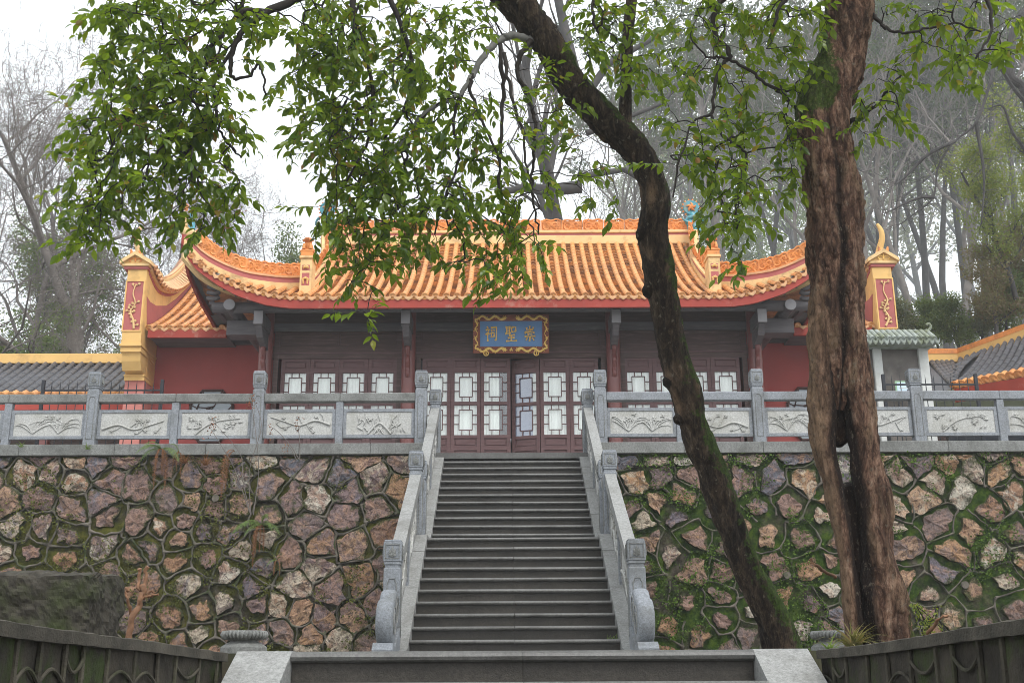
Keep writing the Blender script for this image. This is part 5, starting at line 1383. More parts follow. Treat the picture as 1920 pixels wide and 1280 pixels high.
for k in range(6):     # back part, running down towards the viewer and the valley
    t = k / 6; top = ra.lerp(rb_, t); v = rb_.lerp(eb, 1 - t * 1.0) if t > 0 else ea.lerp(eb, .3)
    bot = ea.lerp(eb, min(1, t * 1.2 + .25)); bot = Vector((bot.x, bot.y, bot.z))
    if t > 0: bot = eb.lerp(rb_, max(0, (t - .2)) * .9)
    rows.append((seg3(bot, top, 5, .05), None, (0, -.3, 1), None))
nR = 13
for k in range(nR):
    t = k / (nR - 1); bot = eb.lerp(ec, t); tt = t + .38
    top = rb_.lerp(rc, min(1.6, tt)) if tt < 9 else rc
    rows.append((seg3(bot, top, 7, .12), None, (-.5, 0, 1), None))
rows2 = rows; tile_rows(crr, rows[6:], gb, ge, gd, .24, M['grey_tile'], M['grey_tile'], n_ind=12, L=.32, names=('grey_tile', 'eave_tile', 'drip_tile')); rows = rows[:6]
for k in range(4):     # short rows that start on the valley
    t = (k + .5) / 4; bot = eb.lerp(rb_, t * .85); top = rb_.lerp(rc, t * .0 + .38 * (t + (1 - t) * .9) * t + .02); rows.append((seg3(bot, top, 5, .05), None, (-.5, 0, 1), None))
tile_rows(crr, rows, gb, gb, gd, .24, M['grey_tile'], M['grey_tile'], n_ind=12, L=.32, names=('grey_tile', 'grey_tile', 'drip_tile'))
for k in range(nR):
    t = (k + .5) / (nR - 1); p = eb.lerp(ec, t); link('drip_tile', gd, crr, Matrix.Translation(p - crr.location) @ Matrix.Rotation(-.9, 4, 'Z'))
m = MB(); lo = Vector((0, 0, -.06)); m.add([tuple(p + lo) for p in (ra, rb_, eb, ea)], [(0, 1, 2, 3)])
rc2, ec2 = rb_.lerp(rc, 1.6), eb.lerp(ec, 1.1)
m.grid(lambda u, v: tuple((eb.lerp(ec2, u)).lerp(rb_.lerp(rc2, u), v) - Vector((0, 0, .08 + .12 * math.sin(math.pi * v)))), 8, 6); m.build('roof_slope', M['grey_tile'], crr)
hgt = .30
for a, b_ in ((ra + Vector((-.5, 0, 0)), rb_), (rb_, rb_.lerp(rc, 1.5))):
    band_along([a, b_], .12, -.06, hgt * .55, 'ridge_band', M['yellow'], crr, side=(0, 1, 0)); band_along([a, b_], .14, hgt * .55, hgt, 'ridge_cap', M['crest'], crr, side=(0, 1, 0))
band_along([eb, eb.lerp(ec, 1.1)], .05, -.42, -.10, 'fascia_board', M['fascia'], crr, side=(0, 1, 0))
MB().box(9.0, 16, 29.3, 29.5, ZT, 6.6).build('corridor_wall', M['wood'], crr)
m = MB(); m.prism([(10.6, 27.1), (14, 25.2), (14, 25.4), (10.6, 27.3)], ZT, 6.0, 'z'); m.build('corridor_wall', M['darkroom'], crr)

# ================================================================== STONE TABLET SHRINE
TY = 22.6
sx0, sx1 = xp(1585, TY, 650), xp(1741, TY, 650)
sh = empty('stone_tablet', ((sx0 + sx1) / 2, TY, ZT), 'dark stone tablet between white posts under a small lichened stone roof, beside the right balustrade', 'monument')
zr, ze_, ze2 = zy(627, TY), zy(645, TY), zy(660, TY)
m = MB(); m.prism([(TY - .5, ze2 + .02), (TY - .52, ze2 + .10), (TY - .18, ze_ + .02), (TY - .12, zr), (TY + .12, zr), (TY + .18, ze_ + .02), (TY + .52, ze2 + .10), (TY + .5, ze2 + .02)], sx0, sx1, 'x'); m.build('roof', M['mossroof'], sh)
m = MB(); m.box(sx0 - .0, sx1 - .05, TY - .07, TY + .07, zr, zr + .05); m.tube(catmull([(sx1 - .06, TY, zr + .03), (sx1 + .04, TY, zr + .06), (sx1 + .09, TY, zr + .14), (sx1 + .05, TY, zr + .20), (sx1 + .0, TY, zr + .17)], 4), .03, 7); m.build('roof_ridge', M['mossroof'], sh)
nt_ = 15; tmsh = MB().tube([(0, 0, 0), (0, .42, .28)], .05, 8).mesh('stone_tile', M['mossroof'], 50)
dm = drip_mesh('stone_drip', M['mossroof'], .11)
for k in range(nt_):
    x = sx0 + .06 + k * (sx1 - sx0 - .12) / (nt_ - 1); link('stone_tile', tmsh, sh, Matrix.Translation(Vector((x, TY - .54, ze2 + .10)) - sh.location))
    link('stone_drip', dm, sh, Matrix.Translation(Vector((x + .05, TY - .53, ze2 + .07)) - sh.location))
for (a, b_) in ((1638, 1654), (1723, 1741)):
    MB().box(xp(a, TY, 700), xp(b_, TY, 700), TY - .1, TY + .1, ZT, ze2 + .02, b=.01).build('post', M['whitestone'], sh)
MB().box(xp(1654, TY, 700), xp(1723, TY, 700), TY - .03, TY + .06, ZT, ze2 + .02).build('tablet', M['slate'], sh)
MB().box(sx0 + .1, xp(1638, TY, 700), TY - .03, TY + .06, ZT, ze2 + .02).build('tablet', M['slate'], sh)
ns = empty('notice_board', (xp(1697, 22.3), 22.3, ZT), 'small pale blue notice in a green frame in front of the stone tablet', 'notice')
a, b_ = at(1678, 714, 22.3), at(1716, 750, 22.3)
MB().box(a.x, b_.x, 22.3, 22.33, b_.z, a.z).build('frame', M['notice_green'], ns); MB().box(a.x + .03, b_.x - .03, 22.292, 22.299, b_.z + .03, a.z - .03).build('sheet', M['notice'], ns)
m = MB()
for k in range(4): m.box(a.x + .07, b_.x - .07 - .05 * (k % 2), 22.289, 22.2915, a.z - .09 - k * .07, a.z - .075 - k * .07)
m.build('printed_lines', M['whitestone'], ns)
for q in (a.x + .03, b_.x - .05): MB().box(q, q + .02, 22.31, 22.33, ZT, b_.z).build('leg', M['iron'], ns)

# ================================================================== IRON FENCES
def iron_fence(x0, x1, y, ztop, label, dens=.16):
    f = empty('iron_fence', ((x0 + x1) / 2, y, ZT), label, 'fence')
    MB().box(x0, x1, y - .012, y + .012, ztop, ztop + .03).build('rail', M['iron'], f); MB().box(x0, x1, y - .012, y + .012, ZT + .25, ZT + .28).build('rail', M['iron'], f)
    n = int((x1 - x0) / dens)
    pm = MB().tube([(0, 0, 0), (0, 0, ztop - ZT + .10), (0, 0, ztop - ZT + .22)], [.009, .009, .001], 5).mesh('picket', M['iron'])
    for k in range(n + 1): link('picket', pm, f, Matrix.Translation(Vector((x0 + k * (x1 - x0) / n, y, ZT)) - f.location))
    for x in (x0, x1): MB().box(x - .03, x + .03, y - .03, y + .03, ZT, ztop + .22, b=.004).build('post', M['iron'], f)
    return f
iron_fence(xp(84, 21.3), xp(306, 21.3), 21.3, zy(733, 21.3, 200), 'black spiked iron fence behind the left end of the balustrade')
iron_fence(xp(1655, 21.3), xp(1828, 21.3), 21.3, zy(722, 21.3, 1740), 'black spiked iron fence in front of the stone tablet on the right')
# ================================================================== FOREGROUND TREES
def pxr(px, py, wpx, Y):
    return (at(px + wpx / 2, py, Y) - at(px - wpx / 2, py, Y)).length / 2
def trunk_tube(spec, nseg, nring, seed, amp=.10, fn=None, m=10, plate=0.0):
    """spec: (px,py,width_px,Y). returns V, F, attrs"""
    P = [(*at(a, b, Y), pxr(a, b, w_, Y)) for a, b, w_, Y in spec]
    C = catmull(P, m); d = np.concatenate([[0], np.cumsum(np.linalg.norm(np.diff(C[:, :3], axis=0), axis=1))])
    t = np.linspace(0, d[-1], nring); C = np.stack([np.interp(t, d, C[:, k]) for k in range(4)], 1)
    T = np.gradient(C[:, :3], axis=0); T /= np.linalg.norm(T, axis=1)[:, None]
    u = np.array([1., 0, 0]); V = []; att = {k: [] for k in ('crack', 'wood', 'hollow', 'moss')}
    for i in range(nring):
        u = u - T[i] * u.dot(T[i]); u /= np.linalg.norm(u); v = np.cross(T[i], u); c = C[i, :3]; r = C[i, 3]
        for k in range(nseg):
            a = 2 * math.pi * k / nseg; n = u * math.cos(a) + v * math.sin(a); p = c + n * r
            q = Vector((p[0] * 9 + seed, p[1] * 9, p[2] * 3.0)); q2 = Vector((p[0] * 26, p[1] * 26 + seed, p[2] * 7)); q3 = Vector((p[0] * 3.5, p[1] * 3.5, p[2] * 2.2 + seed)); q4 = Vector((p[0] * 60, p[1] * 60, p[2] * 22 + seed))
            n1 = mnoise.noise(q); n2 = mnoise.noise(q2); n3 = mnoise.noise(q3); n4 = mnoise.noise(q4)
            rg = 1 - abs(n2) * 2.2
            crack = max(0, min(1, (rg - .72) * 3.2)) * (.4 + .6 * max(0, min(1, .5 + n1)))
            pl = math.floor((n1 * .7 + n2 * .6 + 1) * 4) / 4 - 1
            dr = amp * (.55 * n1 + .35 * n2 + .8 * n3 + .16 * n4) - amp * .5 * crack + plate * pl
            e = dict(crack=crack, wood=0., hollow=0., moss=0., dr=dr)
            if fn: fn(e, i / (nring - 1), c, n, p, n1, n2, n3)
            V.append(c + n * r * (1 + e['dr']))
            for kk in att: att[kk].append(max(0, min(1, e[kk])))
    V = np.array(V); F = np.array([(i * nseg + k, i * nseg + (k + 1) % nseg, (i + 1) * nseg + (k + 1) % nseg, (i + 1) * nseg + k) for i in range(nring - 1) for k in range(nseg)])
    return V, F, att
def join_trunks(lst):
    V = []; F = []; A = {}; o = 0
    for v, f, a in lst:
        V.append(v); F.append(f + o); o += len(v)
        for k in a: A.setdefault(k, []).extend(a[k])
    return np.concatenate(V), np.concatenate(F), A
tA = empty('leaning_tree', at(1466, 1222, 9.5), 'leaning dark mossy tree whose trunk bends left over the roof, carrying the hanging foliage', 'tree')
tA.location.z = ZL
tB = empty('split_tree', at(1650, 1222, 8.2), 'thick flaking brown tree with a split hollow trunk at the right, behind the low wall', 'tree')
tB.location.z = ZL
def yA(py): return 9.5 - .9 * max(0, (1215 - py)) / 1215
specA = [(1474, 1262, 118), (1467, 1215, 86), (1452, 1165, 78), (1430, 1120, 68), (1408, 1080, 64), (1390, 1035, 64), (1368, 975, 66), (1352, 930, 68), (1335, 880, 67), (1317, 840, 66), (1301, 795, 62), (1290, 745, 62),
         (1273, 700, 58), (1261, 650, 56), (1252, 600, 57), (1245, 560, 58), (1237, 515, 62), (1230, 470, 61), (1226, 425, 61), (1231, 390, 56), (1228, 350, 54), (1214, 315, 57), (1192, 280, 60), (1160, 248, 62), (1125, 216, 62), (1090, 180, 62),
         (1062, 145, 60), (1044, 112, 62), (1022, 75, 62), (995, 38, 64), (962, 2, 66), (925, -40, 62), (880, -110, 56), (850, -220, 44), (840, -340, 30)]
specA = [(a, b, c * (.95 if b < 760 else .86), yA(b)) for a, b, c in specA]
def fA(e, t, c, n, p, n1, n2, n3):
    up = n[0] * .8 + n[2] * .5
    e['moss'] = max(0, up * .75 + .12 + .5 * n3) * (1 if t > .02 else 1) * .95
    if t < .25: e['moss'] += .12
    if t > .7: e['moss'] = max(0, n[2] * .8 - .1 + .3 * n3)
    e['wood'] = max(0, (n1 + n3 * .8 - .38) * 2) * (1 if .25 < t < .62 else .3)
    f = math.hypot(n[0] + .2, n[2]) if n[1] < 0 else 2
    if .04 < t < .16: # shallow groove near the base
        g_ = math.exp(-((n[0] - .25) / .18) ** 2) * (1 if n[1] < 0 else 0); e['dr'] -= .12 * g_; e['crack'] = max(e['crack'], g_ * .7)
V1 = trunk_tube(specA, 90, 430, 3, .11, fA, plate=.12)
knobs = []
for (a, b, w_, dx) in ((1196, 440, 34, 0), (1208, 545, 26, 0), (1246, 715, 24, 0), (1266, 785, 22, 0), (1038, 152, 30, 0)):
    Y = yA(b); knobs.append(trunk_tube([(a + 26, b + 2, w_ * .6, Y), (a + 12, b, w_ * 1.05, Y - .02), (a + 4, b + 1, w_, Y - .03), (a - 3, b + 2, w_ * .45, Y - .03)], 22, 16, 9 + a, .22, lambda e, t, c, n, p, n1, n2, n3: e.update(crack=max(e['crack'], .25 + .5 * t))))
stemA = trunk_tube([(1168, 262, 30, yA(250)), (1172, 225, 25, yA(230) - .02), (1174, 150, 22, yA(150)), (1178, 60, 21, yA(60)), (1186, -20, 20, yA(0)), (1196, -160, 16, 8.4), (1190, -300, 10, 8.3)], 20, 70, 31, .06, lambda e, t, c, n, p, n1, n2, n3: e.update(moss=max(0, n[0] * .5)))
V, F, A_ = join_trunks([V1] + knobs)
link('trunk', fastmesh('trunk', V - np.array(tA.location), F, M['barkA'], True, A_), tA)
link('branch', fastmesh('branch', stemA[0] - np.array(tA.location), stemA[1], M['barkA'], True, stemA[2]), tA)
# trunk B
def yB(py): return 8.2 - .25 * max(0, (1200 - py)) / 1200
up_ = [(1600, -220, 80), (1597, -90, 86), (1594, 0, 92), (1588, 50, 90), (1580, 95, 88), (1562, 150, 98), (1545, 195, 104), (1543, 230, 104), (1550, 285, 100), (1560, 340, 104), (1566, 400, 108), (1567, 470, 108), (1568, 530, 106), (1570, 590, 102), (1572, 650, 92), (1572, 720, 66), (1572, 770, 26)]
def fB0(e, t, c, n, p, n1, n2, n3):
    py = t * 990 - 220
    g_ = math.exp(-((n[0] - .02 - .22 * n3 * 1.5) / (.20 + .12 * n1)) ** 2) * (1 if n[1] < 0 else 0) * max(0, min(1, (py - 215) / 90))
    g_ *= .75 + .6 * n1 if py < 430 else 1
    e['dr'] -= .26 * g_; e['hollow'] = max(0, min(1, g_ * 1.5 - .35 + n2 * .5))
    e['wood'] = max(0, (n1 + .5 * n2 - .12) * 2.6) * (1 if py > 300 else .25)
    m_ = max(0, -n[0] * .9 + .35) * math.exp(-((py - 205) / 62) ** 2) * 1.3 + max(0, .62 - abs(n[0] + .1)) * math.exp(-((py - 232) / 34) ** 2) * 1.4
    m_ += max(0, -n[0] - .35) * .9 * (1 if py < 200 else 0)
    e['moss'] = m_
def fB1(e, t, c, n, p, n1, n2, n3):
    e['hollow'] = max(0, min(1, (-n[0] - .45) * 3.5)) ; e['wood'] = max(0, (n1 + .5 * n2 - .1) * 2.2 + (.5 if n[0] < -.1 else 0) * (1 - t)) * (1 if t > .3 else .5)
    e['moss'] = max(0, n[0] * .95 - .12) * max(0, 1 - t * 2.9) + .2 * (t < .1)
    e['dr'] += .05 * math.sin(p[2] * 9 + n[0] * 4) * (t < .35)
def fB2(e, t, c, n, p, n1, n2, n3):
    e['hollow'] = max(0, min(1, (n[0] - .05) * 2.5)); e['wood'] = max(0, .55 - n[0] + n1) * .8; e['dr'] += .10 * n2
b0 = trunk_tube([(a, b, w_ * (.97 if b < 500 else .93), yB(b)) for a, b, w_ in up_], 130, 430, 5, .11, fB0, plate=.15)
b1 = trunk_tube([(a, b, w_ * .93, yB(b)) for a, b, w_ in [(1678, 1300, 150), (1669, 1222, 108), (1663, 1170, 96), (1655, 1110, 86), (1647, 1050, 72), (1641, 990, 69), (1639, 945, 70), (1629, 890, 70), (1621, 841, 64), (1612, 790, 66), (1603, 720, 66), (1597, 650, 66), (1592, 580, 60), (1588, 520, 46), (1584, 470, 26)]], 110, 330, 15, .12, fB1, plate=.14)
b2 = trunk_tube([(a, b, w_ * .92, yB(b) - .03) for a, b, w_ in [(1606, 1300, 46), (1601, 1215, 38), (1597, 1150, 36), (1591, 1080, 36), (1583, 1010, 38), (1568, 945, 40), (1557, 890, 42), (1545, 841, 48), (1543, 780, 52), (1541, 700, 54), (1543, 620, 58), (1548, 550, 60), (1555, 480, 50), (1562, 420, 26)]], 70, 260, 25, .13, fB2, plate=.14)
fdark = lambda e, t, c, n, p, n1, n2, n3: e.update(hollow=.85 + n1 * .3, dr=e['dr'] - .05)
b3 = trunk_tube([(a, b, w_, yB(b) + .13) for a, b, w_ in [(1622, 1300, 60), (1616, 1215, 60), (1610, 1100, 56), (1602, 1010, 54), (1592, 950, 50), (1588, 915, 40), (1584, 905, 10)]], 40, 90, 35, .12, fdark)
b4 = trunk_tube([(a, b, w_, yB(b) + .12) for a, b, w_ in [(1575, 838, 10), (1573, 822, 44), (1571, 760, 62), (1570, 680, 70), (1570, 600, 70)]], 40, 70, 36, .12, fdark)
V, F, A_ = join_trunks([b0, b1, b2, b3, b4])
link('trunk', fastmesh('trunk', V - np.array(tB.location), F, M['barkB'], True, A_), tB)

# ---- limbs: (tree, [(px,py,width_px,Y)...])
LIMBS = [
 (tA, 'g', [(1052, 92, 30, 8.7), (1020, 80, 22, 8.66), (985, 72, 16, 8.6), (958, 68, 15, 8.55), (932, 78, 14, 8.5), (908, 105, 12, 8.45), (885, 140, 11, 8.4), (868, 172, 9, 8.35), (835, 192, 8, 8.3), (800, 210, 7, 8.25), (772, 238, 6, 8.2), (730, 300, 5, 8.2), (700, 350, 3, 8.2)]),
 (tA, 'd', [(995, 78, 13, 8.6), (978, 100, 10, 8.55), (970, 128, 8, 8.5), (980, 160, 8, 8.5), (994, 188, 8, 8.5), (1004, 230, 7, 8.5), (1001, 290, 6, 8.5), (996, 340, 5, 8.5), (1003, 400, 4, 8.5), (1010, 440, 3, 8.5)]),
 (tA, 'd', [(938, 84, 9, 8.5), (943, 150, 8, 8.45), (942, 220, 7, 8.4), (938, 290, 6, 8.4), (936, 350, 5, 8.4), (948, 420, 3, 8.4)]),
 (tA, 'd', [(885, 140, 9, 8.4), (882, 170, 7, 8.35), (896, 210, 6, 8.3), (920, 260, 5, 8.3), (935, 300, 4, 8.3)]),
 (tA, 'd', [(945, 100, 8, 8.4), (960, 180, 6, 8.3), (980, 250, 5, 8.3), (990, 330, 4, 8.3), (1012, 390, 3, 8.3)]),
 (tA, 'd', [(868, 172, 7, 8.35), (850, 230, 6, 8.3), (860, 300, 5, 8.3), (830, 380, 4, 8.3), (815, 440, 3, 8.3)]),
 (tA, 'd', [(800, 210, 6, 8.25), (770, 262, 5, 8.2), (755, 330, 4, 8.2), (740, 420, 3, 8.1)]),
 (tA, 'd', [(850, -220, 44, 8.4), (780, -150, 34, 8.2), (690, -80, 26, 8.0), (620, -35, 22, 7.9), (560, -5, 18, 7.8), (505, 22, 14, 7.7), (462, 52, 12, 7.65), (440, 85, 10, 7.6), (431, 128, 8, 7.6), (440, 150, 5, 7.6)]),
 (tA, 'd', [(505, 22, 10, 7.7), (455, 22, 9, 7.6), (430, 50, 8, 7.6), (408, 75, 8, 7.5), (388, 95, 7, 7.5), (385, 130, 6, 7.5), (360, 180, 5, 7.5), (330, 240, 4, 7.4), (285, 300, 4, 7.4), (268, 350, 3, 7.4)]),
 (tA, 'd', [(440, 85, 7, 7.6), (400, 160, 6, 7.6), (405, 200, 5, 7.6), (340, 190, 4, 7.6), (250, 220, 4, 7.5), (190, 300, 3, 7.5)]),
 (tA, 'd', [(690, -80, 20, 8.0), (660, 0, 12, 7.9), (680, 90, 9, 7.9), (700, 180, 7, 8.0), (690, 260, 5, 8.0), (650, 340, 4, 8.0)]),
 (tA, 'd', [(690, -80, 20, 8.0), (740, 20, 10, 8.0), (770, 110, 8, 8.1), (760, 200, 6, 8.2), (720, 260, 4, 8.2)]),
 (tA, 'd', [(405, 200, 6, 7.6), (408, 235, 5, 7.6), (420, 260, 4, 7.6), (437, 280, 4, 7.6), (452, 296, 3, 7.6)]),
 (tA, 'd', [(440, 150, 6, 7.6), (470, 140, 5, 7.6), (483, 122, 5, 7.6), (493, 140, 4, 7.6), (499, 178, 4, 7.6)]),
 (tA, 'd', [(1190, -180, 14, 8.4), (1130, -60, 9, 8.4), (1110, 20, 6, 8.4), (1130, 90, 4, 8.4)]),
 (tB, 'd', [(1597, -90, 30, 7.95), (1480, -70, 20, 7.9), (1400, -30, 14, 7.9), (1345, 10, 11, 7.9), (1340, 60, 9, 7.9), (1362, 90, 9, 7.9), (1366, 110, 8, 7.9), (1347, 130, 7, 7.9), (1338, 180, 6, 7.9), (1333, 215, 6, 7.9), (1300, 230, 4, 7.9), (1275, 300, 4, 7.9), (1262, 370, 3, 7.9)]),
 (tB, 'd', [(1495, 205, 8, 8.0), (1470, 180, 6, 7.95), (1440, 160, 6, 7.9), (1400, 130, 6, 7.9), (1360, 108, 6, 7.9), (1325, 106, 4, 7.9), (1295, 70, 3, 7.9)]),
 (tB, 'd', [(1333, 215, 6, 7.9), (1350, 250, 5, 7.9), (1370, 268, 5, 7.9), (1400, 290, 4, 7.9), (1395, 350, 3, 7.9)]),
 (tB, 'd', [(1440, 160, 5, 7.9), (1480, 170, 4, 7.8), (1500, 150, 3, 7.8)]),
 (tB, 'd', [(1628, 20, 9, 7.9), (1650, 42, 7, 7.8), (1672, 60, 6, 7.7), (1720, 58, 5, 7.6), (1790, 45, 4, 7.6), (1840, 60, 3, 7.5)]),
 (tB, 'd', [(1597, -90, 30, 7.95), (1700, -100, 16, 7.7), (1800, -70, 12, 7.5), (1850, 0, 8, 7.4), (1858, 60, 5, 7.4), (1830, 110, 4, 7.4)]),
 (tB, 'd', [(1590, 230, 10, 8.1), (1640, 200, 6, 8.0), (1665, 170, 5, 7.9), (1690, 140, 4, 7.9)]),
 (tB, 'd', [(1597, -90, 20, 7.95), (1520, -60, 12, 7.7), (1470, 0, 8, 7.6), (1450, 50, 5, 7.6)]),
]
nodes = {tA.name: [], tB.name: []}; limbs3d = []
M['barkG'] = simple('grey_smooth_bark', (.17, .165, .155), .8, .25, 12, 60, .4)
for tree, kind, spec in LIMBS:
    P = [(*at(a, b, Y), pxr(a, b, w_, Y)) for a, b, w_, Y in spec]; C = catmull(P, 6)
    r_ = np.random.RandomState(int(abs(C[0][0] * 1000)) % 9999)
    C[2:-1, :3] += r_.normal(0, .006, C[2:-1, :3].shape)
    m = MB(); m.tube(C[:, :3], np.maximum(.004, C[:, 3] * (1 + r_.normal(0, .05, len(C)))), 9); m.build('branch', M['barkG'] if kind == 'g' else M['twig'], tree, smooth=True)
    for c in C[len(C) // 4:]: nodes[tree.name].append((c[:3], 1))
# ---- foliage regions: tree, cx, cy, rx, ry, Y0, Y1, twigs
FOL = [
 (tA, 330, 20, 140, 60, 7.2, 8.0, 80), (tA, 250, 100, 70, 60, 7.2, 7.9, 26), (tA, 340, 120, 110, 60, 7.2, 8.0, 50), (tA, 300, 190, 120, 55, 7.1, 7.9, 50), (tA, 250, 250, 105, 50, 7.1, 7.9, 46),
 (tA, 340, 240, 90, 50, 7.3, 7.9, 30), (tA, 215, 320, 75, 50, 7.1, 7.8, 34), (tA, 300, 310, 70, 40, 7.2, 7.8, 18), (tA, 190, 385, 45, 38, 7.1, 7.7, 20), (tA, 172, 430, 24, 24, 7.1, 7.5, 7), (tA, 225, 410, 25, 25, 7.1, 7.5, 5), (tA, 380, 360, 62, 38, 7.2, 7.8, 20), (tA, 355, 410, 40, 24, 7.2, 7.6, 8), (tA, 410, 400, 35, 25, 7.3, 7.6, 7),
 (tA, 440, 210, 35, 40, 7.4, 7.8, 7), (tA, 455, 40, 40, 40, 7.4, 7.8, 6), (tA, 420, 290, 30, 20, 7.4, 7.7, 4), (tA, 445, 335, 22, 12, 7.4, 7.6, 3), (tA, 470, 405, 10, 8, 7.5, 7.6, 1), (tA, 160, 220, 20, 12, 7.2, 7.4, 3), (tA, 120, 48, 4, 8, 7.4, 7.5, 1),
 (tA, 600, 40, 80, 60, 7.6, 8.6, 46), (tA, 730, 40, 100, 60, 7.6, 8.6, 46), (tA, 860, 40, 70, 50, 7.8, 8.6, 18), (tA, 590, 120, 60, 60, 7.6, 8.5, 30), (tA, 700, 130, 90, 60, 7.6, 8.6, 50), (tA, 810, 130, 70, 50, 7.8, 8.6, 24),
 (tA, 610, 220, 60, 55, 7.6, 8.5, 32), (tA, 710, 230, 90, 60, 7.6, 8.6, 54), (tA, 830, 230, 70, 60, 7.8, 8.6, 30), (tA, 930, 200, 60, 60, 8.0, 8.7, 12), (tA, 650, 300, 65, 50, 7.7, 8.5, 32), (tA, 760, 320, 90, 60, 7.7, 8.6, 46), (tA, 870, 320, 70, 60, 8.0, 8.6, 24), (tA, 960, 320, 60, 60, 8.1, 8.6, 16),
 (tA, 640, 395, 50, 40, 7.7, 8.4, 20), (tA, 740, 400, 70, 45, 7.7, 8.5, 28), (tA, 850, 400, 70, 40, 8.0, 8.5, 20), (tA, 950, 400, 60, 40, 8.1, 8.5, 14), (tA, 680, 455, 60, 35, 7.7, 8.3, 13), (tA, 780, 450, 50, 28, 7.8, 8.3, 8), (tA, 720, 500, 40, 25, 7.7, 8.2, 6), (tA, 668, 520, 26, 24, 7.7, 8.1, 4), (tA, 685, 585, 18, 18, 7.7, 7.9, 4),
 (tA, 900, 470, 50, 35, 8.0, 8.4, 9), (tA, 985, 455, 45, 35, 8.0, 8.4, 9), (tA, 930, 520, 36, 22, 8.0, 8.3, 6), (tA, 948, 560, 8, 8, 8.0, 8.1, 1), (tA, 1060, 230, 60, 60, 8.2, 8.8, 12), (tA, 1080, 330, 60, 50, 8.3, 8.8, 8), (tA, 1130, 370, 30, 20, 8.3, 8.6, 3), (tA, 1030, 150, 40, 40, 8.2, 8.7, 6),
 (tA, 1130, 60, 50, 60, 8.0, 8.6, 18), (tA, 1210, 110, 40, 60, 8.1, 8.6, 11), (tA, 1200, 30, 50, 40, 8.0, 8.6, 12), (tA, 1100, 10, 50, 30, 8.0, 8.6, 10),
 (tB, 1330, 30, 70, 40, 7.5, 8.2, 22), (tB, 1430, 20, 70, 30, 7.5, 8.2, 20), (tB, 1300, 110, 50, 40, 7.6, 8.2, 12), (tB, 1390, 130, 50, 50, 7.6, 8.2, 11), (tB, 1470, 90, 40, 40, 7.6, 8.1, 9), (tB, 1280, 240, 50, 40, 7.6, 8.2, 10), (tB, 1380, 220, 60, 40, 7.6, 8.2, 13), (tB, 1320, 310, 60, 35, 7.6, 8.2, 15), (tB, 1400, 330, 50, 50, 7.6, 8.2, 15),
 (tB, 1350, 390, 50, 40, 7.6, 8.1, 13), (tB, 1390, 430, 30, 30, 7.6, 8.0, 6), (tB, 1485, 200, 35, 60, 7.6, 8.1, 13), (tB, 1480, 290, 30, 40, 7.6, 8.0, 8), (tB, 1385, 480, 12, 20, 7.7, 7.9, 3), (tB, 1495, 340, 20, 30, 7.7, 8.0, 3), (tB, 1530, 20, 30, 40, 7.6, 7.9, 4),
 (tB, 1665, 130, 35, 30, 7.6, 8.1, 8), (tB, 1655, 200, 45, 35, 7.7, 8.1, 9), (tB, 1620, 240, 25, 20, 7.7, 8.0, 4), (tB, 1720, 20, 70, 25, 7.3, 8.0, 9), (tB, 1800, 20, 60, 25, 7.2, 8.0, 10), (tB, 1740, 75, 50, 20, 7.4, 7.9, 5), (tB, 1840, 90, 60, 40, 7.2, 7.8, 18), (tB, 1790, 130, 40, 25, 7.3, 7.8, 6), (tB, 1890, 30, 30, 40, 7.2, 7.8, 5), (tB, 1700, 220, 20, 15, 7.6, 7.9, 2), (tB, 1250, 305, 22, 15, 7.7, 8, 3),
 # crown above the frame
 (tA, 500, -160, 330, 110, 7.0, 9.0, 150), (tA, 950, -180, 300, 120, 7.4, 9.4, 130), (tB, 1550, -160, 330, 110, 7.0, 9.2, 150), (tA, 1200, -120, 130, 80, 7.8, 9.0, 40),
]
rs = np.random.RandomState(4)
leafV = np.array([[0, 0, 0], [.24, .24, .03], [.27, .48, .05], [.15, .76, -.02], [0, 1.0, -.16], [-.15, .76, -.02], [-.27, .48, .05], [-.24, .24, .03], [0, .25, -.02], [0, .5, -.015], [0, .76, -.07]]) * [.90, 1, 1]
leafF = np.array([[0, 1, 8], [1, 2, 8], [8, 2, 9], [2, 3, 9], [9, 3, 10], [3, 4, 10], [4, 5, 10], [10, 5, 9], [5, 6, 9], [9, 6, 8], [6, 7, 8], [7, 0, 8]])
leaf_me = fastmesh('leaf', leafV, leafF, M['leaf'], False)
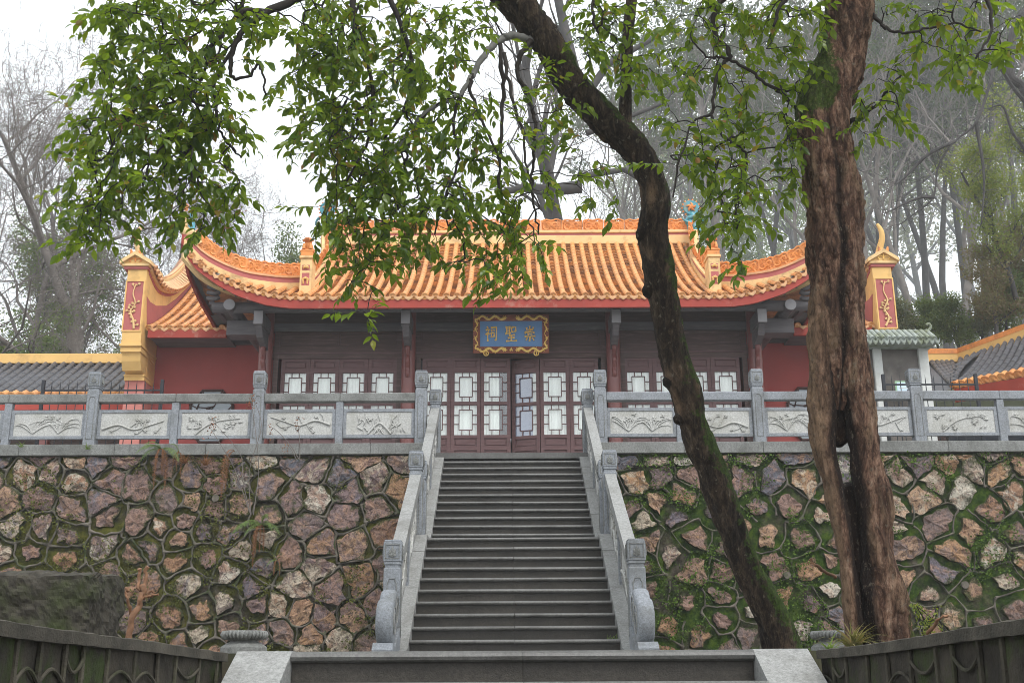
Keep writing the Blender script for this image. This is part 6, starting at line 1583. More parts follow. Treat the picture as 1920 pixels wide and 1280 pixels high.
for tree in (tA, tB):
    NP = [np.array(n[0]) for n in nodes[tree.name]]; par = [-1] * len(NP); nbase = len(NP)
    anchors = []
    for (tr_, cx, cy_, rx, ry, Y0, Y1, n) in FOL:
        if tr_ is not tree: continue
        for _ in range(int(n * 0.94)):
            while True:
                a, b = rs.uniform(-1, 1, 2)
                if a * a + b * b < 1: break
            anchors.append(np.array(at(cx + a * rx, cy_ + b * ry, rs.uniform(Y0, Y1))))
    arr0 = np.array(NP); anchors.sort(key=lambda a: np.min(np.linalg.norm(arr0 - a, axis=1)))
    leaves = []
    for a in anchors:
        arr = np.array(NP); d = np.linalg.norm(arr - a, axis=1) + .45 * np.maximum(0, a[2] - arr[:, 2]); j = int(np.argmin(d)); p0 = NP[j]
        L = np.linalg.norm(a - p0); k = max(2, int(L / .09)); prev = j
        side = rs.normal(0, .10 * min(1.2, L), 3); drop = np.array([0, 0, .10 * L])
        for i in range(1, k + 1):
            t = i / k; q = p0 * (1 - t) + a * t + side * math.sin(math.pi * t) * .6 + drop * math.sin(math.pi * t) + rs.normal(0, .006, 3)
            NP.append(q); par.append(prev); prev = len(NP) - 1
        # leafy shoot: drooping
        dirn = (a - p0) / (L + 1e-6) * .5 + np.array([rs.normal(0, .75), rs.normal(0, .6), -.25 + rs.normal(0, .45)]); dirn /= np.linalg.norm(dirn)
        q = a.copy(); nl = rs.randint(8, 14)
        for i in range(nl):
            dirn = dirn + rs.normal(0, .12, 3) + [0, 0, -.05]; dirn /= np.linalg.norm(dirn); q = q + dirn * .024
            if i % 2: NP.append(q.copy()); par.append(prev); prev = len(NP) - 1
            s_ = 1 if i % 2 else -1; sv = np.cross(dirn, [0, 0, 1.0]) + rs.normal(0, .25, 3); sv /= np.linalg.norm(sv)
            ld = dirn * .55 + sv * s_ * .75 + np.array([0, 0, -.38]) + rs.normal(0, .18, 3)
            if i == nl - 1: ld = dirn + [0, 0, -.3]
            leaves.append((q, ld / np.linalg.norm(ld), rs.uniform(.056, .108)))
    # pipe model radii
    cnt = np.zeros(len(NP))
    for i in range(len(NP) - 1, nbase - 1, -1):
        cnt[i] += 1; cnt[par[i]] += cnt[i]
    idx = np.arange(nbase, len(NP)); A1 = np.array(NP)[idx]; pi = np.array(par)[idx]; A0 = np.array(NP)[pi]
    r1 = np.clip(.0011 * cnt[idx] ** .42, .0013, .008); r0 = np.where(pi >= nbase, np.clip(.0011 * cnt[pi] ** .42, .0013, .008), r1 * 1.15)
    def seg_mesh(A0, A1, r0, r1, ns=4):
        T = A1 - A0; T /= np.linalg.norm(T, axis=1)[:, None] + 1e-9; ref = np.where(np.abs(T[:, 2:3]) < .9, np.array([[0, 0, 1.]]), np.array([[1., 0, 0]]))
        U = np.cross(T, ref); U /= np.linalg.norm(U, axis=1)[:, None]; W = np.cross(T, U); an = np.linspace(0, 2 * math.pi, ns, endpoint=False)
        ring = lambda P, r: P[:, None] + (U[:, None] * np.cos(an)[None, :, None] + W[:, None] * np.sin(an)[None, :, None]) * r[:, None, None]
        V = np.concatenate([ring(A0, r0), ring(A1, r1)], 1).reshape(-1, 3); n = len(A0); b = np.arange(n)[:, None] * 2 * ns
        F = np.concatenate([b + np.array([[k, (k + 1) % ns, ns + (k + 1) % ns, ns + k]]) for k in range(ns)], 0); return V, F
    V, F = seg_mesh(A0, A1, r0, r1)
    link('twigs', fastmesh('twigs', V - np.array(tree.location), F, M['twig'], True), tree, kind='stuff')
    # leaves
    Q = np.array([l[0] for l in leaves]); D = np.array([l[1] for l in leaves]); S = np.array([l[2] for l in leaves])
    N = np.tile([[0, 0, 1.]], (len(Q), 1)) + rs.normal(0, .45, (len(Q), 3)); X = np.cross(D, N); X /= np.linalg.norm(X, axis=1)[:, None]; Z = np.cross(X, D)
    R3 = np.stack([X, D, Z], 2)
    # in view and nearest ones become single leaves
    ppx = []
    MI = CM.inverted()
    for q in Q:
        c = MI @ (Vector(q) - CAM); ppx.append((960 + F_PX * c.x / -c.z, 640 - F_PX * c.y / -c.z, -c.z))
    ppx = np.array(ppx); vis = (ppx[:, 0] > 5) & (ppx[:, 0] < 1915) & (ppx[:, 1] > 5) & (ppx[:, 1] < 700)
    big = S / ppx[:, 2] * vis; sel = np.argsort(-big)[:295]; mask = np.zeros(len(Q), bool); mask[sel] = True
    for i in sel:
        Mx = Matrix(R3[i].tolist()).to_4x4() @ Matrix.Diagonal((S[i], S[i], S[i], 1)); Mx.translation = Vector(Q[i]) - tree.location
        link('leaf', leaf_me, tree, Mx)
    m_ = ~mask; n = m_.sum()
    LV = np.einsum('nij,kj->nki', R3[m_], leafV) * S[m_][:, None, None] + Q[m_][:, None, :]
    # curl tips
    V = LV.reshape(-1, 3); F = (np.arange(n)[:, None, None] * len(leafV) + leafF[None]).reshape(-1, 3)
    link('foliage', fastmesh('foliage', V - np.array(tree.location), F, M['leaf'], False), tree, kind='stuff')
    # small russet flower heads on the left mass
    m = MB()
    for k in range(60 if tree is tA else 8):
        q = Q[rs.randint(len(Q))]
        if ppx[np.argmin(np.abs(Q - q).sum(1)), 0] > 520 and tree is tA: continue
        for j in range(9):
            e_ = q + rs.normal(0, .028, 3); m.tube([q, e_], [.0016, .0022], 3)
    if m.n: m.build('flower_heads', M['berry'], tree, kind='stuff')

# ================================================================== BACKGROUND TREES
def branchy(seed, H, r0, spread, levels=4, nb=(7, 6, 5, 5), lean=0.0, wig=.12, start=.3, upw=.35, ratio=.55):
    rs = np.random.RandomState(seed); segs = []; tips = []
    def grow(p, d, L, r, lev):
        n = max(3, int(6 if lev == 0 else 4 if lev < 3 else 3)); pts = [p]; dd = d.copy()
        for i in range(n):
            dd = dd + rs.normal(0, wig * (1 + .5 * lev), 3) + np.array([0, 0, .05 * upw]) ; dd /= np.linalg.norm(dd); q = pts[-1] + dd * L / n
            ra, rb_ = r * (1 - .72 * i / n), r * (1 - .72 * (i + 1) / n); segs.append((pts[-1], q, ra, rb_)); pts.append(q)
        if lev == levels: tips.append(pts[-1]); return
        k = nb[min(lev, len(nb) - 1)]
        for j in range(k):
            t = start + (1 - start) * (j + rs.uniform(.2, 1)) / k if lev == 0 else .25 + .75 * (j + rs.rand()) / k
            t = min(t, 1); f = t * n; i = min(n - 1, int(f)); base = pts[i] * (1 - (f - i)) + pts[i + 1] * (f - i)
            ax = rs.normal(0, 1, 3); ax -= d * ax.dot(d); ax /= np.linalg.norm(ax); ang = rs.uniform(.5, 1.05) * spread
            nd = d * math.cos(ang) + ax * math.sin(ang) + np.array([0, 0, upw * .5]); nd /= np.linalg.norm(nd)
            grow(base, nd, L * ratio * rs.uniform(.75, 1.2) * (1.15 - .45 * t if lev == 0 else 1), max(.0075, r * (1 - .7 * t) * .62), lev + 1)
    grow(np.zeros(3), np.array([lean, 0, 1.0]) / math.hypot(lean, 1), H, r0, 0)
    return segs, tips
def segs_mesh(segs, name, mat, thick=1.0):
    A0 = np.array([s[0] for s in segs]); A1 = np.array([s[1] for s in segs]); r0 = np.array([s[2] for s in segs]) * thick; r1 = np.array([s[3] for s in segs]) * thick
    big = r0 > .05; out = []
    V1_, F1_ = seg_mesh(A0[big], A1[big], r0[big], r1[big], 8); V2_, F2_ = seg_mesh(A0[~big], A1[~big], r0[~big], r1[~big], 4) if (~big).any() else (np.zeros((0, 3)), np.zeros((0, 4), int))
    return fastmesh(name, np.concatenate([V1_, V2_]), np.concatenate([F1_, F2_ + len(V1_)]), mat, True)
def crown_mesh(centers, rad, n, leaf, seed, name, mat, flat=.7):
    rs = np.random.RandomState(seed); c = np.array(centers); i = rs.randint(0, len(c), n); g_ = rs.normal(0, 1, (n, 3)); g_ /= np.linalg.norm(g_, axis=1)[:, None]
    P = c[i] + g_ * (rs.uniform(.25, 1, (n, 1)) ** .6) * rad * [1, 1, flat]
    a = rs.normal(0, 1, (n, 3)); a /= np.linalg.norm(a, axis=1)[:, None]; b = np.cross(a, rs.normal(0, 1, (n, 3))); b /= np.linalg.norm(b, axis=1)[:, None]; s = (leaf * rs.uniform(.6, 1.3, n))[:, None]
    V = np.stack([P - a * s, P + b * s * .45, P + a * s, P - b * s * .45], 1).reshape(-1, 3); return fastmesh(name, V, np.arange(len(V)).reshape(-1, 4), mat)
# source trees
def src_bare(seed, **k):
    sg, tp = branchy(seed, **k); th = [s for s in sg if s[2] > .035]; tn = [s for s in sg if s[2] <= .035]; return segs_mesh(th, 'trunk', M['farbark']), segs_mesh(tn, 'crown', M['farbark']), tp, sg
def place_tree(name, parts, loc, label, group=None, rz=0, sc_=1.0, lean=0.0, cat='tree'):
    o = empty(name, loc, label, cat, group); o.rotation_euler = (0, lean, rz); o.scale = (sc_, sc_, sc_)
    for nm, me, kd in parts: link(nm, me, o, kind=kd)
    return o
def gpos(px, Y): x = at(px, 620, Y).x; return (x, Y, hz(x, Y) - .2)
bareA = src_bare(11, H=13, r0=.26, spread=1.05, levels=5, nb=(9, 6, 5, 4, 3), lean=-.12, wig=.13, start=.16, ratio=.56)
place_tree('bare_tree', [('trunk', bareA[0], None), ('crown', bareA[1], 'stuff')], gpos(168, 38), 'large bare winter tree with fine misty twigs at the far left', 'bare misty trees', rz=.4)
bareB = src_bare(17, H=9, r0=.13, spread=1.0, levels=5, nb=(8, 5, 5, 4, 3), wig=.15, start=.15, ratio=.56)
bareC = src_bare(29, H=12, r0=.17, spread=.8, levels=4, nb=(9, 5, 4, 4), lean=.1, wig=.12, start=.3, ratio=.5)
BP = [('trunk', bareB[0], None), ('crown', bareB[1], 'stuff')]; CP = [('trunk', bareC[0], None), ('crown', bareC[1], 'stuff')]
for i, (px, Y, s_, lab) in enumerate([(60, 44, 1.15, 'bare misty tree at the left edge, behind the large bare one'), (255, 40, .85, 'bare misty tree just behind the left horn finial'), (330, 43, .9, 'bare misty tree between the left pier and the roof corner'), (425, 41, .75, 'small bare misty tree above the left corner of the main roof'), (482, 44, .75, 'faint small bare tree left of the round evergreen'), (-60, 36, 1.1, 'bare tree cut by the left edge of the photo'), (120, 33, .62, 'dark bare sapling above the left corridor ridge')]):
    place_tree('bare_tree', BP, gpos(px, Y), lab, 'bare misty trees', rz=i * 1.3, sc_=s_)
# big misty trunk behind the roof
sg, tp = branchy(41, H=17, r0=.42, spread=.85, levels=4, nb=(6, 5, 5, 4), wig=.06, start=.45, ratio=.5, upw=.5)
bx = gpos(1092, 36)
sg2 = [(s[0], s[1], s[2], s[3]) for s in sg]
for q0, q1, ra, rb_ in (((1090, 350), (1030, 357), .24, .22), ((1030, 357), (985, 352), .22, .17), ((985, 352), (930, 362), .17, .08), ((1095, 330), (1170, 318), .12, .10), ((1170, 318), (1215, 345), .10, .07), ((1088, 180), (1060, 60), .22, .18), ((1060, 60), (1040, -30), .18, .14), ((1092, 190), (1140, 120), .16, .13), ((1140, 120), (1230, 70), .13, .08), ((1100, 250), (1240, 195), .12, .07), ((1240, 195), (1300, 130), .07, .05)):
    a = at(*q0, 36); b_ = at(*q1, 36); sg2.append((np.array(a) - bx, np.array(b_) - bx, ra, rb_))
th = [s for s in sg2 if s[2] > .035]; tn = [s for s in sg2 if s[2] <= .035]
place_tree('misty_tree', [('trunk', segs_mesh(th, 'trunk', M['farbark2']), None), ('crown', segs_mesh(tn, 'crown', M['farbark']), 'stuff')], bx, 'massive bare trunk fading in the mist behind the middle of the roof')
# evergreens
def src_ever(seed, H, r0, cr, n, leaf, mat, start=.35, levels=2):
    sg, tp = branchy(seed, H=H, r0=r0, spread=.95, levels=levels, nb=(12, 5, 3), wig=.08, start=start, ratio=.36)
    return [('trunk', segs_mesh(sg, 'trunk', M['farbark2']), None), ('crown', crown_mesh(tp, cr, n, leaf, seed, 'crown', mat), 'stuff')]
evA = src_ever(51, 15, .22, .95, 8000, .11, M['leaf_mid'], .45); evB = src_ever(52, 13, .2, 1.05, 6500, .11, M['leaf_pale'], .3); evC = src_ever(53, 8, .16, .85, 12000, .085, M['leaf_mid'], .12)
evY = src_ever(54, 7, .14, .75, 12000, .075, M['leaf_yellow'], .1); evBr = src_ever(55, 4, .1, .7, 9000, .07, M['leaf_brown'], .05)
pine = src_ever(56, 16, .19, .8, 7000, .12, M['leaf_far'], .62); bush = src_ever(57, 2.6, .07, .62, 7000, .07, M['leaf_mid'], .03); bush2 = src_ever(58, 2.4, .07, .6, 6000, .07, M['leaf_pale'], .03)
place_tree('evergreen_tree', evC, gpos(565, 44), 'round blue-green evergreen in the mist left of the main ridge', 'evergreens on the misty hill', sc_=.78)
place_tree('evergreen_tree', evC, gpos(660, 48), 'evergreen behind the left end of the main ridge, mostly hidden by foliage', 'evergreens on the misty hill', rz=2, sc_=.75)
FK = 3.0
EV = [(1330, 52, evA, .95, 'tall evergreen above the right end of the main ridge'), (1420, 60, evB, 1.15, 'pale tall evergreen fading in the mist between the two trunks'), (1480, 48, evA, .85, 'evergreen just left of the split trunk, behind the roof corner'), (1270, 62, evB, 1.0, 'faint pale evergreen behind the ridge ornament'),
      (1560, 64, evB, 1.3, 'very pale tall evergreen behind the upper split trunk'), (1660, 56, evB, 1.15, 'pale evergreen right of the split trunk'), (1750, 66, evB, 1.35, 'tall pale evergreen at the upper right, deep in the mist'), (1850, 54, evA, 1.0, 'darker tall evergreen near the right edge'), (1940, 62, evB, 1.3, 'pale evergreen at the right edge'),
      (1700, 44, evB, .30, 'low evergreen right of the right horn finial'), (1210, 70, evB, 1.0, 'faint evergreen far behind the leaning trunk'), (1390, 44, evC, .85, 'low dark evergreen behind the right part of the roof')]
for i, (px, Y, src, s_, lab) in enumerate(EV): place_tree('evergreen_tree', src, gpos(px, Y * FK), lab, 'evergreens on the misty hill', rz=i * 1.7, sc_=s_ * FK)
PN = [(1296, 46, -.02, .9), (1345, 50, .03, 1), (1440, 46, .02, .95), (1500, 52, 0, 1), (1640, 42, -.03, .85), (1675, 50, .02, 1), (1712, 40, -.05, .8), (1738, 46, .03, 1), (1768, 41, .05, .85), (1790, 50, -.02, 1), (1822, 43, .09, .95), (1846, 38, -.13, .9), (1880, 48, .03, 1.05), (1912, 41, .02, .95)]
PL = ['thin trunk above the ridge ornament', 'second thin trunk right of the ridge ornament', 'thin trunk left of the split tree', 'thin misty trunk hidden beside the split tree', 'thin pine right of the split trunk', 'slim pine just left of the right horn finial', 'slim leaning pine over the right horn finial', 'slim pine right of the right horn finial', 'dark slim pine above the stone tablet roof', 'faint slim pine between two darker ones on the right', 'leaning pine above the right corridor ridge', 'tall pale pine trunk leaning left above the yellow-green tree', 'faint pine near the right edge', 'slim pine at the right edge']
for i, (px, Y, ln, s_) in enumerate(PN): place_tree('pine_tree', pine, gpos(px, Y * 1.9), PL[i], 'slim pines on the misty hill', rz=i * 2.1, sc_=s_ * 1.9, lean=ln)
for i, (px, Y, s_, lab) in enumerate([(1240, 50, 1.1, 'bare branching tree behind the leaning trunk'), (1380, 47, 1.15, 'bare branching tree between the two trunks'), (1470, 40, 1.0, 'fine bare tree beside the split trunk'), (1650, 37, 1.05, 'bare tree with fine twigs right of the split trunk'), (1725, 43, 1.1, 'bare tree behind the right horn finial'), (1800, 36, 1.0, 'bare tree with dark twigs above the stone tablet'), (1900, 45, 1.15, 'bare tree near the right edge'), (940, 56, 1.0, 'faint bare tree behind the hanging foliage'), (1150, 58, 1.05, 'faint bare tree behind the ridge')]):
    place_tree('bare_tree', CP, gpos(px, Y * 1.7), lab, 'bare misty trees', rz=i * 1.9, sc_=s_ * 1.7)
# long arching limb coming from the right
lt = empty('arching_tree', gpos(1960, 27), 'bare tree with long arching limbs reaching in from the right edge', 'tree'); lt.location.z = hz(*lt.location[:2]) if lt.location.y > 32 else ZT
m = MB(); m.tube(catmull([tuple(lt.location), tuple(at(1965, 500, 27)), tuple(at(1940, 330, 27)), tuple(at(1925, 180, 27)), tuple(at(1895, 140, 27)), tuple(at(1900, 60, 27)), tuple(at(1935, 0, 27))], 6), np.linspace(.16, .09, 37), 9); m.build('trunk', M['farbark2'], lt)
for spec in ([(1930, 200, 27), (1900, 165, 26.8), (1868, 120, 26.6), (1855, 160, 26.4), (1830, 230, 26.3), (1790, 265, 26.2), (1760, 310, 26.2), (1750, 370, 26.2), (1715, 400, 26.1), (1690, 420, 26.1)], [(1938, 300, 27), (1900, 250, 26.8), (1880, 200, 26.7), (1850, 205, 26.5)], [(1790, 265, 26.2), (1740, 290, 26.1), (1700, 330, 26.1), (1680, 345, 26)], [(1750, 370, 26.2), (1720, 372, 26.1), (1660, 400, 26)], [(1830, 230, 26.3), (1845, 330, 26.3), (1840, 420, 26.3)]):
    C = catmull([tuple(at(*p)) for p in spec], 6); m = MB(); m.tube(C, np.linspace(.055, .012, len(C)), 6); m.build('branch', M['farbark2'], lt)
    rr = np.random.RandomState(int(spec[1][0])); m = MB()
    for k in range(len(C) * 3):
        c = C[rr.randint(2, len(C))]; d = rr.normal(0, 1, 3) * [1, .5, 1]; d /= np.linalg.norm(d); L = rr.uniform(.25, .8); b1_ = c + d * L * .5 + rr.normal(0, .05, 3); b2_ = b1_ + (d + rr.normal(0, .5, 3)) * L * .5
        m.tube([c, b1_, b2_], [.008, .005, .002], 3, False); m.tube([b1_, b1_ + (d + rr.normal(0, .8, 3)) * L * .35], [.004, .002], 3, False)
    m.build('twigs', M['farbark2'], lt, kind='stuff')
def bpos(px, py, Y): p = at(px, py, Y); return tuple(p)
# right hillside shrubs, standing on a terrace bank behind the corridor
bank = MB(); bank.grid(lambda u, v: (13 * 0 + 9.2 + 22 * u, 30.5 + 6 * v, 3.9 + 5.5 * math.sin(min(1, v * 1.15) * 1.57) * (.55 + .45 * min(1, u * 3)) + .3 * mnoise.noise(Vector((u * 9, v * 5, 1)))), 24, 10, True)
tag(bank.build('hill_bank', M['hill'], smooth=True), kind='structure')
for i, (px, py, Y, src, s_, lab, nm) in enumerate([(1905, 560, 29.5, evY, .55, 'yellow-green leafy tree at the right edge above the corridor', 'leafy_tree'), (1945, 500, 31, evY, .62, 'yellow-green tree cut by the right edge', 'leafy_tree'), (1868, 640, 30, evBr, .60, 'russet and green bushy tree above the right corridor ridge', 'bushy_tree'), (1925, 620, 30.5, evBr, .7, 'russet bush cut by the right edge', 'bushy_tree'),
        (1715, 655, 31.5, bush2, .55, 'green bush behind the stone tablet roof', 'bush'), (1760, 660, 31, bush, .52, 'dark green bush above the end of the corridor ridge', 'bush'), (1800, 665, 30.8, bush, .55, 'dark glossy bush above the corridor ridge', 'bush'), (1840, 650, 30.8, bush2, .6, 'green bush below the russet tree', 'bush'), (1890, 640, 30.5, bush, .65, 'dark bush at the right above the rising ridge', 'bush')]):
    place_tree(nm, src, bpos(px, py, Y), lab, 'shrubs on the bank behind the right corridor', rz=i * 1.1, sc_=s_, cat='tree' if 'tree' in nm else 'bush')
for i, (px, Y, src, s_) in enumerate([(-40, 34, bush, 1.3), (20, 36, evC, .68), (75, 35, bush2, 1.35), (110, 38, evC, .62), (165, 35, bush, 1.3), (205, 37, evC, .60), (250, 38, bush2, 1.4), (60, 46, evC, .9), (165, 46, evC, .85), (300, 41, bush, 1.2), (470, 46, bush2, 1.4), (420, 44, bush, 1.1)]):
    place_tree('bush', src, gpos(px, Y), ['dark bush at the left edge above the corridor ridge', 'evergreen shrub above the left corridor, second from the edge', 'pale shrub above the left corridor ridge', 'evergreen shrub under the large bare tree', 'dark bush left of the left pier', 'evergreen shrub touching the left pier', 'pale bush behind the left pediment', 'misty shrub behind the left bushes', 'misty shrub behind the large bare tree', 'bush behind the left wing roof', 'pale bush behind the left roof corner', 'bush hidden behind the left hip ridge'][i], 'shrubs above the left corridor', rz=i * .9, sc_=s_, cat='bush')
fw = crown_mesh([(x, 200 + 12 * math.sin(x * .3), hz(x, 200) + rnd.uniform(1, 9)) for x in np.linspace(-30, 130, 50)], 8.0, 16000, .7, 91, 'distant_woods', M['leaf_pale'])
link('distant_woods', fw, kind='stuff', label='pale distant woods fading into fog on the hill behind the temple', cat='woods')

# ================================================================== SMALL THINGS ON THE LANDING AND WALL
def noisy_block(name, c, size, mat, label, cat, seed, amp=.03, taper=.0):
    n = 26; sx, sy, sz = size; V = []; F = []
    m = MB()
    def face(fn): m.grid(fn, n, n)
    def disp(x, y, z):
        q = Vector((x * 6 + seed, y * 6, z * 6)); q2 = Vector((x * 17, y * 17 + seed, z * 17)); q3 = Vector((x * 45, y * 45, z * 45))
        d = amp * (mnoise.noise(q) + .5 * mnoise.noise(q2) + .3 * mnoise.noise(q3)); return d
    def P(x, y, z):
        # soften the corners
        k = 1 - .012 * ((abs(x) ** 10 + abs(y) ** 10 + abs(z) ** 10) - 1)
        X, Y, Z = x * k * sx / 2 * (1 - taper * (z + 1) / 2 * (x > 0)), y * k * sy / 2, z * k * sz / 2
        if y < -.5 and z > .90: Y += .07 * (z - .90) / .10
        d = disp(X, Y, Z); return (c[0] + X + d * x, c[1] + Y + d * y, c[2] + Z + d * z * .5)
    u_ = lambda u: 2 * u - 1
    m.grid(lambda u, v: P(u_(u), -1, u_(v)), 60, 34, True); m.grid(lambda u, v: P(u_(u), 1, u_(v)), 30, 20); m.grid(lambda u, v: P(1, u_(u), u_(v)), 30, 34, True); m.grid(lambda u, v: P(-1, u_(u), u_(v)), 30, 20); m.grid(lambda u, v: P(u_(u), u_(v), 1), 60, 20, True)
    o = m.build(name, mat); return tag(o, label, cat)
a = at(-60, 1068, 5.6); b_ = at(172, 1068, 5.6)
noisy_block('stone_block', ((a.x + b_.x) / 2, 5.87, (ZL - .15 + a.z) / 2), (b_.x - a.x, .50, a.z - ZL + .15), M['rough'], 'rough hewn dark stone block lying behind the low wall at the bottom left', 'stone block', 3, .030, .03)
def lotus_base(px, Y, wpx, label):
    p = at(px, 1215, Y); r = pxr(px, 1215, wpx, Y); zt = at(px, 1182, Y).z; z0 = ZL; h = zt - z0
    o = empty('lotus_column_base', (p.x, Y, z0), label, 'column base', 'carved column bases')
    m = MB(); m.lathe([(r * .70, h), (r * .86, h * .985), (r * .97, h * .93), (r, h * .86), (r * .96, h * .78), (r * .84, h * .70), (r * .66, h * .66), (r * .62, h * .62)][::-1], (p.x, Y, z0), 40); m.build('drum', M['coping'], o, smooth=30)
    m = MB(); m.lathe([(r * 1.05, 0), (r * 1.05, h * .40), (r * .98, h * .46), (r * .80, h * .54), (r * .66, h * .60), (r * .62, h * .64)], (p.x, Y, z0), 40); m.build('foot', M['coping'], o, smooth=30)
    m = MB()
    for k in range(34):
        a = k / 34 * 2 * math.pi; cs, sn = math.cos(a), math.sin(a); m.tube([(p.x + r * t * cs, Y + r * t * sn, z0 + h * q) for t, q in ((.80, .985), (.97, .95), (1.01, .86), (.96, .76), (.80, .68))], [.004, .010, .012, .010, .003], 5)
    m.build('petals', M['coping'], o, smooth=60)
lotus_base(457, 8.2, 82, 'carved round lotus stone base at the left end of the near steps')
lotus_base(1562, 8.9, 76, 'carved round lotus stone base peeking out left of the split trunk')
# pruned stump
sp_ = at(238, 1225, 7.2); so = empty('pruned_stump', (sp_.x, 7.2, ZL), 'orange-brown pruned stump with stubby limbs beside the rough stone block', 'stump')
def limb_px(par, pts, mat, nm='limb', kn=True):
    P = [(*at(a, b, Y), pxr(a, b, w_ * .74, Y)) for a, b, w_, Y in pts]; C = catmull(P, 4); r_ = np.random.RandomState(int(pts[0][0])); C[:, :3] += r_.normal(0, .004, C[:, :3].shape)
    m = MB(); m.tube(C[:, :3], C[:, 3] * (1 + r_.normal(0, .12, len(C))), 9); return m.build(nm, mat, par, smooth=50)
for pts in ([(236, 1230, 16, 7.2), (245, 1175, 17, 7.2), (258, 1140, 15, 7.2), (266, 1115, 14, 7.2), (268, 1100, 17, 7.2)], [(245, 1150, 9, 7.2), (240, 1125, 8, 7.15), (237, 1112, 7, 7.15), (240, 1103, 9, 7.15)], [(263, 1122, 8, 7.2), (280, 1117, 7, 7.18), (297, 1114, 6, 7.15)], [(262, 1108, 9, 7.2), (260, 1090, 8, 7.2), (262, 1066, 10, 7.2)], [(266, 1104, 10, 7.22), (273, 1090, 9, 7.25), (274, 1064, 9, 7.25)], [(275, 1114, 6, 7.2), (284, 1108, 5, 7.2), (288, 1110, 4, 7.2)]):
    limb_px(so, pts, M['cutwood'])
for pts, lab in (([(1568, 1082, 9, 8.6), (1545, 1070, 8, 8.5), (1528, 1058, 8, 8.4), (1519, 1050, 9, 8.4)], 'short pruned red-brown limb sticking out left of the split trunk'), ([(1738, 1190, 10, 7.6), (1752, 1172, 8, 7.5), (1766, 1156, 7, 7.4), (1774, 1152, 8, 7.4)], 'short broken branch rising over the right low wall')):
    p = at(pts[0][0], pts[0][1], pts[0][3]); o = empty('cut_branch', (p.x, p.y, ZL if pts[0][0] > 1600 else p.z), lab, 'branch'); limb_px(o, pts, M['cutwood'])
    if pts[0][0] > 1600: limb_px(o, [(1730, 1235, 10, 7.6), (1738, 1190, 10, 7.6)], M['cutwood'])
# ferns
def fern(px, py, fronds, dead, label, seed, size=.75):
    Y = 19.8; p = at(px, py, Y); o = empty('fern', tuple(p), label, 'fern', 'ferns growing from the rubble wall'); r_ = np.random.RandomState(seed)
    def frond(L, ang, up, mat, droop, nm, pw=.15):
        m = MB(); n = 20; d = Vector((math.cos(ang), -.45, up)).normalized(); q = Vector((0, 0, 0)); P = []
        for i in range(n + 1): P.append(q.copy()); q = q + d * L / n; d = (d + Vector((0, 0, -droop))).normalized()
        m.tube(P, np.linspace(.006, .002, n + 1), 4)
        vs = []; fs = []
        for i in range(1, n):
            t = i / n; pl = L * pw * math.sin(math.pi * min(.98, t * .85 + .14)); T = (P[i + 1] - P[i - 1]).normalized(); S = T.cross(Vector((0, -.6, .8))).normalized()
            for s in (-1, 1):
                for h in (0, .5):
                    b = P[i] + T * L / n * h; tip = b + S * s * pl + T * pl * .35 + Vector((0, 0, -pl * .25)) + Vector(r_.normal(0, .006, 3)); wv = T * L / n * .13; k = len(vs)
                    vs += [tuple(b - wv), tuple(b.lerp(tip, .5) - wv * .8), tuple(tip), tuple(b.lerp(tip, .5) + wv * .8), tuple(b + wv)]; fs.append((k, k + 1, k + 2, k + 3, k + 4))
        m.add(vs, fs); m.build(nm, mat, o, local=True)
    for k in range(fronds): frond(size * r_.uniform(.6, 1), r_.uniform(.1, 3.0), r_.uniform(.15, .8), M['fern'], .10, 'frond')
    for k in range(dead): frond(size * r_.uniform(.5, 1.4), r_.uniform(.6, 2.5), r_.uniform(-.3, .3), M['deadfern'], .5, 'dead_frond', .06)
fern(303, 842, 7, 6, 'green fern with long rusty dead fronds under the left balustrade', 1, .62)
fern(490, 985, 9, 5, 'green fern with one rusty tail in the middle of the left rubble wall', 2, .62)
fern(440, 845, 0, 2, 'brown dead fern lying along the top of the left rubble wall', 3, .8)
fern(335, 848, 1, 4, 'small brown fern right of the long rusty fern', 4, .35)
fern(520, 1050, 1, 3, 'small dried fern below the one in the middle of the left wall', 5, .35)
def tuft(px, py, label, n=26, L=.3, mat='grass', seed=1, Y=19.78, cat='grass tuft'):
    p = at(px, py, Y); o = empty('grass_tuft', tuple(p), label, cat, 'grass tufts on the rubble wall'); r_ = np.random.RandomState(seed); vs = []; fs = []
    for k in range(n):
        a = r_.uniform(0, 6.28); d = Vector((math.cos(a) * .7, -.35 + .3 * math.sin(a), r_.uniform(.3, 1))).normalized(); q = Vector((r_.normal(0, .015), 0, 0)); l = L * r_.uniform(.5, 1); w_ = Vector((.007, 0, .0)); k0 = len(vs)
        for i in range(5): vs += [tuple(q - w_ * (1 - i / 5)), tuple(q + w_ * (1 - i / 5))]; q = q + d * l / 4; d = (d + Vector((0, -.02, -.32))).normalized()
        fs += [(k0 + 2 * i, k0 + 2 * i + 1, k0 + 2 * i + 3, k0 + 2 * i + 2) for i in range(4)]
    MB().add(vs, fs).build('blades', M[mat], o, local=True, kind='stuff')
tuft(657, 1092, 'yellow-green grass tuft low on the left rubble wall, near the stairs', 40, .34, seed=2)
tuft(1172, 958, 'grass tuft right beside the stairs, on the right rubble wall', 26, .34, seed=3)
tuft(1205, 1075, 'dry grass hanging beside the right stair balustrade', 40, .45, seed=4)
tuft(1180, 1020, 'dry grass under the small one beside the right stair post', 24, .35, seed=6)
tuft(345, 868, 'dry brown tuft just under the left coping', 40, .28, 'deadfern', 7); tuft(385, 872, 'second dry brown tuft just under the left coping', 40, .28, 'deadfern', 8)
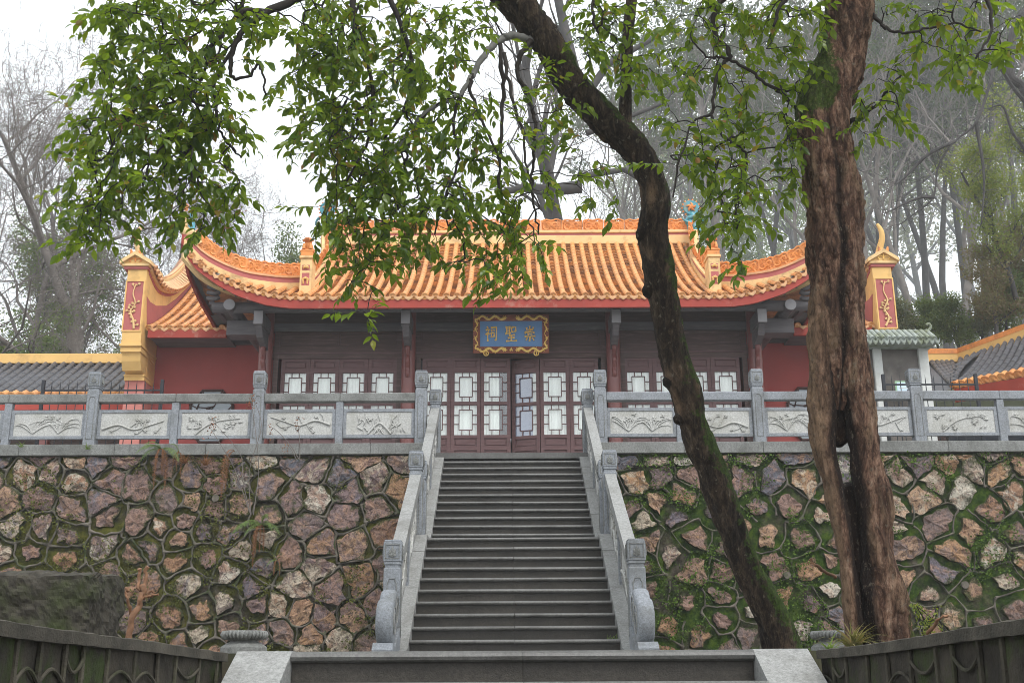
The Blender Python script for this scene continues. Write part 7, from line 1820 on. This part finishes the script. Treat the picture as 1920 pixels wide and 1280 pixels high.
tuft(1600, 1214, 'dry grass at the foot of the split trunk', 60, .3, 'grass', 9, 7.9); tuft(1552, 1217, 'green sprig left of the split trunk foot', 10, .16, 'fern', 10, 7.5); tuft(40, 838, 'green sprig under the left end of the balustrade', 14, .2, 'fern', 12); tuft(163, 842, 'green sprig below the first left balustrade post', 14, .22, 'fern', 13)
# thin dry stems
def stems(label, specs, seed):
    p = at(*specs[0][0], 19.7); o = empty('dry_plant', tuple(p), label, 'dry plant'); r_ = np.random.RandomState(seed)
    for sp in specs:
        C = catmull([tuple(at(a, b, 19.66 - .02 * i)) for i, (a, b) in enumerate(sp)], 5); MB().tube(C, np.linspace(.008, .004, len(C)), 4).build('stem', M['farbark'], o)
        m = MB(); e = C[-1]
        for k in range(16): q = e + r_.normal(0, 1, 3) * [.03, .03, .07] - [0, 0, .06]; m.tube([q, q + r_.normal(0, .02, 3)], [.010, .003], 3)
        m.build('seed_head', M['deadfern'], o)
stems('thin dry stems rising in front of the left balustrade', [[(470, 965), (455, 900), (450, 850), (400, 790)], [(470, 965), (468, 880), (490, 800), (475, 745)], [(475, 965), (485, 880), (478, 800), (470, 750)], [(468, 960), (440, 880), (412, 830), (393, 800)]], 1)
stems('two thin reddish stems in front of the panels left of the stairs', [[(560, 860), (545, 835), (520, 808), (508, 800)], [(562, 862), (562, 830), (559, 800), (557, 790)], [(556, 862), (545, 840), (537, 832)]], 2)
# little bush with pale leaves, right
p = at(1740, 1190, 7.6); o = empty('small_shrub', (p.x, p.y, ZL), 'small shrub with tiny pale leaves in front of the right rubble wall', 'shrub'); r_ = np.random.RandomState(5); tips = []
for k in range(5):
    C = catmull([(0, 0, 0), (r_.normal(0, .04), 0, .14), (r_.normal(-.03, .07), 0, .3)], 5); MB().tube(C, .003, 4).build('stem', M['twig'], o, local=True); tips += [c for c in C[3:]]
link('leaves', crown_mesh(tips, .035, 420, .011, 5, 'leaves', M['leaf_yellow']), o, kind='stuff')

# ================================================================== HAZE
hb = MB().box(-160, 160, -6, 236, -3.6, 125).build('haze', None); hb['kind'] = 'stuff'
hm = bpy.data.materials.new('fog'); hm.use_nodes = True; nt = hm.node_tree; nt.nodes.clear(); o_ = nt.nodes.new('ShaderNodeOutputMaterial'); pv = nt.nodes.new('ShaderNodeVolumePrincipled')
pv.inputs['Density'].default_value = HAZE; pv.inputs['Color'].default_value = (.96, .98, 1, 1); pv.inputs['Anisotropy'].default_value = .2
nt.links.new(pv.outputs[0], o_.inputs['Volume']); hb.data.materials.append(hm)
